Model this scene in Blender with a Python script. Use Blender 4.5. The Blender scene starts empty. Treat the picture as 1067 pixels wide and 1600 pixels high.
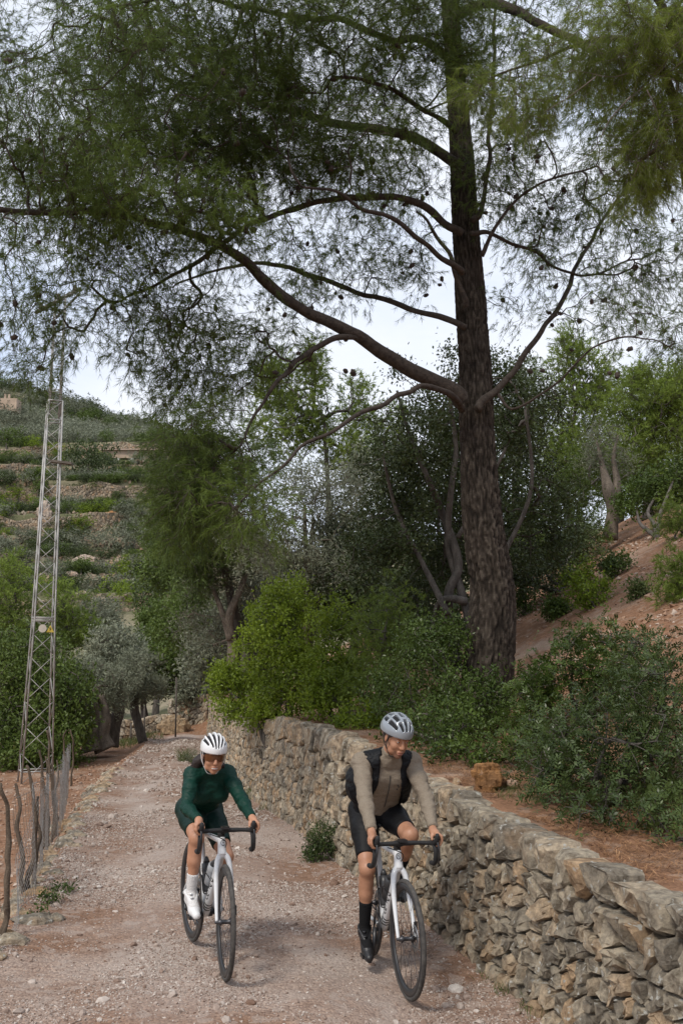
import bpy, math, random
import numpy as np
from mathutils import Vector, Matrix

SC = bpy.context.scene
COL = SC.collection
PI = math.pi
# ------------------------------------------------------------------ camera
CAM_H, PITCH, FPX = 1.87, math.radians(9.4), 1556.0
cam_data = bpy.data.cameras.new('camera')
cam = bpy.data.objects.new('camera', cam_data)
COL.objects.link(cam)
cam.location = (0, 0, CAM_H)
cam.rotation_euler = (math.pi / 2 + PITCH, 0, 0)
cam_data.sensor_fit = 'VERTICAL'
cam_data.sensor_height = 36.0
cam_data.lens = 35.0
cam_data.clip_start = 0.05
cam_data.clip_end = 4000
SC.camera = cam
# ------------------------------------------------------------------ sky and sun
SUN_EL, SUN_AZ = math.radians(48), math.radians(215)      # azimuth clockwise from +Y, the sun stands behind the camera to the left
world = bpy.data.worlds.new('World')
SC.world = world
world.use_nodes = True
nt = world.node_tree
nt.nodes.clear()
o_ = nt.nodes.new('ShaderNodeOutputWorld')
bg = nt.nodes.new('ShaderNodeBackground')
bg.inputs['Strength'].default_value = 0.1
sky = nt.nodes.new('ShaderNodeTexSky')
sky.sky_type = 'NISHITA'
sky.sun_disc = False
sky.sun_elevation = SUN_EL
sky.sun_rotation = SUN_AZ
tc = nt.nodes.new('ShaderNodeTexCoord')
mp = nt.nodes.new('ShaderNodeMapping')
mp.inputs['Scale'].default_value = (1.0, 1.0, 2.6)
nz = nt.nodes.new('ShaderNodeTexNoise')
nz.inputs['Scale'].default_value = 2.2
nz.inputs['Detail'].default_value = 7
nz.inputs['Roughness'].default_value = 0.55
cr = nt.nodes.new('ShaderNodeValToRGB')
cr.color_ramp.elements[0].position = 0.30
cr.color_ramp.elements[0].color = (6.0, 7.1, 9.3, 1)
cr.color_ramp.elements[1].position = 0.58
cr.color_ramp.elements[1].color = (8.9, 9.2, 9.9, 1)
mx = nt.nodes.new('ShaderNodeMixRGB')
mx.inputs[0].default_value = 0.90
L = nt.links.new
L(tc.outputs['Generated'], mp.inputs[0]); L(mp.outputs[0], nz.inputs['Vector']); L(nz.outputs[0], cr.inputs[0])
L(sky.outputs[0], mx.inputs[1]); L(cr.outputs[0], mx.inputs[2]); L(mx.outputs[0], bg.inputs[0]); L(bg.outputs[0], o_.inputs[0])
sun_d = bpy.data.lights.new('sun', 'SUN')
sun_d.energy = 2.1
sun_d.angle = math.radians(13)
sun_d.color = (1.0, 0.93, 0.83)
sun = bpy.data.objects.new('sun', sun_d)
COL.objects.link(sun)
sdir = Vector((math.sin(SUN_AZ) * math.cos(SUN_EL), math.cos(SUN_AZ) * math.cos(SUN_EL), math.sin(SUN_EL)))
sun.rotation_euler = sdir.to_track_quat('Z', 'Y').to_euler()
SC.view_settings.view_transform = 'Standard'
SC.view_settings.look = 'None'
SC.view_settings.exposure = 0.25
SC.view_settings.gamma = 1.0
SC.view_settings.use_curve_mapping = False
SC.cycles.max_bounces = 6
SC.cycles.diffuse_bounces = 3
SC.cycles.transparent_max_bounces = 8

# ------------------------------------------------------------------ helpers
def W(u, v, Y):
    """the point at forward distance Y seen at photograph position (u, v)"""
    a = (800 - v) / FPX
    dz = math.sin(PITCH) + a * math.cos(PITCH)
    dy = math.cos(PITCH) - a * math.sin(PITCH)
    s = Y / dy
    return np.array([(u - 533.5) / FPX * s, Y, CAM_H + dz * s])

def proj(p):
    z = p[2] - CAM_H
    d = p[1] * math.cos(PITCH) + z * math.sin(PITCH)
    w = -p[1] * math.sin(PITCH) + z * math.cos(PITCH)
    return 533.5 + FPX * p[0] / d, 800 - FPX * w / d, d

def lerp(a, b, t):
    return a + (b - a) * t

def sstep(a, b, x):
    t = np.clip((np.asarray(x, float) - a) / (b - a), 0, 1)
    return t * t * (3 - 2 * t)

def _h(ix, iy, iz, s):
    n = (ix * 374761393 + iy * 668265263 + iz * 2147483647 + s * 974711) & 0xffffffff
    n = ((n ^ (n >> 13)) * 1274126177) & 0xffffffff
    n = ((n ^ (n >> 16)) * 2246822519) & 0xffffffff
    return ((n ^ (n >> 15)) & 0xffffff) / float(0xffffff)

def vnoise(p, scale=1.0, seed=0):
    """smooth value noise in [0,1]; p is (n,3)"""
    p = np.asarray(p, float) * scale
    f = np.floor(p); w = p - f; i = f.astype(np.int64)
    w = w * w * (3 - 2 * w)
    r = 0
    for dx in (0, 1):
        for dy in (0, 1):
            for dz in (0, 1):
                c = _h(i[:, 0] + dx, i[:, 1] + dy, i[:, 2] + dz, seed)
                r = r + c * (w[:, 0] if dx else 1 - w[:, 0]) * (w[:, 1] if dy else 1 - w[:, 1]) * (w[:, 2] if dz else 1 - w[:, 2])
    return r

def fbm(p, scale=1.0, octv=4, seed=0):
    r = 0; a = 0.5; t = 0
    for k in range(octv):
        r = r + a * vnoise(p, scale * 2 ** k, seed + k * 17); t += a; a *= 0.5
    return r / t

def tag(o, label=None, cat=None, group=None, kind=None):
    if label: o['label'] = label
    if cat: o['category'] = cat
    if group: o['group'] = group
    if kind: o['kind'] = kind
    return o

def empty(name, loc, rz=0.0, label=None, cat=None, group=None):
    o = bpy.data.objects.new(name, None)
    COL.objects.link(o)
    o.location = [float(c) for c in loc]
    o.rotation_euler = (0, 0, rz)
    o.empty_display_size = 0.1
    return tag(o, label, cat, group)

def raw_mesh(name, V, F, mat, smooth=True, rnd=None, mats=None, midx=None):
    """F: int array (n,3) or (n,4), or a list of arrays of both"""
    V = np.ascontiguousarray(V, dtype=np.float32)
    if not isinstance(F, (list, tuple)): F = [F]
    F = [np.asarray(f, dtype=np.int32) for f in F if len(f)]
    me = bpy.data.meshes.new(name)
    nl = sum(f.size for f in F); nf = sum(len(f) for f in F)
    me.vertices.add(len(V)); me.vertices.foreach_set('co', V.ravel())
    me.loops.add(nl); me.polygons.add(nf)
    me.loops.foreach_set('vertex_index', np.concatenate([f.ravel() for f in F]))
    tot = np.concatenate([np.full(len(f), f.shape[1], np.int32) for f in F])
    st = np.concatenate([[0], np.cumsum(tot)[:-1]]).astype(np.int32)
    me.polygons.foreach_set('loop_start', st)
    me.polygons.foreach_set('loop_total', tot)
    me.polygons.foreach_set('use_smooth', np.full(nf, smooth))
    if rnd is not None:
        at = me.attributes.new('rnd', 'FLOAT', 'FACE')
        at.data.foreach_set('value', np.asarray(rnd, np.float32))
    if midx is not None:
        me.polygons.foreach_set('material_index', np.asarray(midx, np.int32))
    for m in (mats or [mat]):
        me.materials.append(m)
    me.update(calc_edges=True)
    me.validate()
    return me

def link(name, me, parent=None, offset=True):
    o = bpy.data.objects.new(name, me)
    COL.objects.link(o)
    if parent is not None:
        o.parent = parent
    return o

def worldloc(o):
    x = np.zeros(3)
    while o is not None:
        x += np.array(o.location); o = o.parent
    return x

def obj(name, V, F, mat, parent=None, smooth=True, rnd=None, **k):
    """V in the parent's own frame when local=True (default False: world coordinates, parent unrotated)"""
    local = k.pop('local', False)
    V = np.asarray(V, float)
    if parent is not None and not local:
        V = V - worldloc(parent)
    return link(name, raw_mesh(name, V, F, mat, smooth, rnd, **k), parent)

class MB:
    """gathers pieces and links them as one mesh"""
    def __init__(s): s.V = []; s.Q = []; s.T = []; s.n = 0; s.rq = []; s.rt = []
    def add(s, V, F, r=0.5):
        V = np.asarray(V, float); F = np.asarray(F)
        if not len(F): return s
        (s.Q if F.shape[1] == 4 else s.T).append(F + s.n)
        (s.rq if F.shape[1] == 4 else s.rt).append(np.broadcast_to(np.asarray(r, float), (len(F),)))
        s.V.append(V); s.n += len(V)
        return s
    def same(s, F, r=0.5):
        """faces on the verts of the last add"""
        F = np.asarray(F); base = s.n - len(s.V[-1])
        (s.Q if F.shape[1] == 4 else s.T).append(F + base)
        (s.rq if F.shape[1] == 4 else s.rt).append(np.broadcast_to(np.asarray(r, float), (len(F),)))
        return s
    def build(s, name, mat, parent=None, smooth=True, local=False):
        Q = [np.concatenate(s.Q)] if s.Q else []
        T = [np.concatenate(s.T)] if s.T else []
        r = np.concatenate(s.rq + s.rt)
        return obj(name, np.concatenate(s.V), Q + T, mat, parent, smooth, rnd=r, local=local)

def tubes(P, R, sides=5, cap=False):
    """P (n,k,3) polylines, R (n,k) radii -> verts, quads (one straight frame per path)"""
    P = np.asarray(P, float); R = np.asarray(R, float)
    n, k, _ = P.shape
    T = np.gradient(P, axis=1)
    T /= np.linalg.norm(T, axis=2, keepdims=True) + 1e-9
    M = P[:, -1] - P[:, 0]
    M /= np.linalg.norm(M, axis=1, keepdims=True) + 1e-9
    ref = np.where(np.abs(M[:, 2:3]) > 0.8, np.array([[1.0, 0.13, 0]]), np.array([[0.1, 0.05, 1.0]]))
    ref = np.repeat(ref[:, None, :], k, 1)
    A = np.cross(T, ref); A /= np.linalg.norm(A, axis=2, keepdims=True) + 1e-9
    B = np.cross(T, A)
    a = np.arange(sides) / sides * 2 * PI
    V = P[:, :, None, :] + R[:, :, None, None] * (A[:, :, None, :] * np.cos(a)[None, None, :, None] + B[:, :, None, :] * np.sin(a)[None, None, :, None])
    base = (np.arange(n)[:, None, None] * k + np.arange(k - 1)[None, :, None]) * sides
    j = np.arange(sides)[None, None, :]; j2 = (j + 1) % sides
    F = np.stack([base + j, base + j2, base + sides + j2, base + sides + j], -1).reshape(-1, 4)
    return V.reshape(-1, 3), F

def sweep(P, R, sides=10, sub=1, caps=True):
    """one tube with parallel transport; sub>1 smooths with Catmull-Rom; returns verts, quads, cap tris"""
    P = np.asarray(P, float); R = np.broadcast_to(np.asarray(R, float), (len(P),))
    if sub > 1:
        P, R = catmull(P, R, sub)
    k = len(P)
    T = np.gradient(P, axis=0); T /= np.linalg.norm(T, axis=1, keepdims=True) + 1e-9
    A = np.zeros_like(P)
    ref = np.array([0, 0, 1.0]) if abs(T[0, 2]) < 0.9 else np.array([1.0, 0, 0])
    a = np.cross(T[0], ref); a /= np.linalg.norm(a); A[0] = a
    for i in range(1, k):
        a = a - T[i] * a.dot(T[i]); a /= np.linalg.norm(a) + 1e-9; A[i] = a
    B = np.cross(T, A)
    th = np.arange(sides) / sides * 2 * PI
    V = (P[:, None] + R[:, None, None] * (A[:, None] * np.cos(th)[None, :, None] + B[:, None] * np.sin(th)[None, :, None])).reshape(-1, 3)
    i = np.arange(k - 1)[:, None] * sides; j = np.arange(sides)[None]; j2 = (j + 1) % sides
    F = np.stack([i + j, i + j2, i + sides + j2, i + sides + j], -1).reshape(-1, 4)
    tr = np.zeros((0, 3), int)
    if caps:
        V = np.vstack([V, P[:1], P[-1:]]); n = k * sides
        j = np.arange(sides); j2 = (j + 1) % sides
        tr = np.vstack([np.stack([np.full(sides, n), j2, j], -1), np.stack([np.full(sides, n + 1), n - sides + j, n - sides + j2], -1)])
    return V, F, tr

def catmull(P, R, sub):
    n = len(P); out = []; ro = []
    for i in range(n - 1):
        p0 = P[max(i - 1, 0)]; p1 = P[i]; p2 = P[i + 1]; p3 = P[min(i + 2, n - 1)]
        for t in np.arange(sub) / sub:
            out.append(0.5 * (2 * p1 + (p2 - p0) * t + (2 * p0 - 5 * p1 + 4 * p2 - p3) * t * t + (3 * p1 - p0 - 3 * p2 + p3) * t ** 3))
            ro.append(lerp(R[i], R[i + 1], t))
    out.append(P[-1]); ro.append(R[-1])
    return np.array(out), np.array(ro)

def sw(mb, P, R, sides=10, sub=1, r=0.5):
    V, F, T = sweep(P, R, sides, sub)
    mb.add(V, F, r)
    if len(T): mb.same(T, r)
    return mb

def box(c, s, R=None):
    c = np.asarray(c, float); s = np.asarray(s, float) / 2
    V = np.array([[x, y, z] for x in (-1, 1) for y in (-1, 1) for z in (-1, 1)], float) * s
    if R is not None: V = V @ np.asarray(R).T
    F = np.array([[0, 1, 3, 2], [4, 6, 7, 5], [0, 4, 5, 1], [2, 3, 7, 6], [0, 2, 6, 4], [1, 5, 7, 3]])
    return V + c, F

def lathe(prof, n=32, axis='y', closed=False):
    """prof: (radius, along) pairs revolved about the axis"""
    prof = np.asarray(prof, float); k = len(prof)
    a = np.arange(n) / n * 2 * PI
    c, s = np.cos(a), np.sin(a)
    r = prof[None, :, 0]; h = np.broadcast_to(prof[None, :, 1], (n, k))
    X = c[:, None] * r; Z = s[:, None] * r
    V = np.stack([X, h, Z], -1) if axis == 'y' else np.stack([X, Z, h], -1)
    kk = k if closed else k - 1
    i = np.arange(n)[:, None]; i2 = (i + 1) % n; j = np.arange(kk)[None]; j2 = (j + 1) % k
    F = np.stack([i * k + j, i * k + j2, i2 * k + j2, i2 * k + j], -1).reshape(-1, 4)
    return V.reshape(-1, 3), F

def ico(sub=0):
    t = (1 + 5 ** .5) / 2
    V = np.array([[-1, t, 0], [1, t, 0], [-1, -t, 0], [1, -t, 0], [0, -1, t], [0, 1, t], [0, -1, -t], [0, 1, -t], [t, 0, -1], [t, 0, 1], [-t, 0, -1], [-t, 0, 1]], float)
    V /= np.linalg.norm(V[0])
    F = np.array([[0, 11, 5], [0, 5, 1], [0, 1, 7], [0, 7, 10], [0, 10, 11], [1, 5, 9], [5, 11, 4], [11, 10, 2], [10, 7, 6], [7, 1, 8], [3, 9, 4], [3, 4, 2], [3, 2, 6], [3, 6, 8], [3, 8, 9], [4, 9, 5], [2, 4, 11], [6, 2, 10], [8, 6, 7], [9, 8, 1]])
    for _ in range(sub):
        d = {}; V = list(V); G = []
        def mid(a, b):
            k = (min(a, b), max(a, b))
            if k not in d:
                m = V[a] + V[b]; V.append(m / np.linalg.norm(m)); d[k] = len(V) - 1
            return d[k]
        for a, b, c in F:
            x, y, z = mid(a, b), mid(b, c), mid(c, a)
            G += [[a, x, z], [b, y, x], [c, z, y], [x, y, z]]
        V = np.array(V); F = np.array(G)
    return V, F

def rand_rot(n, rng):
    q = rng.normal(size=(n, 4)); q /= np.linalg.norm(q, axis=1, keepdims=True)
    w, x, y, z = q.T
    return np.stack([np.stack([1 - 2 * (y * y + z * z), 2 * (x * y - z * w), 2 * (x * z + y * w)], -1),
                     np.stack([2 * (x * y + z * w), 1 - 2 * (x * x + z * z), 2 * (y * z - x * w)], -1),
                     np.stack([2 * (x * z - y * w), 2 * (y * z + x * w), 1 - 2 * (x * x + y * y)], -1)], 1)

def unit(v):
    v = np.asarray(v, float)
    return v / (np.linalg.norm(v, axis=-1, keepdims=True) + 1e-9)

# ------------------------------------------------------------------ materials
def mat_new(name):
    m = bpy.data.materials.new(name); m.use_nodes = True
    n = m.node_tree.nodes; b = n['Principled BSDF']
    return m, m.node_tree, n, b

def c4(c): return (c[0], c[1], c[2], 1)

def plain(name, col, rough=0.5, metal=0.0, bump=0.0, bscale=60, var=0.0, coat=0.0, trans=0.0):
    m, t, n, b = mat_new(name)
    b.inputs['Base Color'].default_value = c4(col)
    b.inputs['Roughness'].default_value = rough
    b.inputs['Metallic'].default_value = metal
    b.inputs['Coat Weight'].default_value = coat
    b.inputs['Transmission Weight'].default_value = trans
    if bump or var:
        tc = n.new('ShaderNodeTexCoord'); z = n.new('ShaderNodeTexNoise')
        z.inputs['Scale'].default_value = bscale; z.inputs['Detail'].default_value = 5
        t.links.new(tc.outputs['Object'], z.inputs['Vector'])
        if bump:
            bp = n.new('ShaderNodeBump'); bp.inputs['Strength'].default_value = bump; bp.inputs['Distance'].default_value = 0.01
            t.links.new(z.outputs[0], bp.inputs['Height']); t.links.new(bp.outputs[0], b.inputs['Normal'])
        if var:
            mx = n.new('ShaderNodeMixRGB'); z2 = n.new('ShaderNodeTexNoise'); z2.inputs['Scale'].default_value = bscale * .17; z2.inputs['Detail'].default_value = 6
            t.links.new(tc.outputs['Object'], z2.inputs['Vector'])
            r = n.new('ShaderNodeMapRange'); r.inputs[1].default_value = .35; r.inputs[2].default_value = .65
            t.links.new(z2.outputs[0], r.inputs[0]); t.links.new(r.outputs[0], mx.inputs[0])
            mx.inputs[1].default_value = c4([c * (1 - var) for c in col]); mx.inputs[2].default_value = c4([min(1, c * (1 + var)) for c in col])
            t.links.new(mx.outputs[0], b.inputs['Base Color'])
    return m

def ramp(n, t, src, stops):
    r = n.new('ShaderNodeValToRGB'); e = r.color_ramp.elements
    while len(e) < len(stops): e.new(0.5)
    for x, (p, c) in zip(e, stops): x.position = p; x.color = c4(c)
    t.links.new(src, r.inputs[0])
    return r.outputs[0]

def noise_n(n, t, scale, detail=4, rough=0.5, vec=None, coord='Object', stretch=None):
    if vec is None:
        vec = n.new('ShaderNodeTexCoord').outputs[coord]
    if stretch:
        m = n.new('ShaderNodeMapping'); m.inputs['Scale'].default_value = stretch
        t.links.new(vec, m.inputs[0]); vec = m.outputs[0]
    z = n.new('ShaderNodeTexNoise'); z.inputs['Scale'].default_value = scale
    z.inputs['Detail'].default_value = detail; z.inputs['Roughness'].default_value = rough
    t.links.new(vec, z.inputs['Vector'])
    return z.outputs[0]

def mixc(n, t, fac, a, b, mode='MIX'):
    m = n.new('ShaderNodeMixRGB'); m.blend_type = mode
    for i, s in ((0, fac), (1, a), (2, b)):
        if isinstance(s, (int, float)): m.inputs[i].default_value = s
        elif isinstance(s, (tuple, list)): m.inputs[i].default_value = c4(s)
        else: t.links.new(s, m.inputs[i])
    return m.outputs[0]

def foliage(name, dark, light, trans=0.25, cs=0.8, gloss=0.5):
    """leaf colour: random per leaf, with patches of older and younger growth"""
    m, t, n, b = mat_new(name)
    at = n.new('ShaderNodeAttribute'); at.attribute_name = 'rnd'
    z = noise_n(n, t, cs, 3)
    add = n.new('ShaderNodeMath'); add.operation = 'MULTIPLY_ADD'; add.inputs[1].default_value = 0.55
    t.links.new(at.outputs['Fac'], add.inputs[0]); 
    sub = n.new('ShaderNodeMath'); sub.operation = 'MULTIPLY_ADD'; sub.inputs[1].default_value = 1.3; sub.inputs[2].default_value = -0.42
    t.links.new(z, sub.inputs[0]); t.links.new(sub.outputs[0], add.inputs[2])
    col = ramp(n, t, add.outputs[0], [(0.0, dark), (1.0, light)])
    t.links.new(col, b.inputs['Base Color'])
    b.inputs['Roughness'].default_value = gloss
    b.inputs['Specular IOR Level'].default_value = 0.28
    tr = n.new('ShaderNodeBsdfTranslucent'); t.links.new(col, tr.inputs[0])
    ms = n.new('ShaderNodeMixShader'); ms.inputs[0].default_value = trans
    out = n['Material Output']
    t.links.new(b.outputs[0], ms.inputs[1]); t.links.new(tr.outputs[0], ms.inputs[2]); t.links.new(ms.outputs[0], out.inputs[0])
    return m

def bark(name, dark, light, scale=9, st=(1, 1, .18), bump=.8):
    m, t, n, b = mat_new(name)
    z = noise_n(n, t, scale, 6, .62, stretch=st)
    z2 = noise_n(n, t, scale * 6, 4, .6)
    mid = [(a + c) / 2 for a, c in zip(dark, light)]
    col = ramp(n, t, z, [(.32, dark), (.5, mid), (.66, light)])
    col = mixc(n, t, 0.35, col, ramp(n, t, z2, [(.35, dark), (.65, light)]))
    t.links.new(col, b.inputs['Base Color']); b.inputs['Roughness'].default_value = .92
    b.inputs['Specular IOR Level'].default_value = .2
    bp = n.new('ShaderNodeBump'); bp.inputs['Strength'].default_value = bump; bp.inputs['Distance'].default_value = .03
    mm = n.new('ShaderNodeMath'); mm.operation = 'MULTIPLY_ADD'; mm.inputs[1].default_value = .35
    t.links.new(z2, mm.inputs[0]); t.links.new(z, mm.inputs[2]); t.links.new(mm.outputs[0], bp.inputs['Height'])
    t.links.new(bp.outputs[0], b.inputs['Normal'])
    return m

def stone_mat(name, a, c, warm, lichen=0.5, scale=1.0):
    m, t, n, b = mat_new(name)
    at = n.new('ShaderNodeAttribute'); at.attribute_name = 'rnd'
    base = ramp(n, t, at.outputs['Fac'], [(0, a), (.55, c), (.85, [(x + y) / 2 for x, y in zip(c, warm)]), (1, warm)])
    z = noise_n(n, t, 14 * scale, 7, .68)
    base = mixc(n, t, .75, base, ramp(n, t, z, [(.36, (.16, .14, .12)), (.48, (.45, .45, .45)), (.62, (.84, .82, .78))]), 'OVERLAY')
    z3 = noise_n(n, t, 4 * scale, 4, .6)
    base = mixc(n, t, ramp(n, t, z3, [(.53, (0, 0, 0)), (.68, (.6, .6, .6))]), base, warm)
    zz = noise_n(n, t, 22 * scale, 3, .55)
    base = mixc(n, t, ramp(n, t, zz, [(.62, (0, 0, 0)), (.68, (lichen, lichen, lichen))]), base, (.52, .51, .46))
    t.links.new(base, b.inputs['Base Color']); b.inputs['Roughness'].default_value = .93
    b.inputs['Specular IOR Level'].default_value = .2
    bp = n.new('ShaderNodeBump'); bp.inputs['Strength'].default_value = 1.0; bp.inputs['Distance'].default_value = .030
    zf = noise_n(n, t, 30 * scale, 8, .75)
    t.links.new(zf, bp.inputs['Height']); t.links.new(bp.outputs[0], b.inputs['Normal'])
    return m

M = {}
M['needle'] = foliage('pine_needles', (.034, .054, .012), (.17, .24, .045), .42, .7)
M['needle_mid'] = foliage('mid_pine_needles', (.035, .058, .015), (.15, .21, .055), .35, .9)
M['needle_young'] = foliage('young_pine_needles', (.080, .120, .022), (.28, .37, .065), .42, .9)
M['needle_near'] = foliage('near_pine_needles', (.070, .10, .015), (.28, .35, .06), .45, 1.6)
M['oak'] = foliage('holm_oak_leaves', (.018, .028, .009), (.105, .140, .048), .20, .9, .36)
M['mastic'] = foliage('mastic_leaves', (.050, .082, .010), (.30, .40, .038), .38, 1.1, .38)
M['mastic_dark'] = foliage('dark_mastic_leaves', (.015, .030, .007), (.125, .185, .036), .24, 1.3, .34)
M['rosy'] = foliage('lentisk_leaves', (.014, .028, .008), (.105, .150, .042), .2, 1.6, .34)
M['olive'] = foliage('olive_leaves', (.095, .11, .068), (.33, .35, .25), .2, 1.0, .5)
M['olive_dim'] = foliage('old_olive_leaves', (.08, .09, .058), (.25, .265, .18), .2, 1.0, .5)
M['carob'] = foliage('carob_leaves', (.040, .066, .014), (.15, .21, .045), .28, .8, .45)
M['grass'] = foliage('grass_blades', (.05, .075, .02), (.15, .19, .06), .3, 2)
M['bark'] = bark('pine_bark', (.028, .021, .017), (.16, .125, .10), 10, (1, 1, .16), .9)
M['bark_limb'] = bark('limb_bark', (.026, .021, .018), (.095, .076, .062), 16, (1, 1, 1), .7)
M['twig'] = plain('twig_bark', (.055, .042, .033), .9, var=.3)
M['twig_pale'] = plain('pale_twig_bark', (.14, .12, .10), .9, var=.3)
M['bark_olive'] = bark('olive_bark', (.05, .04, .032), (.26, .215, .17), 7, (1, 1, .3), 1)
M['bark_grey'] = bark('grey_bark', (.035, .03, .026), (.17, .15, .13), 12, (1, 1, .3), .7)
M['cone'] = plain('pine_cone_scales', (.045, .032, .024), .85, bump=.6, bscale=90, var=.3)
M['stone'] = stone_mat('limestone', (.20, .175, .14), (.37, .32, .245), (.40, .28, .175), .95)
M['stone_far'] = stone_mat('weathered_limestone', (.15, .125, .095), (.27, .225, .17), (.28, .19, .12), .25, .35)
M['bark_post'] = bark('weathered_stick', (.035, .025, .018), (.17, .13, .095), 14, (1, 1, .2), .9)
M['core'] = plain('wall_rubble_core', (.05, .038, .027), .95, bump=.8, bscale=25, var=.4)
# ------------------------------------------------------------------ the lie of the land
WALLC = np.array([  # y, x of wall foot, foot z, top z
    (3.2, 1.86, 0, .84), (4.0, 1.66, 0, .84), (5.0, 1.37, 0, .86), (5.82, 1.18, 0, .885), (6.77, .96, 0, .945), (7.56, .79, 0, 1.01), (9.04, .45, 0, 1.06),
    (10.53, .02, 0, 1.22), (12.64, -.48, 0, 1.27), (15.85, -1.32, 0, 1.27), (18.17, -1.85, 0, 1.26), (22.07, -2.62, 0, 1.28), (26, -3.3, 0, 1.33), (30.5, -4.0, 0, 1.40)])
EDGE = np.array([(3, -1.9), (5.8, -2.2), (7.4, -2.39), (9.3, -2.7), (12.15, -3.15), (15.85, -3.8), (21.3, -4.62), (28, -5.35), (31, -5.85), (34, -6.2), (60, -10), (400, -70)])

def xw(y): return np.where(y > 30.5, -4.0 - .16 * (y - 30.5), np.interp(y, WALLC[:, 0], WALLC[:, 1]))
def xl(y): return np.interp(y, EDGE[:, 0], EDGE[:, 1])
def wtop(y): return np.interp(y, WALLC[:, 0], WALLC[:, 3])

TERR = [(84, 929, 941), (92, 895, 914), (100, 868, 889), (114, 800, 826), (128, 748, 777), (140, 722, 742), (152, 692, 713)]   # terraces of the far hill
hy, hz = [0, 34, 50, 62], [0, 0, .6, 3.0]
for Yt, vt, vb in TERR:
    hy += [Yt - .25, Yt + .25]; hz += [W(0, vb, Yt)[2], W(0, vt, Yt)[2]]
hy += [200, 212, 260, 500, 1600]; hz += [W(0, 688, 200)[2], W(0, 678, 212)[2], 50, 60, 80]
hy, hz = np.array(hy), np.array(hz)

def warp(x, r):
    return sstep(66, 84, r) * (1.6 * np.sin(x * .11 + r * .3) + .9 * np.sin(x * .31 + r))

def zfun(x, r):
    x = np.asarray(x, float); r = np.asarray(r, float) + 0 * x
    P = np.stack([x, r, 0 * x], -1)
    z = .05 * (fbm(P, .8, 3, 3) - .5) + .025 * (fbm(P, 5, 3, 5) - .5) * (r < 40)
    L_, R_ = xl(r), xw(r)
    # wheel ruts and the hump between them
    mid = (L_ + R_) / 2 + .1
    z = z + np.where((x > L_) & (x < R_), .03 * np.cos((x - mid) / np.maximum(R_ - L_, .5) * 2 * PI * 1.5), 0)
    t = L_ - x
    tt = np.maximum(t, 0)
    z = z - .34 * sstep(0, .6, tt) * (1 - .4 * sstep(20, 34, r)) - .022 * np.minimum(np.maximum(tt - .5, 0), 14) + .10 * (fbm(P, .6, 4, 9) - .5) * (t > .3)
    t = x - R_ - .10
    near = sstep(33.5, 30.4, r)
    st = sstep(0, .12, t) * near + sstep(-1.2, 1.6, t) * (1 - near) * sstep(33.5, 35.5, r)
    z = z + (wtop(r) - .02) * st
    t2 = np.maximum(t - 1.5, 0)
    hill = .47 * np.minimum(t2, 20) + .2 * np.clip(t2 - 20, 0, 60)
    z = z + hill * (1 - .55 * sstep(30, 60, r)) + .22 * (fbm(P, .45, 4, 21) - .5) * sstep(.4, 2, t)
    H = np.interp(r, hy, hz)
    ridge = 1 + sstep(160, 212, r) * np.clip((-x - 38) / 34, -2.2, 1.5) * .20
    H = H * lerp(1.0, .40, sstep(-.20, -.03, x / np.maximum(r, 1)))
    return z + H * ridge + 3.0 * (fbm(P, .05, 4, 33) - .5) * sstep(158, 190, r)

def ground(x, y):
    # height of the land under (x, y)
    r = y - warp(x, y)
    r = y - warp(x, r)
    return float(zfun(np.array([float(x)]), np.array([float(r)]))[0])

rows = np.concatenate([np.arange(3.2, 5.5, .15), np.arange(5.5, 12, .07), np.arange(12, 20, .14), np.arange(20, 36, .3), np.arange(36, 66, 1.2)])
far = []
for Yt, _, _ in TERR: far += [Yt - 3, Yt - .3, Yt - .24, Yt + .24, Yt + .3, Yt + 3]
rows = np.unique(np.concatenate([[-60, -20, -5, 0, 1.5, 2.5], rows, far, np.arange(66, 160, 2.0), np.arange(160, 270, 4), [300, 350, 420, 500, 700, 1000, 1600]]))
sL = np.array([900, 400, 200, 120, 90, 70, 56, 46, 38, 32, 27, 23, 19.5, 16.5, 14, 12, 10, 8.5, 7.2, 6, 5, 4.2, 3.5, 2.9, 2.4, 2, 1.7, 1.4, 1.15, .95, .8, .68, .58, .5, .42, .34, .26, .18, .1, .04])
sR = np.array([.06, .12, .17, .2, .24, .32, .45, .6, .8, 1, 1.2, 1.4, 1.6, 1.8, 2.0, 2.3, 2.6, 2.9, 3.2, 3.6, 4, 4.5, 5, 5.6, 6.2, 7, 8, 9, 10.2, 11.5, 13, 15, 17.5, 20, 24, 30, 40, 60, 100, 200, 400, 900])
fr = np.linspace(0, 1, 44)
R2 = rows[:, None]
X = np.concatenate([xl(R2) - sL[None], xl(R2) + (xw(R2) - xl(R2)) * fr[None], xw(R2) + sR[None]], 1)
RR = np.broadcast_to(R2, X.shape)
Z = zfun(X.ravel(), RR.ravel()).reshape(X.shape)
Yg = RR + warp(X, RR)
nr, nc = X.shape
V = np.stack([X, Yg, Z], -1).reshape(-1, 3)
i = np.arange(nr - 1)[:, None] * nc; j = np.arange(nc - 1)[None]
F = np.stack([i + j, i + j + 1, i + nc + j + 1, i + nc + j], -1)
isroad = np.zeros((nr - 1, nc - 1), bool)
isroad[:, len(sL):len(sL) + len(fr) - 1] = True
isroad &= (rows[:-1, None] > 0) & (rows[:-1, None] < 33.4)

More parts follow.
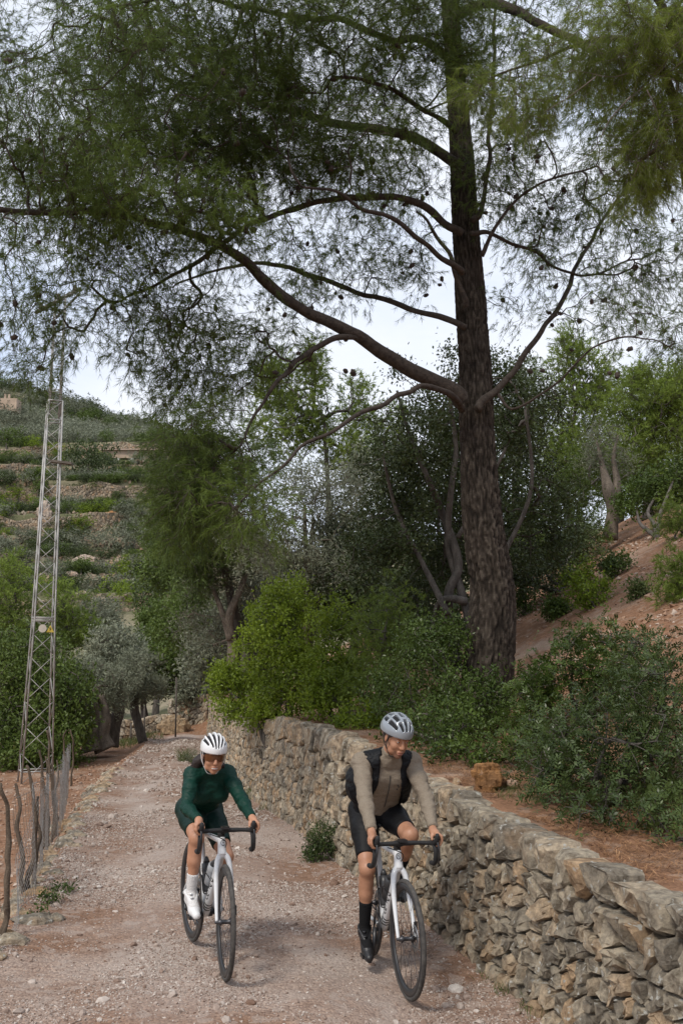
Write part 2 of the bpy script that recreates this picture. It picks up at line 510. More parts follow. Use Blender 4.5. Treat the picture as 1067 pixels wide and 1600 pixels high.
def soil_mat(name, a, b_, pale, psc, rocky=1.0, gscale=1.0):
    m, t, n, b = mat_new(name)
    tc = n.new('ShaderNodeTexCoord').outputs['Object']
    z = noise_n(n, t, .55 * gscale, 6, .6, vec=tc)
    z2 = noise_n(n, t, 7, 6, .7, vec=tc)
    col = mixc(n, t, ramp(n, t, z2, [(.35, (0, 0, 0)), (.65, (1, 1, 1))]), a, b_)
    col = mixc(n, t, ramp(n, t, z, [(psc - .08, (0, 0, 0)), (psc + .10, (.9, .9, .9))]), col, pale)
    vo = n.new('ShaderNodeTexVoronoi'); vo.inputs['Scale'].default_value = 62; t.links.new(tc, vo.inputs['Vector'])
    vo2 = n.new('ShaderNodeTexVoronoi'); vo2.inputs['Scale'].default_value = 13; t.links.new(tc, vo2.inputs['Vector'])
    sep = n.new('ShaderNodeSeparateColor'); t.links.new(vo.outputs['Color'], sep.inputs[0])
    col = mixc(n, t, .55 * rocky, col, ramp(n, t, sep.outputs[0], [(0, (.28, .25, .24)), (.5, (.5, .5, .5)), (1, (.80, .78, .75))]), 'OVERLAY')
    sep2 = n.new('ShaderNodeSeparateColor'); t.links.new(vo2.outputs['Color'], sep2.inputs[0])
    col = mixc(n, t, ramp(n, t, sep2.outputs[1], [(.8, (0, 0, 0)), (.86, (.5 * rocky, .5 * rocky, .5 * rocky))]), col, pale)
    at = n.new('ShaderNodeAttribute'); at.attribute_name = 'rnd'      # packed pale dust where the wheels run
    fm = n.new('ShaderNodeMath'); fm.operation = 'MULTIPLY'; fm.inputs[1].default_value = .34; t.links.new(at.outputs['Fac'], fm.inputs[0])
    col = mixc(n, t, fm.outputs[0], col, (.42, .37, .335))
    t.links.new(col, b.inputs['Base Color']); b.inputs['Roughness'].default_value = .95; b.inputs['Specular IOR Level'].default_value = .15
    bp = n.new('ShaderNodeBump'); bp.inputs['Strength'].default_value = .6; bp.inputs['Distance'].default_value = .012
    sb = n.new('ShaderNodeMath'); sb.operation = 'MULTIPLY_ADD'; sb.inputs[1].default_value = -.9
    t.links.new(vo.outputs['Distance'], sb.inputs[0]); t.links.new(z2, sb.inputs[2]); t.links.new(sb.outputs[0], bp.inputs['Height'])
    t.links.new(bp.outputs[0], b.inputs['Normal'])
    return m

M['road'] = soil_mat('pinkish_gravel', (.185, .105, .066), (.26, .17, .122), (.37, .30, .255), .49)
M['soil'] = soil_mat('red_brown_soil', (.185, .100, .058), (.275, .155, .094), (.34, .26, .20), .62, .8)
M['hill'] = soil_mat('hillside_earth', (.085, .095, .045), (.14, .135, .075), (.27, .23, .165), .54, .4, .3)
Fr = F[isroad]; Fg = F[~isroad]
def compact(V, F):
    u, inv = np.unique(F, return_inverse=True)
    return V[u], inv.reshape(F.shape)
Vr, Fr = compact(V, Fr)
def track(x, y):
    # 1 in the two worn wheel tracks, 0 outside
    a, b_ = xl(y), xw(y); f = (x - a) / np.maximum(b_ - a, .1) + .05 * np.sin(y * .9)
    return np.clip(np.exp(-((f - .34) / .11) ** 2) + .75 * np.exp(-((f - .70) / .08) ** 2), 0, 1)
cF = Vr[Fr].mean(1)
tag(obj('road', Vr, Fr, M['road'], rnd=track(cF[:, 0], cF[:, 1]) * sstep(.25, .6, fbm(cF, .9, 3, 19))), kind='structure')
mid_r = (rows[:-1, None] + 0 * isroad)[~isroad]
tag(obj('ground', V, Fg, None, mats=[M['soil'], M['hill']], midx=(mid_r > 38).astype(int), rnd=np.zeros(len(Fg))), kind='structure')

# ------------------------------------------------------------------ loose stones
def scatter(n, yr, size, rng, reg, verts='cube', dens=None):
    y = yr[0] + (yr[1] - yr[0]) * rng.random(n * 3)
    if reg == 'road':
        u = rng.random(len(y)); x = lerp(xl(y) - .05, xw(y) + .03, u)
    elif reg == 'left':
        x = xl(y) - .1 - rng.random(len(y)) ** 1.5 * 5
    else:
        x = xw(y) + 1.6 + rng.random(len(y)) * 9
    P = np.stack([x, y, 0 * x], -1)
    if dens is not None:
        k = rng.random(len(y)) < dens(P); P = P[k]
    P = P[:n]; n = len(P)
    P[:, 2] = zfun(P[:, 0], P[:, 1])
    s = size[0] + (size[1] - size[0]) * rng.random(n) ** 2.4
    if verts == 'cube':
        B = np.array([[1, 0, 0], [-1, 0, 0], [0, 1, 0], [0, -1, 0], [.25, .2, .9], [-.2, -.25, -.9]]) * 1.05; B[:4, 2] += [.3, .25, -.3, -.2]
        FB = np.array([[0, 2, 4], [2, 1, 4], [1, 3, 4], [3, 0, 4], [2, 0, 5], [1, 2, 5], [3, 1, 5], [0, 3, 5]])
    else:
        B, FB = ico(0)
    Rm = rand_rot(n, rng)
    L_ = B[None] * (1 + .38 * (rng.random((n, len(B), 3)) - .5)) * np.stack([1.25 + 0 * s, .95 + 0 * s, .62 + .2 * rng.random(n)], -1)[:, None]
    G = np.einsum('nij,nkj->nki', Rm, L_) * s[:, None, None]
    G[..., 2] *= .75
    P[:, 2] += s * .15
    G += P[:, None]
    FF = (FB[None] + (np.arange(n) * len(B))[:, None, None]).reshape(-1, FB.shape[1])
    r = np.repeat(np.clip(rng.random(n) * .8 + .2 * vnoise(P, 1.5, 4), 0, 1), len(FB))
    return G.reshape(-1, 3), FF, r

def gravel_mat(name, stops, sc=40):
    m, t, n, b = mat_new(name)
    at = n.new('ShaderNodeAttribute'); at.attribute_name = 'rnd'
    col = ramp(n, t, at.outputs['Fac'], stops)
    z = noise_n(n, t, sc, 3, .6)
    col = mixc(n, t, .45, col, ramp(n, t, z, [(.3, (.32, .3, .28)), (.7, (.72, .7, .68))]), 'OVERLAY')
    t.links.new(col, b.inputs['Base Color']); b.inputs['Roughness'].default_value = .95; b.inputs['Specular IOR Level'].default_value = .2
    return m
M['gravel'] = gravel_mat('loose_gravel', [(0, (.16, .097, .068)), (.3, (.285, .215, .177)), (.65, (.40, .345, .305)), (1, (.57, .525, .48))])
rng = np.random.default_rng(5)
def dn(P):
    a = fbm(P, 1.1, 3, 77)
    return np.clip((a - .44) * 8, .10, 1) * (1 - .25 * track(P[:, 0], P[:, 1]))
mb = MB()
for n_, yr, sz in ((30000, (5.6, 9.5), (.0042, .0112)), (13000, (9.3, 15), (.0066, .0155)), (6000, (15, 31), (.011, .035))):
    V_, F_, r_ = scatter(n_, yr, sz, rng, 'road', dens=dn); mb.add(V_, F_, r_)
for n_, yr, sz in ((380, (5.7, 12), (.016, .036)), (300, (12, 30), (.025, .07))):
    V_, F_, r_ = scatter(n_, yr, sz, rng, 'road', 'ico', dn); mb.add(V_, F_, r_)
o = mb.build('loose_gravel', M['gravel'], smooth=False)
tag(o, 'loose pinkish gravel strewn over the track', 'gravel', kind='stuff')
M['soilstone'] = gravel_mat('soil_stones', [(0, (.22, .115, .07)), (.5, (.34, .22, .15)), (.85, (.44, .36, .30)), (1, (.60, .54, .47))])
mb = MB()
V_, F_, r_ = scatter(5000, (7, 26), (.012, .05), rng, 'left'); mb.add(V_, F_, r_)
o = mb.build('soil_rubble', M['soilstone'], smooth=False); tag(o, 'small stones in the bare soil left of the fence', 'rubble', kind='stuff')
mb = MB()
V_, F_, r_ = scatter(9000, (10, 30), (.016, .06), rng, 'right', dens=lambda P: np.clip((fbm(P, .5, 3, 8) - .36) * 5, .1, 1)); mb.add(V_, F_, r_)
o = mb.build('slope_scree', M['soilstone'], smooth=False); tag(o, 'stones and chips covering the red slope right of the pine', 'scree', kind='stuff')

# ------------------------------------------------------------------ dry stone walls
def clip_poly(poly, a, n):
    """keep the side where (p-a).n <= 0"""
    out = []
    d = [(p[0] - a[0]) * n[0] + (p[1] - a[1]) * n[1] for p in poly]
    for i in range(len(poly)):
        p, q, dp, dq = poly[i], poly[(i + 1) % len(poly)], d[i], d[(i + 1) % len(poly)]
        if dp <= 0: out.append(p)
        if (dp < 0 < dq) or (dq < 0 < dp):
            t = dp / (dp - dq); out.append((p[0] + (q[0] - p[0]) * t, p[1] + (q[1] - p[1]) * t))
    return out

def cells(seeds, x0, x1, y0, y1, reach):
    S = np.array(seeds); res = []
    for i, s in enumerate(S):
        d = S - s; k = np.where((np.abs(d[:, 0]) < reach) & (np.abs(d[:, 1]) < reach))[0]
        k = k[np.argsort((d[k] ** 2).sum(1))][1:22]
        poly = [(x0, y0), (x1, y0), (x1, y1), (x0, y1)]
        poly = [(max(s[0] - reach, x0), y0 if s[1] - reach < y0 else s[1] - reach), (min(s[0] + reach, x1), y0 if s[1] - reach < y0 else s[1] - reach),
                (min(s[0] + reach, x1), min(s[1] + reach, y1)), (max(s[0] - reach, x0), min(s[1] + reach, y1))]
        for j in k:
            q = S[j]; poly = clip_poly(poly, ((s[0] + q[0]) / 2, (s[1] + q[1]) / 2), (q[0] - s[0], q[1] - s[1]))
            if len(poly) < 3: break
        res.append(poly)
    return res

def chaikin(p, k=.22):
    out = []
    for i in range(len(p)):
        a, b = np.array(p[i]), np.array(p[(i + 1) % len(p)])
        out += [a + (b - a) * k, a + (b - a) * (1 - k)]
    return np.array(out)

def stone_geo(poly, mp, gap, depth, rng, fine=True, bulge=.045):
    """poly in wall coordinates -> rounded stone reaching back into the wall; mp(s, h, out) -> world"""
    P = np.array(poly); c = P.mean(0)
    # drop tiny edges
    keep = [i for i in range(len(P)) if np.linalg.norm(P[i] - P[i - 1]) > .018]
    P = P[keep] if len(keep) >= 3 else P
    r = np.linalg.norm(P - c, axis=1); rm = r.mean()
    P = c + (P - c) * np.maximum(1 - gap / np.maximum(r, .01), .3)[:, None]
    P = chaikin(P, .12) if fine else P
    n = len(P)
    b = bulge * min(1.4, rm / .08)
    tilt = rng.normal(size=2) * (.22 if fine else .2)
    rings = [(-depth, .93, 0), (-.022, 1.0, 0), (b * .72, .91, .7), (b, .66, 1)] if fine else [(-depth * .6, 1.0, 0), (b * .2, .97, .5), (b * .9, .58, 1)]
    V = []
    c_f = rng.normal(size=2) * rm * .16
    for out, sc, am in rings:
        Q = c + (P - c) * sc + c_f * am
        rel = Q - c
        o_ = out + (rel @ tilt) * (am > 0) + rng.normal(size=n) * .010 * (am > 0)
        Q = Q + rng.normal(size=Q.shape) * .004
        V.append(np.stack([Q[:, 0], Q[:, 1], o_], -1))
    V = np.concatenate(V + [np.array([[c[0] + tilt[0] * .01, c[1], b * 1.08]])])
    F = []
    for k in range(len(rings) - 1):
        a = k * n
        for i in range(n):
            F.append((a + i, a + (i + 1) % n, a + n + (i + 1) % n, a + n + i))
    a = (len(rings) - 1) * n
    T = [(a + i, a + (i + 1) % n, a + n) for i in range(n)]
    if fine:
        Vw = mp(V[:, 0], V[:, 1], V[:, 2])
        Vw += (np.stack([vnoise(Vw, 15, k) for k in range(3)], -1) - .5) * .018 + (np.stack([vnoise(Vw, 38, k + 5) for k in range(3)], -1) - .5) * .011
    else:
        Vw = mp(V[:, 0], V[:, 1], V[:, 2])
    return Vw, np.array(F), np.array(T)

def stone_wall(curve, label, cat, mat, size=.17, cap=.34, batter=.09, seed=1, nmax=300, group=None, thick=.42, name='dry_stone_wall', fine_all=False, core=None, sgn=1):
    """curve rows: x, y, foot z, top z.  The face looks to the left of the walking direction when sgn = 1"""
    rng = np.random.default_rng(seed)
    C = np.array(curve, float)
    seg = np.hypot(np.diff(C[:, 0]), np.diff(C[:, 1])); S = np.concatenate([[0], np.cumsum(seg)]); Ltot = S[-1]
    Hn = 1.0
    root = empty(name, (C[0, 0], C[0, 1], C[0, 2]), 0, label, cat, group)
    def mp(s, h, out):
        s = np.asarray(s, float); x = np.interp(s, S, C[:, 0]); y = np.interp(s, S, C[:, 1]); zb = np.interp(s, S, C[:, 2]) - .05; zt = np.interp(s, S, C[:, 3])
        e = .05
        tx = np.interp(s + e, S, C[:, 0]) - np.interp(s - e, S, C[:, 0]); ty = np.interp(s + e, S, C[:, 1]) - np.interp(s - e, S, C[:, 1])
        l = np.hypot(tx, ty) + 1e-9; nx, ny = -ty / l * sgn, tx / l * sgn
        hh = np.clip(h / Havg, -.2, 1.3)
        o_ = out - batter * hh + .03 * np.sin(s * 1.7) * np.sin(hh * 3)
        return np.stack([x + nx * o_, y + ny * o_, zb + (zt - zb + .0) * hh], -1)
    Havg = float(np.mean(C[:, 3] - C[:, 2])) + .05
    seeds = []; iscap = []
    s = 0
    while cap and s < Ltot:
        w = cap * (.48 + .55 * rng.random())
        seeds.append((s + w / 2, Havg - cap * .46 + rng.normal() * .03)); iscap.append(True); s += w
    y = 0; row = 0; top = Havg - (cap * .95 if cap else 0)
    nrow = max(1, int(round(top / (size * .84))))
    for row in range(nrow):
        y = (row + .5) * top / nrow
        s = -size * rng.random()
        while s < Ltot:
            w = size * (.5 + 1.0 * rng.random() ** 1.3)
            seeds.append((s + w / 2, y + rng.normal() * size * .22)); iscap.append(False); s += w
    pol = cells(seeds, 0, Ltot, 0, Havg + .02, max(size, cap) * 2.4)
    items = []
    for p, c_ in zip(pol, iscap):
        if len(p) < 3: continue
        P = np.array(p); area = .5 * abs(np.dot(P[:, 0], np.roll(P[:, 1], 1)) - np.dot(P[:, 1], np.roll(P[:, 0], 1)))
        if area < .0012: continue
        if c_:
            up = rng.normal() * .018
            p = [(a, b + up if b > Havg * .9 else b) for a, b in p]
        cw = mp(P[:, 0].mean(), P[:, 1].mean(), 0.0)
        u, v, d = proj(cw)
        vis = -60 < u < 1110 and v < 1640 and d > 0
        items.append((area / max(d, 1) ** 2 * (1 if vis else .01), p, c_))
    items.sort(key=lambda q: -q[0])
    mb = MB(); n1 = 0
    for k, (sc, p, c_) in enumerate(items):
        fine = k < nmax and sc > 2.0e-5
        g, Q, T = stone_geo(p, mp, .0065 if not c_ else .009, min(thick - .06, .17) if c_ else .17, rng, fine or fine_all or c_, .030)
        r = rng.random()
        if fine:
            n = len(Q)
            obj('stone', g, [Q, T], mat, root, False, rnd=np.full(len(Q) + len(T), r)); n1 += 1
        else:
            mb.add(g, Q, r).same(T, r)
    if mb.n:
        o = mb.build('small_stones', mat, root, False); tag(o, kind='stuff')
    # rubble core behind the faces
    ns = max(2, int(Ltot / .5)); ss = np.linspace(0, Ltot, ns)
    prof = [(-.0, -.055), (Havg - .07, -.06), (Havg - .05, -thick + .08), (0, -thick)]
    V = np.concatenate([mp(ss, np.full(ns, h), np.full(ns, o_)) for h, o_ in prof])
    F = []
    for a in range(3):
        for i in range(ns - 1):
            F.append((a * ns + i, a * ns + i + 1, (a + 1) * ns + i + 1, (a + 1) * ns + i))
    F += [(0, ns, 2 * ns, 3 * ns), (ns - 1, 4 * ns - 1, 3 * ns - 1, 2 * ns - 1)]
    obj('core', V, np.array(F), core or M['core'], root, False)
    return root

wc = [(x, y, zb, zt) for y, x, zb, zt in WALLC]
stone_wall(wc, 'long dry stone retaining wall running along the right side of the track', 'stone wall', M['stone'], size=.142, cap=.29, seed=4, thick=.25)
# ------------------------------------------------------------------ growing plants
def smooth_path(P, R, sub=4):
    return catmull(np.asarray(P, float), np.asarray(R, float), sub)

def grow(skel, attrs, rng, steps=4, sag=.12, fixed_r=None, rtip=.003, up=0.0, pw=.48):
    """skel: list of (points, radii) already standing; attrs (n,3).  Every attractor is reached by a limb that
    leaves the nearest wood.  Returns paths (n,steps+1,3), radii, end directions"""
    pts = np.concatenate([p for p, _ in skel]); 
    base_n = len(pts)
    N = base_n + len(attrs) * steps
    pos = np.zeros((N, 3)); pos[:base_n] = pts
    sr = np.concatenate([r for _, r in skel])
    par = np.full(N, -1); dirn = np.zeros((N, 3)); gen = np.zeros(N)
    k = 0
    for p, _ in skel:
        d = unit(np.gradient(p, axis=0)); dirn[k:k + len(p)] = d; k += len(p)
    # distance of every attractor from the standing wood decides the order
    d0 = np.empty(len(attrs))
    for a in range(0, len(attrs), 256):
        d0[a:a + 256] = np.sqrt(((attrs[a:a + 256, None] - pts[None]) ** 2).sum(-1)).min(1)
    order = np.argsort(d0 + rng.random(len(attrs)) * .25)
    n = base_n; paths = np.zeros((len(attrs), steps + 1, 3)); idx = np.zeros((len(attrs), steps + 1), int)
    for q, ai in enumerate(order):
        A = attrs[ai]
        df = pos[:n] - A
        dd = (df * df).sum(1)
        # prefer wood that is nearer the foot of the limb: the shoot goes outward
        j = int(np.argmin(dd + .02 * gen[:n]))
        P0 = pos[j]; L_ = math.sqrt(dd[j])
        side = unit(A - P0)
        t0 = unit(.55 * side + .55 * dirn[j] + rng.normal(size=3) * .18 + np.array([0, 0, up]))
        c = P0 + t0 * L_ * .5
        t = np.linspace(0, 1, steps + 1)[:, None]
        path = (1 - t) ** 2 * P0 + 2 * t * (1 - t) * c + t * t * A
        path[1:-1] += rng.normal(size=(steps - 1, 3)) * L_ * .035
        path[:, 2] -= sag * L_ * (t[:, 0] * (1 - t[:, 0])) 
        paths[q] = path; idx[q, 0] = j
        for s in range(1, steps + 1):
            pos[n] = path[s]; par[n] = j if s == 1 else n - 1
            dirn[n] = unit(path[s] - path[s - 1]); gen[n] = gen[j] + 1; idx[q, s] = n; n += 1
    cnt = np.zeros(N)
    tips = idx[:, -1]; cnt[tips] = 1
    for i in range(N - 1, base_n - 1, -1):
        if par[i] >= 0: cnt[par[i]] += cnt[i]
    rad = rtip * np.maximum(cnt, 1) ** pw
    R = rad[idx]
    s0 = idx[:, 0] < base_n
    R[s0, 0] = np.minimum(R[s0, 1] * 1.25, sr[np.minimum(idx[s0, 0], base_n - 1)])
    return paths, R, unit(paths[:, -1] - paths[:, -2])

def blob_points(blobs, n, rng, shell=.35, clump=None, seed=0, thr=.42):
    """blobs: (centre, radii, weight).  Points in the union, thinned by noise so that there are clumps and holes"""
    w = np.array([b[2] if len(b) > 2 else np.prod(b[1]) ** .7 for b in blobs], float); w /= w.sum()
    out = []
    for b, wi in zip(blobs, w):
        m = int(n * wi * 4) + 12
        d = unit(rng.normal(size=(m, 3))); r = rng.random(m) ** shell
        P = np.asarray(b[0]) + d * r[:, None] * np.asarray(b[1])
        if clump:
            k = vnoise(P, 1 / clump, seed) * .65 + vnoise(P, 2.3 / clump, seed + 3) * .35
            P = P[k > thr]
        out.append(P[:max(3, int(round(n * wi)))])
    return np.concatenate(out)

def needles(ends, dirs, rng, shoots=8, per=30, slen=(.12, .26), L_=(.06, .10), w=.0045, spread=.7, droop=.15, upb=0.0, jit=.10):
    """needle tufts: shoots spring from every limb end and carry needles on their outer part.
    returns needle verts, tris, rnd and twig paths"""
    n = len(ends); N = n * shoots
    E = np.repeat(ends, shoots, 0); D = np.repeat(dirs, shoots, 0)
    E = E + rng.normal(size=E.shape) * jit
    d = unit(D * .7 + rng.normal(size=D.shape) * spread + np.array([0, 0, upb]))
    sl = slen[0] + (slen[1] - slen[0]) * rng.random(N)
    t = np.linspace(0, 1, 4)
    path = E[:, None] + d[:, None] * sl[:, None, None] * t[None, :, None]
    path[:, :, 2] -= droop * sl[:, None] * t[None] ** 2
    # needles
    K = N * per
    si = np.repeat(np.arange(N), per)
    u = .25 + .75 * rng.random(K) ** .8
    f = u * 3; a = np.minimum(f.astype(int), 2); g = (f - a)[:, None]
    base = path[si, a] * (1 - g) + path[si, a + 1] * g
    dl = unit(path[:, 3] - path[:, 2])[si]
    rd = rng.normal(size=(K, 3)); rd -= dl * (rd * dl).sum(1, keepdims=True); rd = unit(rd)
    nd = unit(dl * (.75 + .5 * rng.random((K, 1))) + rd * .75)
    ln = L_[0] + (L_[1] - L_[0]) * rng.random(K)
    tip = base + nd * ln[:, None]; tip[:, 2] -= .12 * ln
    side = unit(np.cross(nd, rng.normal(size=(K, 3)))) * w / 2
    V = np.stack([base - side, base + side, tip], 1).reshape(-1, 3)
    F = np.arange(K * 3).reshape(-1, 3)
    sr = rng.random(N)
    r = np.clip(sr[si] * .7 + rng.random(K) * .3, 0, 1)
    return V, F, r, path

def leaves(ends, dirs, rng, per=60, rad=.16, size=(.03, .05), asp=.45, flat=.3, upb=.3, follow=0.0):
    n = len(ends); K = n * per
    ci = np.repeat(np.arange(n), per)
    off = rng.normal(size=(K, 3)); off *= (rng.random((K, 1)) ** .5) * rad / 1.3
    c = ends[ci] + off
    d = unit(rng.normal(size=(K, 3)) + np.array([0, 0, upb]) + dirs[ci] * follow + unit(off) * .6)
    nrm = unit(rng.normal(size=(K, 3)) + np.array([0, 0, 1.0]) * flat * 3)
    s = unit(np.cross(d, nrm))
    L_ = (size[0] + (size[1] - size[0]) * rng.random(K))[:, None]
    fold = unit(np.cross(s, d)) * L_ * .10
    V = np.stack([c, c + d * L_ * .45 + s * L_ * asp * .5 + fold, c + d * L_, c + d * L_ * .45 - s * L_ * asp * .5 + fold], 1).reshape(-1, 3)
    F = np.arange(K * 4).reshape(-1, 4)
    r = np.clip(rng.random(n)[ci] * .5 + rng.random(K) * .5, 0, 1)
    return V, F, r

def sprays(ends, dirs, rng, per=6, leaf=(.03, .045), n=9, slen=.16, asp=.4, spread=.9, upb=.2):
    """pinnate sprays: a rachis with leaflets in two rows, for the shrubs near the camera"""
    N = len(ends) * per
    E = np.repeat(ends, per, 0) + rng.normal(size=(N, 3)) * .07; D = np.repeat(dirs, per, 0)
    d = unit(D * .5 + rng.normal(size=(N, 3)) * spread + np.array([0, 0, upb]))
    up = unit(rng.normal(size=(N, 3)) * .5 + np.array([0, 0, 1]))
    s = unit(np.cross(d, up)); nn = np.cross(s, d)
    K = N * n; si = np.repeat(np.arange(N), n); k = np.tile(np.arange(n), N)
    sgn = np.where(k % 2 == 0, 1, -1)[:, None]; t = ((k // 2 + .6) / (n / 2))[:, None]
    sl = (slen * (.7 + .6 * rng.random(N)))[si][:, None]
    c = E[si] + d[si] * sl * t; c[:, 2] -= (sl * t * t * .25)[:, 0]
    ld = unit(d[si] * .75 + s[si] * sgn * .8 + rng.normal(size=(K, 3)) * .18)
    ls = unit(np.cross(ld, nn[si] + rng.normal(size=(K, 3)) * .2))
    L_ = (leaf[0] + (leaf[1] - leaf[0]) * rng.random(K))[:, None]
    V = np.stack([c, c + ld * L_ * .5 + ls * L_ * asp * .5, c + ld * L_, c + ld * L_ * .5 - ls * L_ * asp * .5], 1).reshape(-1, 3)
    F = np.arange(K * 4).reshape(-1, 4)
    r = np.clip(rng.random(N)[si] * .6 + rng.random(K) * .4, 0, 1)
    return V, F, r

def B(u, v, ru, rv, Y, ry=None, wt=None):
    """ellipsoid from its outline in the photograph and its distance"""
    c = W(u, v, Y); k = Y / FPX * 1.01
    ry = ry if ry is not None else max(ru, rv) * k * .8
    return (c, np.array([ru * k, ry, rv * k])) + ((wt,) if wt is not None else ())

def plant(name, label, cat, base, blobs, n, kind, mat, wood=None, seed=0, trunk_r=.08, top=None, clump=.5, thr=.42, group=None, lean=None,
          per=None, size=None, rad=None, sag=.1, shell=.4, stems=1, trunkpts=None, up=.05, shoots=6, w=None, rtip=.003, asp=None, crown_name='crown', upb=None, slen=None, NL=None):
    rng = np.random.default_rng(seed + 100)
    bz = base[2] if len(base) > 2 else ground(base[0], base[1]) - .05
    b = np.array([base[0], base[1], bz])
    root = empty(name, b, 0, label, cat, group)
    A = blob_points(blobs, n, rng, shell, clump, seed, thr)
    g = np.array([zfun(A[:, 0], A[:, 1] - warp(A[:, 0], A[:, 1]))])[0]
    A = A[A[:, 2] > g + .03]
    cen = np.average([q[0] for q in blobs], axis=0, weights=[np.prod(q[1]) for q in blobs])
    skel = []
    if trunkpts is not None:
        for tp, tr in trunkpts:
            skel.append(smooth_path(tp, tr, 5))
    else:
        for s in range(stems):
            tgt = cen.copy() if top is None else np.asarray(top, float)
            if stems > 1:
                q = blobs[s % len(blobs)]; tgt = q[0] + rng.normal(size=3) * q[1] * .25
            b0 = b + (rng.normal(size=3) * [.08, .08, 0] * (stems > 1))
            mid = b0 * .5 + tgt * .5 + rng.normal(size=3) * .07 * np.linalg.norm(tgt - b0) * np.array([1, 1, .3])
            rr = trunk_r / math.sqrt(stems) if stems > 1 else trunk_r
            skel.append(smooth_path([b0, lerp(b0, mid, .5) + rng.normal(size=3) * .03, mid, tgt], [rr * 1.2, rr, rr * .75, rr * .35], 5))
    mb = MB()
    wood = wood or M['bark_grey']
    for q_, (p, r) in enumerate(skel):
        mb = MB(); sw(mb, p, r, 10, 1, .5)
        mb.build('trunk' if q_ == 0 and cat == 'tree' else 'stem', wood, root)
    if len(A) < 4:
        print('NO ROOM', label); return root
    P, R, D = grow(skel, A, rng, 3 if kind != 'needle' else 4, sag, rtip=rtip, up=up)
    mb = MB(); sel_ = [0, 2, 4] if P.shape[1] == 5 else [0, 1, 3]; V, F = tubes(P[:, sel_], R[:, sel_], 3); mb.add(V, F, .5)
    E_ = P[:, -1]
    if kind == 'needle':
        kw = dict(shoots=shoots, per=int((per or 24) * .68), slen=slen or (.14, .30), L_=NL or (.07, .11), w=(w or .008) * 1.35, upb=.25 if upb is None else upb)
        V, F, r, tw = needles(E_, D, rng, **kw)
        tw = tw[::3]; TV, TF = tubes(tw[:, ::3], np.full((len(tw), 2), .0022) * (w or .008) / .006, 3); mb.add(TV, TF, .5)
    elif kind == 'spray':
        V, F, r = sprays(E_, D, rng, per=max(3, int((per or 6) * .75)), leaf=tuple(q * 1.12 for q in (size or (.03, .045))), n=NL or 9, slen=slen or .16, asp=asp or .42)
    else:
        V, F, r = leaves(E_, D, rng, int((per or 60) * .62), rad or .17, tuple(q * 1.2 for q in (size or (.03, .05))), (asp or .5) * 1.06)
    tag(mb.build('limbs', wood, root), kind='stuff')
    obj(crown_name, V, F, mat, root, False, rnd=r)
    return root

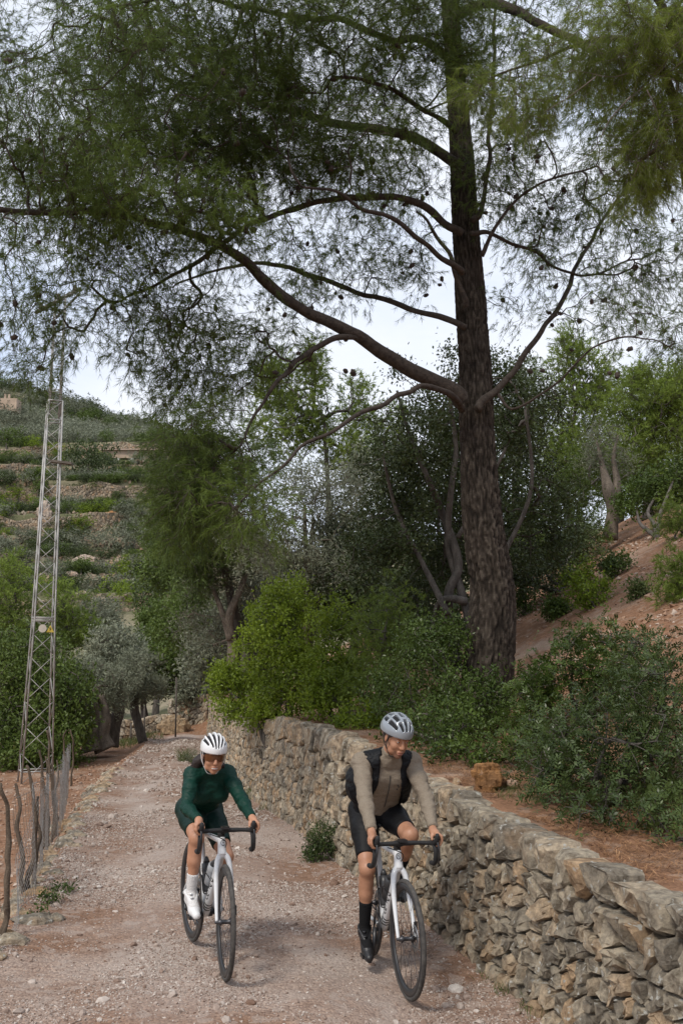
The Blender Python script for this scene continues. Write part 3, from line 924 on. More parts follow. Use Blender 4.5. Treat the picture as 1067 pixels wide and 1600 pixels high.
# ------------------------------------------------------------------ the big pine beside the wall
def main_pine():
    rng = np.random.default_rng(11)
    Y0 = 12.0
    base = W(762, 1178, Y0); gz = ground(base[0], base[1]); base[2] = gz - .1
    root = empty('pine_tree', base, 0, 'tall old pine with thick furrowed trunk rising from the shrubs behind the wall', 'tree')
    k = Y0 / FPX
    tr = [(762, 1230, 58), (758, 1178, 50), (757, 1100, 42), (766, 1000, 39), (769, 920, 35), (760, 860, 34), (753, 800, 33), (748, 720, 31), (744, 640, 30.5), (741, 560, 28), (737, 500, 27),
          (732, 420, 26), (727, 350, 25), (721, 240, 22), (712, 130, 19), (703, 0, 16), (700, -150, 13), (712, -330, 9), (705, -480, 5)]
    TP = np.array([W(u, v, Y0 + .0008 * (1178 - v)) for u, v, r in tr]); TP[0, 2] = gz - .2; TP[1, 2] = gz + .03
    TR = np.array([r * k * .95 for _, _, r in tr])
    P, R = catmull(TP, TR, 25)
    sides = 116
    V, F, T = sweep(P, R, sides, 1, False)
    # furrowed bark: long plates with deep cracks between them
    nk = len(P); ring = np.repeat(np.arange(nk), sides); th = np.tile(np.arange(sides) / sides * 2 * PI, nk)
    s = np.concatenate([[0], np.cumsum(np.linalg.norm(np.diff(P, axis=0), axis=1))])[ring]
    q = np.stack([np.cos(th) * 5.6, np.sin(th) * 5.6, s * 3.0], -1)
    wv = (fbm(q, 1.2, 3, 4)[:, None] - .5) * np.array([1.1, 1.1, .5])
    f1 = np.abs(vnoise(q + wv, 2.3, 7) - .5) * 2
    f2 = np.abs(vnoise(q + wv, 4.6, 9) - .5) * 2
    crack = np.minimum(sstep(0, .34, f1), .35 + .65 * sstep(0, .30, f2))
    big = fbm(q, .35, 3, 12) - .5
    C = P[ring]; nrm = unit(V - C)
    depth = .030 * np.clip(R[ring] / .25, .25, 1)
    V = V + nrm * (depth * (crack - .75) + .05 * big * np.clip(R[ring] / .25, .2, 1) + .008 * (fbm(q, 9, 2, 2) - .5))[:, None]
    m, t, n, b = mat_new('old_pine_bark')
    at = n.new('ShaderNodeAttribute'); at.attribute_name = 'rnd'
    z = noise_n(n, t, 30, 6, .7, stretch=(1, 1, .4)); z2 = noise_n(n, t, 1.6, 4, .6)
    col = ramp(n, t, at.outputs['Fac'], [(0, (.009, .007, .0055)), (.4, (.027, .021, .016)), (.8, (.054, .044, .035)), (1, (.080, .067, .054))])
    col = mixc(n, t, .6, col, ramp(n, t, z, [(.35, (.28, .26, .25)), (.65, (.72, .7, .68))]), 'OVERLAY')
    col = mixc(n, t, ramp(n, t, z2, [(.5, (0, 0, 0)), (.7, (.35, .35, .35))]), col, (.07, .054, .044))
    t.links.new(col, b.inputs['Base Color']); b.inputs['Roughness'].default_value = .93; b.inputs['Specular IOR Level'].default_value = .2
    bp = n.new('ShaderNodeBump'); bp.inputs['Strength'].default_value = .7; bp.inputs['Distance'].default_value = .012
    t.links.new(z, bp.inputs['Height']); t.links.new(bp.outputs[0], b.inputs['Normal'])
    M['oldbark'] = m
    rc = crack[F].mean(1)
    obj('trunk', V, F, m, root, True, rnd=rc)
    # the limbs seen in the photograph: (u, v, distance, radius px)
    limbs = [
        [(722, 628, 12, 17), (690, 605, 11.9, 16), (620, 566, 11.6, 13.5), (545, 518, 11.3, 12), (480, 485, 11.1, 11), (432, 452, 10.9, 10.5), (390, 412, 10.7, 9.5), (350, 385, 10.5, 9), (300, 364, 10.3, 8.5), (230, 342, 10, 8), (110, 330, 9.7, 7), (0, 325, 9.4, 6), (-110, 300, 9.2, 3.5)],
        [(722, 365, 12.2, 9), (690, 342, 12.1, 7.5), (640, 313, 11.9, 7), (580, 308, 11.7, 6.5), (530, 315, 11.5, 6), (430, 336, 11.3, 5.5), (375, 360, 11.1, 5), (320, 400, 11, 4.5), (250, 445, 10.8, 3), (190, 470, 10.7, 2)],
        [(712, 255, 12.3, 12), (680, 235, 12.4, 11), (640, 212, 12.6, 10), (590, 200, 12.8, 9), (530, 192, 13, 8), (450, 170, 13.3, 7), (360, 150, 13.7, 5), (260, 90, 14, 3)],
        [(728, 512, 12, 7), (700, 502, 12.0, 6), (640, 480, 12.3, 5.5), (560, 452, 12.6, 5), (480, 430, 12.8, 4.5), (400, 411, 13, 4), (330, 425, 13.3, 2.5), (270, 450, 13.5, 1.5)],
        [(722, 425, 11.8, 7), (700, 412, 11.6, 6), (660, 383, 11.3, 5), (610, 345, 11, 4.5), (560, 320, 10.7, 4), (520, 300, 10.5, 3), (470, 290, 10.3, 2)],
        [(722, 640, 11.9, 7), (690, 608, 11.3, 6), (640, 611, 10.9, 5), (580, 640, 10.4, 4.4), (520, 668, 10.0, 4), (460, 706, 9.7, 3.2), (410, 750, 9.5, 2.5), (375, 790, 9.4, 1.5)],
        [(560, 528, 11.33, 6), (527, 527, 11.2, 5.8), (500, 540, 11.1, 5.5), (460, 566, 10.8, 5), (430, 600, 10.6, 4), (400, 650, 10.5, 3), (372, 700, 10.4, 2)],
        [(745, 640, 12, 9), (775, 610, 12.1, 6.5), (805, 575, 12.2, 6), (835, 535, 12.4, 5.5), (862, 495, 12.6, 5), (885, 450, 12.8, 4.5), (905, 412, 13, 4), (935, 350, 13.3, 3.5), (985, 290, 13.6, 2.5)],
        [(735, 365, 12, 6), (765, 362, 12.1, 4), (800, 382, 12.3, 3.5), (835, 392, 12.5, 3), (862, 418, 12.6, 2.8), (905, 430, 12.9, 2.5), (950, 420, 13.1, 2), (1010, 400, 13.3, 1.6)],
        [(705, 30, 12.2, 12), (740, 10, 12, 10.5), (790, 12, 11.8, 10), (840, 35, 11.5, 9), (890, 62, 11.3, 8), (930, 82, 11.1, 7), (990, 105, 10.9, 5.5), (1080, 120, 10.6, 4)],
        [(738, 345, 12, 7), (752, 320, 12.1, 5), (760, 260, 12.2, 4.6), (766, 180, 12.5, 4), (770, 90, 12.8, 3.6), (772, 20, 13, 3.2), (780, -80, 13.1, 2.5)],
        [(752, 400, 12, 5), (790, 330, 11.8, 3), (830, 295, 11.6, 2.6), (880, 270, 11.4, 2.2), (930, 260, 11.2, 1.6)],
        [(712, 205, 12.2, 7), (680, 180, 11.9, 5), (630, 150, 11.6, 4.6), (580, 128, 11.2, 4), (520, 120, 10.8, 3)],
        [(708, 100, 12.2, 10), (660, 62, 12.0, 8), (600, 60, 11.6, 7), (520, 30, 11.2, 6), (420, 20, 10.8, 5), (300, -10, 10.4, 4), (180, 10, 10, 3)],
        [(703, -40, 12.3, 10), (640, -120, 12.6, 8), (540, -170, 13, 6), (400, -180, 13.5, 4), (250, -160, 14, 3)],
        [(703, -120, 12.4, 10), (790, -200, 12.2, 7), (900, -240, 12, 5), (1010, -220, 11.6, 3)],
        [(712, -80, 12.3, 10), (690, -160, 11.2, 7), (650, -200, 10, 5), (590, -180, 8.8, 3)],
        [(728, 480, 12, 6), (712, 440, 11.9, 4.5), (700, 395, 11.8, 4), (672, 350, 11.7, 3), (650, 330, 11.6, 2.4)],
        [(775, 612, 12.1, 4), (800, 640, 12.0, 2.6), (850, 615, 11.8, 2.2), (900, 570, 11.5, 2), (960, 530, 11.3, 1.8), (1020, 530, 11.2, 1.3)]]
    skel = [(P[::9], R[::9])]
    for L_ in limbs:
        p = np.array([W(u, v, y) for u, v, y, r in L_]); r = np.array([q[3] * q[2] / FPX * .80 for q in L_])
        pp, rr = catmull(p, r, 6)
        pp[2:-1] += (np.stack([vnoise(pp, 3, q) for q in range(3)], -1) - .5)[2:-1] * .10
        rr = rr * (.92 + .22 * vnoise(pp, 6, 31))
        skel.append((pp, rr))
        mb = MB(); sw(mb, pp, rr, 12); mb.build('limb', M['bark_limb'], root)
    # foliage masses: outline centre, radii, distance, depth radius, weight
    bl = [
        (120, 90, 200, 120, 12, 2.6, 14), (330, 60, 210, 120, 10.5, 2.4, 19), (450, 130, 180, 100, 11.5, 2.2, 13), (250, 210, 190, 110, 10.5, 2.2, 15), (400, 240, 140, 60, 11, 1.4, 6),
        (60, 250, 140, 100, 9.8, 2, 9.5), (190, 330, 130, 60, 9.8, 1.5, 7), (330, 350, 90, 50, 10, 1, 3.5), (590, 90, 120, 110, 11.5, 2, 10), (60, 420, 130, 90, 10, 2, 3.2), (200, 480, 150, 90, 10.8, 1.6, 4.0),
        (300, 560, 120, 80, 11.2, 1.2, 5.6), (420, 520, 110, 80, 11.5, 1.2, 2.4), (480, 400, 120, 60, 12, 1.2, 2.4), (560, 380, 120, 80, 12, 1.5, 1.8), (600, 260, 100, 60, 12.2, 1.4, 4.2),
        (50, 560, 90, 40, 10.5, 1, 1.0), (520, 250, 120, 60, 11, 1.4, 4.2), (650, 420, 60, 60, 12.5, 1, .7),
        (330, 690, 85, 75, 10.4, .8, 3.2), (290, 770, 65, 80, 10.2, .8, 4.2), (390, 800, 60, 60, 9.7, .6, 1.6),
        (800, 250, 90, 110, 12, 1.6, 5.4), (900, 330, 110, 90, 12.5, 1.8, 4.4), (1010, 400, 100, 110, 12.6, 1.8, 4.2), (960, 500, 90, 50, 12, 1.2, .9), (830, 430, 80, 70, 12.6, 1.2, 1.0), (1040, 520, 50, 60, 11.6, 1, .9),
        (820, 60, 120, 80, 12, 1.8, 5), (730, 130, 40, 90, 11.2, .6, 2.4), (950, 180, 120, 100, 11.5, 1.6, 4.0), (700, 30, 80, 60, 11.0, 1.0, 2.4),
        (300, -140, 420, 130, 11.8, 3, 17), (800, -200, 350, 150, 12.2, 3, 9), (650, -100, 200, 100, 9.8, 2, 5)]
    blobs = [B(u, v, ru, rv, y, ry, wt) for u, v, ru, rv, y, ry, wt in bl]
    A = blob_points(blobs, 5300, rng, .5, .38, 3, .45)
    Pp, Rr, D = grow(skel, A, rng, 4, .25, rtip=.0026, up=-.05, pw=.45)
    E_ = Pp[:, -1]
    V, F, r, tw = needles(E_, D, rng, shoots=7, per=20, slen=(.12, .30), L_=(.06, .10), w=.0056, spread=.75, droop=.35, upb=-.05, jit=.10)
    mb = MB(); bg_ = Rr[:, 1] > .009; v_, f_ = tubes(Pp[bg_], Rr[bg_], 6); mb.add(v_, f_, .5); v_, f_ = tubes(Pp[~bg_], Rr[~bg_], 3); mb.add(v_, f_, .5); tw = tw[::3]; v_, f_ = tubes(tw[:, ::3], np.tile([[.0028, .0016]], (len(tw), 1)), 3); mb.add(v_, f_, .5)
    # short dead twigs, bare of needles
    nd = 1800; pick = rng.integers(0, len(Pp), nd); st = Pp[pick, rng.integers(1, 4, nd)]
    dv = unit(rng.normal(size=(nd, 3)) + [0, 0, -.5]) * (.15 + .5 * rng.random((nd, 1)))
    tt = np.linspace(0, 1, 4)[None, :, None]
    dp = st[:, None] + dv[:, None] * tt + rng.normal(size=(nd, 4, 3)) * .045 * tt
    v_, f_ = tubes(dp, np.tile([[.0034, .003, .0024, .0012]], (nd, 1)), 3); mb.add(v_, f_, .5)
    tag(mb.build('branches', M['twig'], root), kind='stuff')
    obj('crown', V, F, M['needle'], root, False, rnd=r)
    # cones: on the limbs and near the ends of the branches
    V0, F0 = lathe([(.0005, .042), (.010, .038), (.017, .026), (.021, .010), (.022, -.004), (.019, -.018), (.011, -.028), (.001, -.031)], 10, 'z')
    V0 = V0 * (1 + .16 * np.sin(np.arange(len(V0)) * 2.4))[:, None]
    me = raw_mesh('pine_cone', V0, F0, M['cone'], False, rnd=np.zeros(len(F0)))
    spots = []
    for u, v, y in [(912, 386, 12.8), (952, 583, 11.4), (964, 586, 11.4), (875, 490, 12.6), (862, 508, 12.6), (1000, 520, 11.3), (984, 545, 11.3), (60, 462, 10.6), (1002, 262, 12.8), (847, 579, 11.7), (828, 580, 11.7), (632, 232, 12.6), (600, 322, 11.6), (643, 415, 11.8), (466, 552, 10.8), (455, 572, 10.7), (552, 583, 11), (540, 580, 11), (445, 492, 11), (690, 435, 11.8), (687, 445, 11.7), (430, 582, 10.7), (540, 530, 11.4), (845, 397, 12.5)]:
        spots.append(W(u, v, y))
    cand = Pp[(E_[:, 2] > 3.2)]
    c2 = cand[rng.integers(0, len(cand), 900), rng.integers(2, 5, 900)]
    for c in c2:
        u, v, d = proj(c)
        if -20 < u < 1090 and 0 < v < 640 and (v > 190 or rng.random() < .3): spots.append(c - [0, 0, .04])
        if len(spots) >= 285: break
    for s_ in spots:
        o = bpy.data.objects.new('pine_cone', me); COL.objects.link(o); o.parent = root
        o.location = s_ - base; sc = .82 + .5 * rng.random(); o.scale = (sc * 1.15, sc * 1.15, sc)
        o.rotation_euler = (rng.random() * 6, rng.random() * 6, rng.random() * 6)
    return root
main_pine()

# the pine that stands just out of the picture to the right and reaches into its top corner
def near_pine():
    rng = np.random.default_rng(23)
    base = np.array([3.15, 6.3, ground(3.15, 6.3) - .05])
    root = empty('pine_tree', base, 0, 'pine at the right edge whose yellow green bough hangs into the top corner', 'tree')
    tp = np.array([base, base + [.02, 0, 1.2], base + [-.06, -.02, 2.4], [2.62, 6.2, 4.55], [2.42, 6.15, 5.3], [2.5, 6.1, 6.6], [2.6, 6.2, 8.2]])
    tp[2] = [2.98, 6.25, 3.3]
    P, R = catmull(tp, np.array([.17, .15, .13, .11, .10, .07, .03]), 10)
    mb = MB(); sw(mb, P, R, 16); mb.build('trunk', M['bark'], root)
    bl = [(1000, 60, 110, 90, 5.6, .5, 6), (1040, 200, 80, 80, 5.8, .45, 5), (930, 60, 90, 70, 5.9, .5, 2.4), (1000, 270, 60, 45, 5.9, .3, 1.5), (860, 120, 70, 60, 6.2, .5, 1.3), (1120, 60, 120, 150, 5.8, .8, 6), (1060, -120, 200, 120, 6, 1.0, 8),
          (745, 130, 26, 60, 6.4, .15, .7), (800, 160, 40, 40, 6.3, .3, .5)]
    blobs = [B(*q) for q in bl]
    A = blob_points(blobs, 440, rng, .5, .25, 6, .42)
    lim = [[(1078, 300, 6.15, 12), (1050, 150, 5.9, 8), (1010, 80, 5.7, 6), (960, 60, 5.8, 5), (900, 70, 6.0, 3.5), (840, 95, 6.2, 2.5), (770, 120, 6.4, 1.6), (735, 150, 6.4, 1)],
           [(1078, 120, 6.1, 10), (1040, 20, 5.9, 7), (980, -50, 5.8, 5), (900, -80, 5.9, 3)], [(1080, 260, 6.1, 8), (1040, 230, 5.8, 5), (1000, 250, 5.8, 3)]]
    skel = [(P, R)]
    for L_ in lim:
        p = np.array([W(u, v, y) for u, v, y, r in L_]); r = np.array([q[3] * q[2] / FPX for q in L_]); pp, rr = catmull(p, r, 5); skel.append((pp, rr))
        mb = MB(); sw(mb, pp, rr, 8); mb.build('limb', M['bark_limb'], root)
    Pp, Rr, D = grow(skel, A, rng, 4, .25, rtip=.0022, pw=.42)
    V, F, r, tw = needles(Pp[:, -1], D, rng, shoots=8, per=34, slen=(.08, .17), L_=(.055, .085), w=.0023, spread=.75, droop=.5, upb=-.15, jit=.05)
    mb = MB(); v_, f_ = tubes(Pp, Rr, 5); mb.add(v_, f_, .5); v_, f_ = tubes(tw[:, ::3], np.tile([[.0018, .0011]], (len(tw), 1)), 3); mb.add(v_, f_, .5)
    tag(mb.build('branches', M['twig_pale'], root), kind='stuff')
    obj('crown', V, F, M['needle_near'], root, False, rnd=r)
    # bare twigs
    for pts in ([(1045, 20), (1030, 70), (995, 125), (985, 185), (990, 225), (970, 260)], [(1067, 60), (1020, 95), (960, 120), (900, 110), (870, 118)], [(1010, 140), (1030, 190), (1012, 235), (1016, 262)], [(985, 150), (950, 190), (930, 230), (890, 262)],
                [(1067, 95), (1035, 120), (1005, 135), (975, 160)], [(930, 120), (890, 150), (850, 175)], [(1020, 60), (990, 70), (960, 95), (930, 100)]):
        p = np.array([W(u, v, 5.35 + .1 * k) for k, (u, v) in enumerate(pts)]); mb = MB(); sw(mb, p, np.linspace(.0038, .0014, len(p)), 5, 3); mb.build('bare_twig', M['twig_pale'], root)
near_pine()
# ------------------------------------------------------------------ trees and shrubs behind the wall
def grounds(x, y):
    x = np.asarray(x, float); y = np.asarray(y, float)
    r = y - warp(x, y); r = y - warp(x, r)
    return zfun(x, r)
def hit(u, v, y0=6, y1=60):
    # distance at which the line of sight meets the ground
    for n, span in ((240, None), (60, 1)):
        if span is None: ys = np.geomspace(y0, y1, n)
        else: ys = np.linspace(ys0, ys1, n)
        p = np.array([W(u, v, y) for y in ys]); k = np.where(p[:, 2] <= grounds(p[:, 0], ys))[0]
        if not len(k): return y1
        k = k[0]; ys0, ys1 = ys[max(k - 1, 0)], ys[k]
    return float(ys1)
def g3(u, v, Y):
    p = W(u, v, Y); return (p[0], Y)
# shrubs on the terrace, left to right
plant('mastic_shrub', 'bright yellow green shrub spilling over the wall top left of both helmets', 'shrub', g3(430, 1130, 15.2),
      [B(380, 1075, 55, 50, 16.2, .7), B(440, 1010, 75, 75, 15.4, .8), B(395, 1110, 60, 28, 15.4, .5), B(470, 1075, 70, 60, 14.9, .7), B(450, 940, 45, 45, 15.6, .6), B(345, 1065, 22, 30, 16.4, .5)],
      520, 'leaf', M['mastic'], seed=31, stems=6, trunk_r=.09, clump=.35, thr=.40, per=64, rad=.115, size=(.038, .062), asp=.5)
plant('mastic_shrub', 'mid green shrub between the bright one and the feathery sapling', 'shrub', g3(535, 1110, 14),
      [B(530, 1010, 50, 80, 14.3, .6), B(520, 1090, 45, 50, 13.6, .5), B(560, 1130, 40, 35, 12.6, .4), B(520, 1060, 50, 40, 14, .5)],
      330, 'leaf', M['mastic'], seed=32, stems=5, trunk_r=.08, clump=.3, thr=.38, per=64, rad=.11, size=(.034, .056), asp=.5)
plant('pine_sapling', 'feathery young pine growing among the shrubs left of the big trunk', 'sapling', g3(600, 1120, 13.2),
      [B(590, 1010, 48, 75, 13.2, .5), B(615, 960, 30, 55, 13.4, .4), B(600, 1080, 50, 45, 12.9, .5)], 190, 'needle', M['needle_young'], seed=33, trunk_r=.05, clump=.25, thr=.36, per=26, shoots=6, w=.006, slen=(.10, .22), NL=(.05, .08))
plant('mastic_shrub', 'dark glossy shrub wrapped round the foot of the big pine', 'shrub', g3(690, 1190, 10.6),
      [B(665, 1080, 60, 80, 11.2, .6), B(690, 1150, 65, 60, 10.0, .5), B(620, 1140, 40, 45, 10.9, .4), B(740, 1140, 55, 65, 10.9, .35), B(700, 1010, 35, 50, 12.0, .4), B(790, 1160, 35, 50, 11.2, .4), B(600, 1075, 35, 40, 12, .4), B(715, 1185, 50, 25, 9.4, .35), B(755, 1085, 45, 40, 11.1, .35), B(660, 1000, 45, 50, 11.8, .5)],
      640, 'leaf', M['mastic_dark'], seed=34, stems=7, trunk_r=.09, clump=.28, thr=.38, per=58, rad=.10, size=(.028, .046), asp=.5)
plant('mastic_shrub', 'low bright shrub leaning over the wall just behind the taupe shirted rider', 'shrub', g3(560, 1150, 12.3),
      [B(560, 1140, 45, 22, 12.4, .35), B(610, 1165, 35, 22, 11.4, .3)], 90, 'leaf', M['mastic'], seed=35, stems=3, trunk_r=.04, clump=.2, thr=.36, per=56, rad=.09, size=(.028, .045))
# the big lentisk on the right, close to the camera
plant('lentisk_shrub', 'big dark lentisk bush with feathered leaves filling the right edge above the wall', 'shrub', g3(950, 1230, 7.3),
      [B(960, 1160, 100, 90, 7.4, .6), B(890, 1215, 80, 70, 7.3, .5), B(1030, 1110, 75, 90, 7.7, .6), B(960, 1270, 90, 50, 6.6, .4), B(1060, 1230, 60, 90, 7.0, .5), B(870, 1140, 50, 50, 7.9, .4), B(1000, 1030, 60, 45, 8.3, .4), B(1060, 1310, 30, 40, 6.2, .3)],
      640, 'spray', M['rosy'], seed=36, stems=8, trunk_r=.07, clump=.20, thr=.36, per=9, size=(.023, .037), NL=10, slen=.11, asp=.38)
plant('lentisk_shrub', 'rounded mid green bush on the slope left of the big lentisk', 'shrub', g3(900, 1060, 10.2),
      [B(900, 1040, 50, 55, 10.2, .4), B(960, 1060, 50, 50, 9.8, .4), B(850, 1080, 30, 35, 10, .3), B(940, 1000, 40, 26, 10.5, .3)],
      190, 'spray', M['mastic_dark'], seed=37, stems=5, trunk_r=.05, clump=.22, thr=.38, per=8, size=(.03, .048), NL=8, slen=.12, asp=.45)
plant('lentisk_shrub', 'small dark bush between the pine trunk and the big lentisk', 'shrub', g3(830, 1160, 9.6),
      [B(825, 1110, 40, 60, 10, .35), B(830, 1180, 45, 50, 9.2, .35), B(860, 1230, 45, 45, 8.2, .3), B(790, 1200, 40, 40, 9.4, .3), B(840, 1060, 35, 35, 10.2, .3)], 300, 'spray', M['mastic_dark'], seed=38, stems=5, trunk_r=.04, clump=.22, thr=.38, per=7, size=(.028, .042), NL=8, slen=.11, asp=.42)
# slope shrubs
for q, (lab, u, v, Y, ru, rv, m, kk) in enumerate([
        ('bright round shrub at the middle of the red slope', 925, 925, 19, 38, 30, 'mastic', 'leaf'), ('yellow green shrub beside the round one on the red slope', 905, 900, 19.6, 34, 26, 'mastic', 'leaf'),
        ('small grey green shrub low on the red slope', 870, 952, 17.4, 22, 16, 'mastic_dark', 'leaf'), ('shrub growing at the upper end of the shrub row on the slope', 958, 885, 20.5, 28, 20, 'mastic_dark', 'leaf'),
        ('little shrub close to the right of the pine trunk', 818, 940, 16.5, 16, 26, 'mastic_dark', 'leaf'), ('grassy tuft shrub near the middle of the red slope', 998, 925, 18.8, 13, 12, 'grass', 'leaf'),
        ('pale feathery pine seedling at the right edge above the slope', 1062, 905, 15.5, 26, 38, 'needle_young', 'needle'), ('pale feathery pine seedling at the right edge where the woods begin', 1060, 815, 19, 30, 32, 'needle_young', 'needle')]):
    Y = hit(u, v + rv * .8, 10)
    plant('slope_shrub' if kk == 'leaf' else 'pine_seedling', lab, 'shrub', g3(u, v, Y), [B(u, v, ru, rv, Y)], 60 if ru > 20 else 26, kk, M[m], seed=40 + q, stems=3, trunk_r=.03,
          clump=.25, thr=.33, per=50 if kk == 'leaf' else 26, rad=.12, size=(.035, .06), w=.008, slen=(.12, .25), shoots=6)
# the holm oak with its bent dark stems behind the pine
Yo = 16.0
sk = []
for L_ in [[(722, 1080, 9), (706, 1000, 8), (700, 930, 7.5), (716, 880, 7), (690, 800, 6), (665, 740, 4.5), (640, 680, 3), (620, 610, 2)],
           [(735, 1080, 8), (735, 990, 7), (722, 930, 6.5), (700, 850, 6), (704, 770, 5), (712, 700, 4), (700, 610, 2.5)],
           [(728, 940, 7), (700, 935, 5.5), (684, 945, 4.5), (676, 975, 3), (672, 990, 2)],
           [(700, 960, 6), (660, 880, 4), (620, 800, 3.2), (600, 720, 2.2)], [(735, 960, 6), (790, 860, 4), (830, 760, 3.2), (820, 640, 2.2)], [(715, 840, 4), (760, 760, 3), (790, 700, 2)]]:
    sk.append(([W(u, v, Yo + .2 * math.sin(v)) for u, v, r in L_], [r * Yo / FPX for u, v, r in L_]))
plant('holm_oak', 'dark small leaved holm oak with bent stems directly behind the big pine trunk', 'tree', g3(725, 1075, Yo),
      [B(640, 720, 90, 110, 16.5, 1.2), B(600, 850, 80, 90, 16.5, 1.1), B(690, 640, 70, 70, 16.8, 1), B(820, 680, 70, 100, 17, 1.2), B(830, 820, 80, 90, 17, 1.2), B(700, 880, 90, 70, 17.4, 1), B(720, 760, 60, 90, 17.6, .8), B(790, 590, 45, 45, 17, .7), B(640, 960, 60, 50, 17.2, .8), B(660, 560, 50, 40, 17, .6)],
      1150, 'leaf', M['oak'], M['bark_grey'], seed=50, trunkpts=sk, clump=.75, thr=.42, per=70, rad=.20, size=(.040, .066), asp=.5, rtip=.0035, shell=.55)
# grey olives and pines beyond
plant('olive_tree', 'silvery olive rising behind the bright shrubs at the middle of the picture', 'tree', g3(480, 1000, 21),
      [B(450, 800, 70, 80, 20.5, 1.2), B(510, 770, 70, 70, 21, 1.2), B(400, 850, 60, 60, 20, 1), B(480, 880, 80, 60, 20, 1), B(540, 850, 60, 70, 21, 1), B(560, 740, 40, 50, 21.5, .8)],
      620, 'leaf', M['olive'], M['bark_olive'], seed=51, trunk_r=.14, clump=.6, thr=.40, per=42, rad=.21, size=(.055, .095), asp=.26, stems=2)
plant('olive_tree', 'thin olive with pale bare stems at the left end of the shrubs above the wall', 'tree', g3(362, 1060, 21.5),
      [B(340, 930, 60, 55, 22, 1), B(385, 900, 55, 55, 22, 1), B(310, 980, 40, 40, 23, .8), B(350, 1000, 45, 30, 22, .7)], 260, 'leaf', M['olive_dim'], M['bark_olive'], seed=52, clump=.5, thr=.42, per=36, rad=.22, size=(.05, .085), asp=.28,
      trunkpts=[([W(362, 1080, 21.5), W(364, 1010, 21.5), W(358, 965, 21.4), W(380, 910, 21.5), W(392, 860, 21.8)], [.14, .12, .10, .06, .03]), ([W(360, 1000, 21.4), W(345, 950, 21.4), W(325, 900, 21.6)], [.08, .06, .03])])
plant('pine_tree', 'sunlit young pine standing behind the olive left of the big trunk', 'tree', g3(470, 900, 29),
      [B(470, 620, 55, 60, 29, 1.2), B(440, 680, 60, 50, 29, 1.2), B(520, 690, 55, 50, 29.5, 1.2), B(430, 590, 26, 40, 29, .8), B(490, 570, 24, 40, 29, .9), B(420, 610, 26, 40, 29, .9), B(560, 640, 36, 50, 30, 1), B(560, 720, 40, 40, 29, 1), B(610, 690, 45, 60, 30, 1)],
      640, 'needle', M['needle_young'], M['bark_grey'], seed=53, trunk_r=.14, clump=.7, thr=.38, per=20, shoots=6, w=.017, slen=(.2, .45), NL=(.10, .16), up=.2, upb=.9, rtip=.006)
plant('pine_tree', 'dark drooping pine in front of the terraced hill', 'tree', g3(400, 1000, 21.5),
      [B(300, 740, 60, 70, 21, 1.1), B(285, 820, 55, 60, 21, 1.1), B(350, 800, 70, 80, 21.5, 1.2), B(320, 700, 60, 40, 21.5, 1), B(260, 700, 36, 40, 21, .8), B(390, 730, 50, 60, 22, 1), B(330, 870, 60, 45, 21.5, .9), B(300, 900, 40, 40, 21.3, .8)],
      560, 'needle', M['needle_mid'], M['bark_grey'], seed=54, trunk_r=.14, clump=.55, thr=.42, per=22, shoots=7, w=.011, slen=(.16, .36), NL=(.09, .14), up=0, upb=.1, rtip=.0045)
# woods on the right
plant('pine_tree', 'tall narrow pine rising right of the big trunk against the sky', 'tree', g3(895, 830, 31),
      [B(890, 560, 32, 60, 31, 1), B(905, 640, 40, 60, 31, 1), B(880, 720, 45, 50, 31, 1), B(940, 600, 26, 50, 31, .8)], 430, 'needle', M['needle_young'], M['bark_grey'], seed=55, trunk_r=.12, clump=.7, thr=.36, per=22, shoots=6, w=.016, slen=(.2, .45), NL=(.1, .16), up=.25, upb=.9, rtip=.006)
plant('pine_tree', 'broad yellow green pine at the far right above the red slope', 'tree', g3(1010, 800, 27),
      [B(1000, 640, 55, 60, 27, 1.2), B(1050, 660, 45, 70, 27, 1.2), B(980, 720, 60, 50, 27, 1.2), B(1040, 750, 50, 45, 27, 1), B(1000, 590, 30, 25, 27, .7), B(1060, 600, 26, 26, 27, .7)], 600, 'needle', M['needle_young'], M['bark_grey'], seed=56, trunk_r=.13, clump=.65, thr=.36, per=22, shoots=6, w=.015, slen=(.2, .42), NL=(.1, .16), up=.25, upb=.8, rtip=.006)
plant('pine_tree', 'bushy pine between the narrow pine and the dead olive', 'tree', g3(900, 840, 24),
      [B(880, 780, 45, 50, 24, .9), B(850, 860, 50, 35, 22, .8), B(905, 830, 40, 35, 23.5, .8), B(940, 740, 45, 50, 25, 1)], 300, 'needle', M['needle'], M['bark_grey'], seed=57, trunk_r=.1, clump=.5, thr=.38, per=20, shoots=6, w=.013, slen=(.18, .38), NL=(.09, .14), up=.1, upb=.5, rtip=.005)
plant('olive_tree', 'half dead grey olive with a pale split trunk at the top of the red slope', 'tree', g3(952, 835, 23.5),
      [B(940, 690, 40, 40, 23.5, .8), B(965, 720, 30, 30, 23.5, .7), B(920, 720, 26, 30, 23.5, .6)], 110, 'leaf', M['olive_dim'], M['bark_olive'], seed=58, clump=.4, thr=.4, per=30, rad=.22, size=(.05, .08), asp=.28,
      trunkpts=[([W(952, 842, 23.5), W(956, 800, 23.5), W(950, 765, 23.4), W(940, 725, 23.5), W(932, 690, 23.6)], [.20, .13, .15, .06, .03]), ([W(958, 800, 23.5), W(964, 760, 23.4), W(958, 715, 23.5), W(965, 680, 23.6)], [.11, .10, .05, .02])])
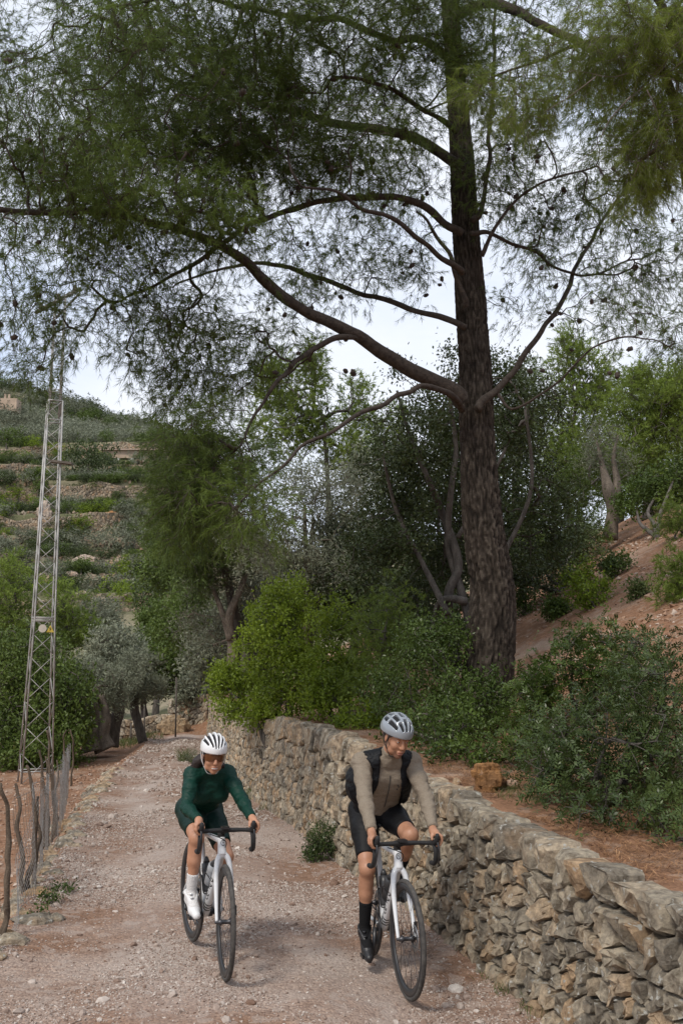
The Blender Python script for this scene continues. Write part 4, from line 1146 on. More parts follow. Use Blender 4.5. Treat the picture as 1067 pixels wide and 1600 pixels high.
plant('carob_tree', 'dark dense bush under the far right pine at the top of the slope', 'tree', g3(1030, 800, 21),
      [B(1020, 765, 40, 35, 22.5, .8), B(1060, 745, 40, 35, 22.5, .8), B(985, 785, 26, 26, 22.5, .6)], 240, 'leaf', M['mastic_dark'], seed=59, stems=3, trunk_r=.08, clump=.4, thr=.36, per=44, rad=.18, size=(.05, .085))
plant('carob_tree', 'dark undergrowth bush right of the oak at the foot of the woods', 'tree', g3(880, 880, 19.5),
      [B(850, 900, 45, 36, 19.5, .8), B(905, 850, 40, 30, 21.5, .8), B(800, 900, 40, 50, 19, .8)], 260, 'leaf', M['oak'], seed=60, stems=4, trunk_r=.08, clump=.4, thr=.36, per=44, rad=.18, size=(.045, .075))
# a second belt of dark wood that closes the gaps
belt = []
for q, (u, v, Y, ru, rv, m, kk, lab) in enumerate([
        (600, 800, 26, 85, 120, 'oak', 'leaf', 'dark evergreen oak in the wood behind the silvery olive'), (700, 760, 27, 80, 130, 'oak', 'leaf', 'dark evergreen oak hidden behind the holm oak'),
        (800, 780, 26, 80, 120, 'oak', 'leaf', 'dark evergreen oak right behind the big trunk'), (540, 900, 22, 90, 90, 'oak', 'leaf', 'low evergreen oak behind the feathery sapling'),
        (660, 960, 20, 90, 80, 'oak', 'leaf', 'low evergreen oak in the shade left of the big trunk'), (420, 960, 24, 80, 80, 'olive_dim', 'leaf', 'grey olive deep behind the bright shrub'),
        (960, 700, 34, 90, 100, 'needle_young', 'needle', 'hazy pine in the second row of the right hand wood'), (1060, 640, 36, 70, 100, 'needle_young', 'needle', 'hazy pine in the second row at the right edge'),
        (820, 640, 36, 70, 80, 'needle', 'needle', 'pine in the second row behind the holm oak'), (350, 1010, 27, 60, 70, 'olive_dim', 'leaf', 'grey olive beside the track behind the wall end'), (270, 870, 34, 50, 60, 'carob', 'leaf', 'green carob below the terraces behind the drooping pine'),
        (300, 960, 31, 55, 60, 'carob', 'leaf', 'green carob above the bend of the track')]):
    plant('oak_tree' if m == 'oak' else ('pine_tree' if kk == 'needle' else 'olive_tree' if m == 'olive_dim' else 'carob_tree'), lab, 'tree', g3(max(u, 390) if Y < 36 else u, v, Y),
          [B(u, v, ru, rv * .6, Y, 1.5), B(u - ru * .4, v + rv * .4, ru * .7, rv * .55, Y - .8, 1.2), B(u + ru * .4, v + rv * .5, ru * .7, rv * .55, Y - .6, 1.2), B(u, v - rv * .6, ru * .6, rv * .4, Y, 1.2)],
          360 if kk == 'leaf' else 300, kk, M[m], seed=70 + q, trunk_r=.13, clump=.8, thr=.36, per=34 if kk == 'leaf' else 14, rad=.28, size=(.075, .12), w=.02, slen=(.2, .5), shoots=6, NL=(.12, .18), up=.2, upb=.6, rtip=.006, asp=.5)

# ------------------------------------------------------------------ left side of the track
plant('carob_tree', 'broad dark carob at the left edge behind the lattice mast', 'tree', g3(55, 1200, 27),
      [B(60, 1060, 70, 70, 27, 1.6), B(100, 1100, 55, 60, 26, 1.4), B(20, 1120, 60, 70, 26, 1.4), B(90, 1160, 50, 45, 25.5, 1.2), B(0, 1020, 50, 40, 27.5, 1.3), B(60, 1190, 70, 35, 25, 1), B(10, 1190, 60, 40, 25, 1)],
      900, 'leaf', M['carob'], M['bark_grey'], seed=90, stems=4, trunk_r=.2, clump=.7, thr=.38, per=46, rad=.24, size=(.07, .11), asp=.5, rtip=.006)
plant('pine_tree', 'yellow green young pine at the left edge above the carob', 'tree', g3(15, 1150, 40),
      [B(15, 930, 36, 50, 40, 1.6), B(0, 990, 50, 40, 40, 1.6), B(40, 980, 40, 30, 40, 1.3), B(20, 890, 18, 26, 40, .8)], 260, 'needle', M['needle_young'], seed=91, trunk_r=.12, clump=1, thr=.38, per=14, shoots=6, w=.024, slen=(.25, .5), NL=(.14, .22), up=.2, upb=.9, rtip=.008)
plant('pine_tree', 'green young pine right behind the mast at mid height', 'tree', g3(108, 1150, 42),
      [B(108, 950, 30, 34, 42, 1.4), B(95, 995, 36, 32, 42, 1.4), B(125, 985, 26, 28, 42, 1.1)], 200, 'needle', M['needle_young'], seed=92, trunk_r=.1, clump=1, thr=.36, per=14, shoots=6, w=.024, slen=(.25, .5), NL=(.14, .22), up=.2, upb=.9, rtip=.008)
gn = lambda pts, Y: [W(u, v, Y) for u, v in pts]
plant('olive_tree', 'old olive with twisted pale hollow trunk beside the bend of the track', 'tree', g3(150, 1165, 27.5),
      [B(165, 1065, 34, 28, 28, .9), B(140, 1050, 26, 24, 28.5, .8), B(185, 1085, 22, 26, 28, .7)], 190, 'leaf', M['olive'], M['bark_olive'], seed=93, clump=.5, thr=.38, per=34, rad=.2, size=(.07, .11), asp=.26,
      trunkpts=[(gn([(153, 1172), (150, 1150), (158, 1125), (148, 1100), (152, 1075)], 27.5), [.46, .34, .22, .17, .10]), (gn([(165, 1172), (158, 1150), (166, 1120), (158, 1085)], 27.4), [.30, .24, .13, .06])])
plant('olive_tree', 'olive with a dark leaning double trunk between the hollow one and the small one', 'tree', g3(178, 1160, 29),
      [B(190, 1060, 30, 22, 29, .8), B(205, 1040, 22, 20, 29.5, .7)], 130, 'leaf', M['olive'], M['bark_grey'], seed=94, clump=.5, thr=.38, per=34, rad=.2, size=(.07, .11), asp=.26,
      trunkpts=[(gn([(172, 1166), (178, 1135), (186, 1110), (188, 1075)], 29), [.26, .2, .17, .08]), (gn([(170, 1162), (166, 1135), (170, 1115)], 29), [.18, .13, .1])])
plant('olive_tree', 'small round crowned olive with a slender dark trunk at the bend', 'tree', g3(218, 1158, 30),
      [B(225, 1075, 30, 18, 30, .6), B(205, 1090, 18, 14, 30, .5), B(245, 1068, 18, 14, 30, .5)], 170, 'leaf', M['olive'], M['bark_grey'], seed=95, clump=.35, thr=.34, per=36, rad=.16, size=(.06, .10), asp=.26,
      trunkpts=[(gn([(224, 1160), (216, 1130), (210, 1105), (214, 1085)], 30), [.15, .13, .14, .07])])
for q, (u, v, Y, ru, rv, m, lab) in enumerate([
        (185, 1010, 40, 45, 50, 'olive', 'large silvery olive behind the three olives at the bend'), (245, 1010, 44, 40, 40, 'carob', 'bright green carob behind the round crowned olive'), (150, 960, 52, 36, 30, 'olive_dim', 'grey olive halfway up behind the mast'),
        (255, 960, 52, 40, 30, 'carob', 'low green bush below the dark terrace tree'), (230, 1050, 38, 45, 40, 'olive_dim', 'grey shrubby olive just above the bend'), (280, 1030, 38, 40, 50, 'carob', 'green thicket right of the bend'), (125, 1060, 36, 30, 40, 'olive', 'silvery olive showing between the carob and the hollow trunk'),
        (60, 990, 50, 40, 30, 'olive', 'silvery olive seen through the mast at its sign plates'), (310, 1080, 36, 26, 34, 'olive_dim', 'dry grey shrub on the bank over the bend')]):
    plant('olive_tree' if 'olive' in m else 'carob_tree', lab, 'tree', g3(u, v + rv, Y), [B(u, v, ru, rv * .8, Y, 1.6), B(u - ru * .5, v + rv * .4, ru * .6, rv * .6, Y, 1.2), B(u + ru * .5, v + rv * .4, ru * .6, rv * .6, Y, 1.2)],
          230, 'leaf', M[m], seed=110 + q, trunk_r=.14, clump=.9, thr=.36, per=36, rad=.3, size=(.10, .16), asp=.4 if 'olive' in m else .55, rtip=.007)
# ------------------------------------------------------------------ rocks, grass and litter
def rock(name, label, cat, c, r, mat, seed=0, sub=3, parent=None, rough=.35, rot=0, group=None, sink=.0):
    V, F = ico(sub)
    V = V * (1 + rough * (fbm(V + seed * 3.1, 1.2, 4, seed) - .5) * 2)[:, None]
    q = np.round(V * 2.6) / 2.6; V = V * .5 + q * .5
    V = V * np.asarray(r)
    V += (np.stack([vnoise(V, 9, k) for k in range(3)], -1) - .5) * min(r) * .12
    ca, sa = math.cos(rot), math.sin(rot); V = V @ np.array([[ca, -sa, 0], [sa, ca, 0], [0, 0, 1]]).T
    o = link(name, raw_mesh(name, V, F, mat, False, rnd=np.full(len(F), (seed * .37) % 1)), parent)
    p = np.array(c, float)
    if parent is not None: p = p - worldloc(parent)
    o.location = p
    if parent is None: tag(o, label, cat, group)
    return o
M['rock_orange'] = stone_mat('ochre_rock', (.30, .15, .06), (.36, .20, .09), (.20, .12, .07), .15)
M['rock_bank'] = stone_mat('bank_rock', (.22, .17, .11), (.30, .22, .14), (.34, .22, .12), .3, .6)
M['rock_pale'] = stone_mat('pale_rock', (.34, .28, .23), (.42, .34, .28), (.42, .26, .16), .3, .3)
Yb = hit(760, 1236, 6)
p = W(762, 1216, Yb); rock('boulder', 'ochre orange boulder standing on the terrace above the wall', 'rock', p, (.12, .10, .135), M['rock_orange'], 3, 4)
p = W(782, 1222, Yb + .2); rock('boulder', 'small brown rock leaning against the ochre boulder', 'rock', p, (.06, .07, .085), M['rock_orange'], 5, 3)
p = W(800, 1224, Yb + .1); rock('boulder', 'flat reddish stone on the pine straw right of the ochre boulder', 'rock', p, (.05, .05, .03), M['soilstone'], 7, 2)
p = W(713, 1222, Yb + .3); rock('boulder', 'little grey stone on the terrace left of the ochre boulder', 'rock', p, (.035, .035, .03), M['stone'], 8, 2)

rng = np.random.default_rng(77)
def straw(n, yr, xr, col):
    y = yr[0] + (yr[1] - yr[0]) * rng.random(n); x = xw(y) + xr[0] + (xr[1] - xr[0]) * rng.random(n)
    k = fbm(np.stack([x, y, 0 * x], -1), 2.2, 3, 5) > .40; x, y = x[k], y[k]; n = len(x)
    z = zfun(x, y) + .004 + .022 * rng.random(n); a = rng.random(n) * 2 * PI; L_ = .05 + .06 * rng.random(n); w = .0022
    d = np.stack([np.cos(a), np.sin(a), rng.normal(size=n) * .22], -1); s = np.stack([-np.sin(a), np.cos(a), 0 * a], -1) * w
    c = np.stack([x, y, z], -1)
    V = np.stack([c - d * L_[:, None] / 2 - s, c - d * L_[:, None] / 2 + s, c + d * L_[:, None] / 2], 1).reshape(-1, 3)
    return V, np.arange(3 * n).reshape(-1, 3), rng.random(n)
M['straw'] = gravel_mat('pine_straw', [(0, (.13, .06, .03)), (.5, (.28, .145, .07)), (1, (.42, .25, .13))], 8)
mb = MB()
for a in ((26000, (4.2, 9.5), (.30, 1.9)), (9000, (9.5, 15), (.25, 3.0))):
    v_, f_, r_ = straw(*a, None); mb.add(v_, f_, r_)
tag(mb.build('pine_straw', M['straw'], smooth=False), 'fallen brown pine needles covering the terrace behind the wall', 'pine needles', kind='stuff')

def blades(c, n, rad, h, w=.004):
    a = rng.random(n) * 2 * PI; r = rad * rng.random(n) ** .6
    x = c[0] + np.cos(a) * r; y = c[1] + np.sin(a) * r; z = grounds(x, y)
    b = np.stack([x, y, z], -1); d = np.stack([rng.normal(size=n) * .35, rng.normal(size=n) * .35, np.ones(n)], -1)
    hh = h * (.4 + .6 * rng.random(n)); s = unit(np.cross(d, rng.normal(size=(n, 3)))) * w / 2
    m = b + d * hh[:, None] * .55; t = b + d * hh[:, None] + np.stack([d[:, 0], d[:, 1], -.5 * np.ones(n)], -1) * hh[:, None] * .35
    V = np.stack([b - s, b + s, m + s * .8, t, m - s * .8], 1).reshape(-1, 3)
    i = np.arange(n) * 5
    return V, np.stack([i, i + 1, i + 2, i + 4], -1), np.stack([i + 4, i + 2, i + 3], -1), rng.random(n)
def tuft(name, label, c, n, rad, h, w=.004, cat='grass tuft', mat='grass'):
    V, Q, T, r = blades(c, n, rad, h, w); mb = MB(); mb.add(V, Q, r).same(T, r)
    return tag(mb.build(name, M[mat], smooth=False), label, cat)
for lab, u, v, n, rad, h in [
        ('grass tuft at the foot of the wall under the big capstones', 800, 1548, 150, .12, .10), ('grass tuft at the wall foot nearest the camera', 850, 1580, 220, .16, .12), ('sparse grass at the wall foot below the taupe shirted rider', 770, 1530, 80, .12, .06),
        ('fine green grass on the terrace right of the ochre boulder', 830, 1247, 240, .28, .10), ('thin grass on the pine straw beside the ochre boulder', 795, 1235, 140, .18, .08), ('grass patch under the three olives at the bend', 190, 1166, 400, 1.2, .35),
        ('dark green weeds on the verge below the hollow olive', 118, 1190, 300, .55, .25), ('grass patch right of the small olive at the bend', 215, 1160, 260, .9, .3), ('weeds against the wall behind the green clad rider', 400, 1245, 200, .30, .25),
        ('pale dry tuft at the wall foot behind the green clad rider', 430, 1262, 130, .25, .14), ('tall grass beside the track behind the white helmet', 293, 1190, 180, .22, .45)]:
    Y = hit(u, v, 5.2 if v > 1300 or u > 600 else 10); p = W(u, v, Y)
    tuft('grass_tuft', lab, p, n, rad, h, .003 * max(1, Y / 9))
plant('track_shrub', 'grey green flowering weed bush against the wall between the riders', 'shrub', g3(508, 1348, hit(508, 1345)), [B(506, 1318, 30, 32, hit(508, 1345) + .05, .2), B(490, 1335, 16, 16, hit(508, 1345), .14)],
      120, 'leaf', M['rosy'], seed=150, stems=5, trunk_r=.012, clump=.1, thr=.3, per=46, rad=.055, size=(.018, .032), asp=.4, rtip=.0012)
for q, (lab, u, v, ru, rv) in enumerate([('low leafy weed on the left verge near the stick fence', 78, 1412, 26, 12), ('smaller low weed on the left verge below the leafy one', 60, 1432, 14, 7), ('sprig of green weed on the left verge further back', 100, 1395, 18, 9), ('grey herb against the wall far behind the white helmet', 300, 1195, 13, 16)]):
    Y = hit(u, v)
    plant('weed', lab, 'weed', g3(u, v, Y), [B(u, v - rv * .5, ru, rv, Y, .12)], 26, 'leaf', M['mastic_dark'] if q < 3 else M['olive_dim'], seed=160 + q, stems=3, trunk_r=.006, clump=.08, thr=.25, per=26, rad=.045, size=(.016, .03), asp=.55, rtip=.001)

# stone edging along the left of the track
root = empty('stone_edging', (EDGE[1, 1], 6.2, 0), 0, 'row of half buried pale rocks edging the left of the track', 'stone edging')
y = 6.0; k = 0
while y < 21:
    x = float(xl(np.array(y))) - .06 + rng.normal() * .07; r = .045 + .085 * rng.random() ** 1.5
    rock('stone', None, None, (x, y, ground(x, y) - r * .15), (r * 1.1, r * 1.35, r * .62), M['stone'] if k % 4 else M['rock_bank'], k, 2, root, .45, rng.random() * 6)
    if k % 2 == 0:
        rock('stone', None, None, (x - .16, y + .08, ground(x - .16, y) - .02), (r * .9, r * .8, r * .6), M['stone'], k + 40, 2, root, .45, rng.random() * 6)
    y += r * (1.6 + 2 * rng.random()); k += 1
for q, (lab, u, v, r) in enumerate([('grey half buried rock on the left verge', 88, 1437, .06), ('pale rock on the verge behind the leafy weed', 80, 1300, .13), ('reddish stone beside the front wheel nearest the wall', 712, 1548, .05), ('small white stone near the bottom of the track', 460, 1566, .022),
                                    ('rounded stone between the two bicycles', 575, 1476, .03), ('flat stone at the wall foot between the riders', 522, 1382, .05), ('pale stone seen through the front wheel of the taupe shirted rider', 637, 1517, .03)]):
    Y = hit(u, v, 5.2); p = W(u, v, Y)
    rock('rock', lab, 'rock', p, (r * 1.2, r, r * .7), M['gravel'] if q > 1 else M['stone'], q + 60, 2, None, .3, q)

# ------------------------------------------------------------------ stick fence with wire netting
posts = [  # foot u,v ; points (u,v) up ; radius px
    [(2, 1462), (8, 1400), (16, 1340), (12, 1290), (2, 1240), (0, 1225)], [(40, 1402), (36, 1350), (27, 1300), (30, 1262), (24, 1225)], [(43, 1400), (52, 1350), (58, 1300), (58, 1262), (50, 1225), (44, 1198)],
    [(68, 1305), (72, 1260), (68, 1215), (58, 1172)], [(86, 1287), (84, 1240), (78, 1195), (74, 1140)], [(78, 1300), (74, 1250), (76, 1215), (70, 1180)], [(-14, 1500), (-10, 1440), (-6, 1400)], [(8, 1480), (4, 1440), (6, 1412)],
    [(50, 1395), (60, 1330), (62, 1280), (60, 1245)], [(82, 1290), (88, 1235), (86, 1190)], [(103, 1215), (100, 1180), (102, 1140)], [(112, 1205), (115, 1170), (110, 1140)]]
Ys = [7.6, 9.1, 9.15, 12.1, 12.9, 12.4, 7.2, 7.5, 9.5, 13.2, 20, 21]
root = empty('stick_fence', (-3.0, 8.5, -.1), 0, 'rough fence of crooked branches and wire netting at the left edge of the track', 'fence')
for k, (L_, Y) in enumerate(zip(posts, Ys)):
    p = np.array([W(u, v, Y + .03 * i) for i, (u, v) in enumerate(L_)]); g = ground(p[0, 0], p[0, 1]); p[0, 2] = min(p[0, 2], g - .05)
    r = np.linspace(.025, .013, len(p)) * (1.0 if k not in (5, 7, 9) else .7)
    pp, rr = catmull(p, r, 7); pp += (np.stack([vnoise(pp, 7, q) for q in range(3)], -1) - .5) * .075; rr = rr * (.8 + .4 * vnoise(pp, 14, 5))
    mb = MB(); sw(mb, pp, rr, 10); mb.build('post', M['bark_post'], root)
M['wire'] = plain('galvanised_wire', (.32, .31, .30), .45, .8)
line = np.array([W(2, 1462, 7.6), W(42, 1400, 9.1), W(70, 1300, 12.2), W(86, 1287, 13), W(103, 1215, 20)]); line[:, 2] = [ground(a, b) for a, b, _ in line]
cs = np.concatenate([[0], np.cumsum(np.linalg.norm(np.diff(line, axis=0), axis=1))])
def fp(s, h): 
    q = np.array([np.interp(s, cs, line[:, i]) for i in range(3)]); 
    return q + [.05 + .03 * math.sin(s * 5 + h * 4), 0, h]
mb = MB(); st = .085; Hh = .95; paths = []
for s0 in np.arange(-Hh, cs[-1], st):
    for sg in (1, -1):
        pts = [fp(min(max(s0 + (h if sg > 0 else Hh - h), 0), cs[-1]), h * (.9 + .12 * math.sin(s0 * 3)) + .01 * math.sin(s0 * 31 + h * 20)) for h in np.linspace(0, Hh, 12)]
        if 0 <= s0 <= cs[-1] - Hh: paths.append(pts)
v_, f_ = tubes(np.array(paths), np.full((len(paths), 12), .0019), 3); mb.add(v_, f_)
for h in (.02, .5, .95):
    sw(mb, [fp(s, h) for s in np.arange(0, cs[-1], .25)], .002, 4)
mb.build('wire_netting', M['wire'], root)

# ------------------------------------------------------------------ lattice mast
M['steel'] = plain('weathered_galvanised_steel', (.37, .36, .34), .6, .3, .2, 30, .25)
M['steel_dark'] = plain('rusty_crossarm', (.12, .10, .08), .8, .2, .2, 30, .2)
YP = 22.0
zb_ = ground(-6.55, YP) - .1
root = empty('lattice_mast', (-6.56, YP, zb_), 0, 'tall slender grey steel lattice mast at the left, behind the stick fence', 'mast')
lev = [(zb_, .64), (W(60, 970, YP)[2], .43), (W(80, 628, YP)[2], .30)]
zA = [l[0] for l in lev]; sA = [l[1] for l in lev]
rot = math.radians(24)
def corner(i, z, s):
    a = rot + PI / 4 + i * PI / 2; return np.array([-6.56 + s / 1.414 * math.cos(a) + (z * .004), YP + s / 1.414 * math.sin(a), z])
side_at = lambda z: float(np.interp(z, zA, sA))
z1 = lev[2][0]
for i in range(4):
    mb = MB(); sw(mb, [corner(i, z, side_at(z)) for z in (zb_, lev[1][0], z1)], .020, 4); mb.build('leg', M['steel'], root)
def brace(a, b, r=.008, nm='brace'):
    mb = MB(); sw(mb, [a, b], r, 4); mb.build(nm, M['steel'], root)
z = zb_ + .1; q = 0
while z < z1 - .2:
    s = side_at(z); h = s * .95; zn = min(z + h, z1)
    for i in range(4):
        a, b = (i, (i + 1) % 4) if (q + i) % 2 == 0 else ((i + 1) % 4, i)
        brace(corner(a, z, s), corner(b, zn, side_at(zn)))
    z = zn; q += 1
for zz in (lev[1][0], lev[1][0] + .06, z1, z1 - .45, lev[1][0] - 3.2):
    for i in range(4): brace(corner(i, zz, side_at(zz)), corner((i + 1) % 4, zz, side_at(zz)), .014, 'crossbar')
zt = W(93, 462, YP)[2]
for i in range(4):
    mb = MB(); sw(mb, [corner(i, z1 - .35, .235), corner(i, zt, .215)], .019, 4); mb.build('leg', M['steel'], root)
z = z1; q = 0
while z < zt - .1:
    for i in range(4):
        brace(corner(i, z, .235), corner((i + 1) % 4, z, .235), .010, 'crossbar')
    z += .27
zz = W(88, 721, YP - .2)[2]
V_, F_ = box((-6.30, YP - .1, zz), (.52, .16, .05)); V_[:, 2] += (V_[:, 0] + 6.3) * -.12; obj('platform', V_, F_, M['steel_dark'], root, False)
a = W(57, 488, YP - .9); b = W(124, 452, YP + .9)
mb = MB(); sw(mb, [a, b], .05, 4); mb.build('crossarm', M['steel_dark'], root)
mb = MB(); sw(mb, [a + [.12, 1.1, .28], b + [-.1, .4, .05]], .035, 4); mb.build('crossarm', M['steel_dark'], root)
for t in (.1, .5, .9):
    p = lerp(a, b, t); V_, F_ = lathe([(.0, 0), (.05, .0), (.055, .05), (.03, .07), (.05, .10), (.03, .12), (.045, .15), (.0, .17)], 10, 'z'); obj('insulator', V_ + p, F_, M['steel_dark'], root)
M['plate'] = plain('pale_enamel_plate', (.42, .38, .32), .5, var=.1); M['yellow'] = plain('yellow_warning_plate', (.48, .36, .05), .5, var=.15)
V_, F_ = lathe([(.0, -.006), (.088, -.006), (.088, .006), (0, .006)], 20, 'y'); obj('round_plate', V_ + W(67, 982, YP - .42), F_, M['plate'], root, False)
c = W(79, 983, YP - .30); V_ = np.array([[-.085, 0, -.07], [.085, 0, -.07], [0, 0, .085], [-.085, .01, -.07], [.085, .01, -.07], [0, .01, .085]]) + c
o = obj('warning_plate', V_, [np.array([[0, 1, 2], [5, 4, 3]]), np.array([[0, 3, 4, 1], [1, 4, 5, 2], [2, 5, 3, 0]])], M['yellow'], root, False)
M['blackprint'] = plain('black_print', (.02, .02, .02), .6)
z_ = np.array([[0, .05], [-.022, .0], [.004, .0], [-.012, -.05], [.026, .012], [.002, .012]])
V_ = np.array([[x, -.004, z] for x, z in z_]) + c; obj('flash_symbol', V_, np.array([[0, 1, 2], [0, 2, 5], [5, 2, 3], [5, 3, 4]]), M['blackprint'], o, False, local=False)

# ------------------------------------------------------------------ low walls at the bend
def gc(pts, h):
    out = []
    for u, v, Y in pts:
        p = W(u, v, Y); g = ground(p[0], p[1]); out.append((p[0], Y, g - .02, max(g + h, p[2])))
    return out
stone_wall(gc([(272, 1119, 34.6), (240, 1124, 34.4), (212, 1130, 34), (188, 1122, 33.6)], .6)[::-1], 'low rubble wall behind the small olive at the bend', 'stone wall', M['stone'], size=.22, cap=.26, seed=21, nmax=20, name='rubble_wall', thick=.4, sgn=-1)
stone_wall(gc([(262, 1093, 35.6), (300, 1090, 35.2), (322, 1094, 34.8)], .9), 'short high stone wall on the bank at the end of the track', 'stone wall', M['stone'], size=.22, cap=.28, seed=22, nmax=20, name='bank_wall', thick=.4, sgn=-1)
p = W(270, 1140, 33.8); rock('boulder', 'ochre rock face in the bank where the track bends', 'rock', (p[0], p[1] + .3, p[2]), (.5, .4, .42), M['rock_bank'], 12, 3)
for q, (u, v0, v1) in enumerate([(226, 1160, 1103), (276, 1093, 1058), (205, 1155, 1130)]):
    p = W(u, v0, 32); t_ = W(u, v1, 32); p[2] = ground(p[0], p[1]) - .05
    mb = MB(); sw(mb, [p, t_], .03, 6); tag(mb.build('fence_stake', M['bark_grey']), ['thin grey stake beside the round crowned olive', 'stake standing on top of the short high wall at the bend', 'short stake at the left of the rubble wall at the bend'][q], 'stake')

# ------------------------------------------------------------------ the far hill
def far_bush(seed, n, kind, r=1.0, tall=.75):
    rg = np.random.default_rng(seed)
    bl = [((rg.normal() * .35, rg.normal() * .35, tall * (.55 + .5 * rg.random())), (.5 + .3 * rg.random(),) * 3, 1) for _ in range(6)]
    A = blob_points(bl, n // 9, rg, .3, .35, seed, .36); A[:, 2] = np.abs(A[:, 2])
    V, F, rr = leaves(A, unit(A), rg, 9, .11, (.07, .13), .6)
    tv, tf = tubes(np.array([[[0, 0, -.2], [.02, 0, .2], [0, .02, .6]]]), np.array([[.07, .05, .03]]), 5)
    Fm = [F, tf + len(V)]
    return raw_mesh('far_bush', np.vstack([V, tv]), Fm, None, False, rnd=np.concatenate([rr, np.full(len(tf), .2)]), mats=[M[kind], M['bark_grey']], midx=np.concatenate([np.zeros(len(F), int), np.ones(len(tf), int)]))
FM = {k: [far_bush(200 + i * 7 + j, 1500, m) for j in range(3)] for i, (k, m) in enumerate((('o', 'olive'), ('d', 'olive_dim'), ('g', 'carob'), ('k', 'oak'), ('y', 'mastic')))}
def far_put(kind, x, y, s, name, label, group=None, sz=1.0):
    o = bpy.data.objects.new(name, FM[kind][int(rng.integers(0, 3))]); COL.objects.link(o)
    o.location = (x, y, ground(x, y) - .1 * s); o.scale = (s, s, s * sz); o.rotation_euler = (0, 0, rng.random() * 6.28)
    return tag(o, label, 'tree' if 'tree' in name else 'bush', group)
def hillY(u, v):
    return hit(u, v, 70, 230)
# forest on the crest
k = 0
for Y in np.arange(156, 222, 4.2):
    w0, w1 = W(-30, 640, Y)[0], W(330, 640, Y)[0]
    x = w0 + rng.random() * 3
    while x < w1:
        far_put('ooood'[int(rng.integers(0, 5))] if Y < 196 else 'kgdok'[int(rng.integers(0, 5))], x, Y + rng.normal(), 2.3 + 1.2 * rng.random(), 'olive_tree', 'olive or scrub oak in the grove that covers the top of the far hill', 'trees of the grove on top of the far hill', .85)
        x += 3.0 + 2.2 * rng.random()
spec = [  # u, v of foot, kind, size, label
    (138, 745, 'k', 3.4, 'tall dark tree left of the long low house on the hill', 1.6), (152, 748, 'k', 2.3, 'dark tree close against the left end of the long low house', 1.2), (105, 720, 'g', 1.6, 'small green tree left of the tall dark one by the house', 1), (215, 722, 'o', 1.3, 'small olive before the right end of the long low house', 1),
    (195, 730, 'g', 1.4, 'green bush below the long low house', .7), (180, 738, 'y', 1.3, 'bright bush below the middle of the long low house', .7), (240, 735, 'g', 1.6, 'green bush below the right end of the long low house', .7),
    (123, 865, 'd', 2.4, 'round dark grey olive left of centre on the terraces', .8), (210, 865, 'd', 2.5, 'big grey olive right of the ochre hollow', 1.1), (205, 812, 'd', 2.3, 'dark grey olive directly above the ochre hollow', .7), (228, 815, 'o', 1.6, 'pale olive at the right end of the ochre terrace', .8),
    (165, 795, 'g', 1.4, 'green bush above the ochre hollow', .8), (45, 850, 'd', 1.7, 'grey bush behind the mast on the middle terrace', .8), (40, 880, 'd', 1.8, 'grey leafless bush left of the mast below the middle terrace', .8), (95, 905, 'd', 1.6, 'grey bush right of the mast below the pink boulder', .9),
    (195, 905, 'y', 1.9, 'bright green bush right of the pink boulder', 1), (200, 945, 'y', 1.8, 'bright green bush under the other bright one on the terraces', 1), (240, 955, 'k', 2.2, 'dark dense tree at the right below the terraces', 1.3), (225, 900, 'd', 1.9, 'dark grey olive above the dark dense tree', 1),
    (120, 770, 'k', 1.5, 'dark shrub hanging over the upper stone terrace', .7), (150, 768, 'g', 1.8, 'green shrub in the middle of the upper stone terrace', .7), (95, 795, 'g', 1.5, 'green bush right of the mast on the hedge line', .8), (30, 780, 'y', 1.7, 'bright green bush left of the mast on the hedge line', .9),
    (60, 775, 'g', 1.9, 'green tree right behind the mast on the hedge line', .9), (10, 785, 'g', 1.6, 'green bush at the left edge on the hedge line', .8), (10, 700, 'g', 2.4, 'dark green tree at the left edge under the grove', 1.2), (135, 800, 'g', 1.3, 'small green bush left of the ochre hollow', .7),
    (160, 745, 'g', 1.3, 'green bush at the foot of the dark tree by the house', .6), (10, 740, 'g', 1.6, 'green bush at the left edge two terraces above the hedge line', .7), (45, 745, 'k', 1.5, 'dark bush behind the mast two terraces above the hedge line', .7), (170, 960, 'd', 1.6, 'grey scrub bush at the bottom of the terraces', .8),
    (145, 945, 'g', 1.4, 'green scrub bush at the bottom of the terraces', .8), (225, 770, 'y', 1.2, 'bright bush on the stone terrace below the house', .7), (75, 850, 'o', 1.2, 'small pale bush seen through the mast', .8), (30, 925, 'g', 1.6, 'green bush left of the mast at the bottom terrace', .9), (15, 860, 'd', 1.2, 'small grey bush at the left edge', .8)]
for u, v, kd, s, lab, sz in spec:
    Y = hillY(u, v); p = W(u, v, Y); far_put(kd, p[0], Y, s, 'terrace_tree' if s > 2 else 'terrace_bush', lab, None, sz)
for gi, (vv, u0, u1, lab) in enumerate(((716, -10, 70, 'clipped looking bush in the row under the grove at the left'), (790, -10, 130, 'bush of the green hedge line on the middle terrace'), (746, 110, 262, 'low bush of the green line under the long low house'))):
    u = u0
    while u < u1:
        Y = hillY(u, vv + 8); p = W(u, vv + 8, Y); far_put('gky'[int(rng.integers(0, 2))], p[0], Y, 1.0 + .4 * rng.random(), 'hedge_bush', lab, ['bushes in the row under the grove', 'bushes of the middle hedge line', 'bushes of the line under the house'][gi], .8); u += 7 + 5 * rng.random()
k = 0
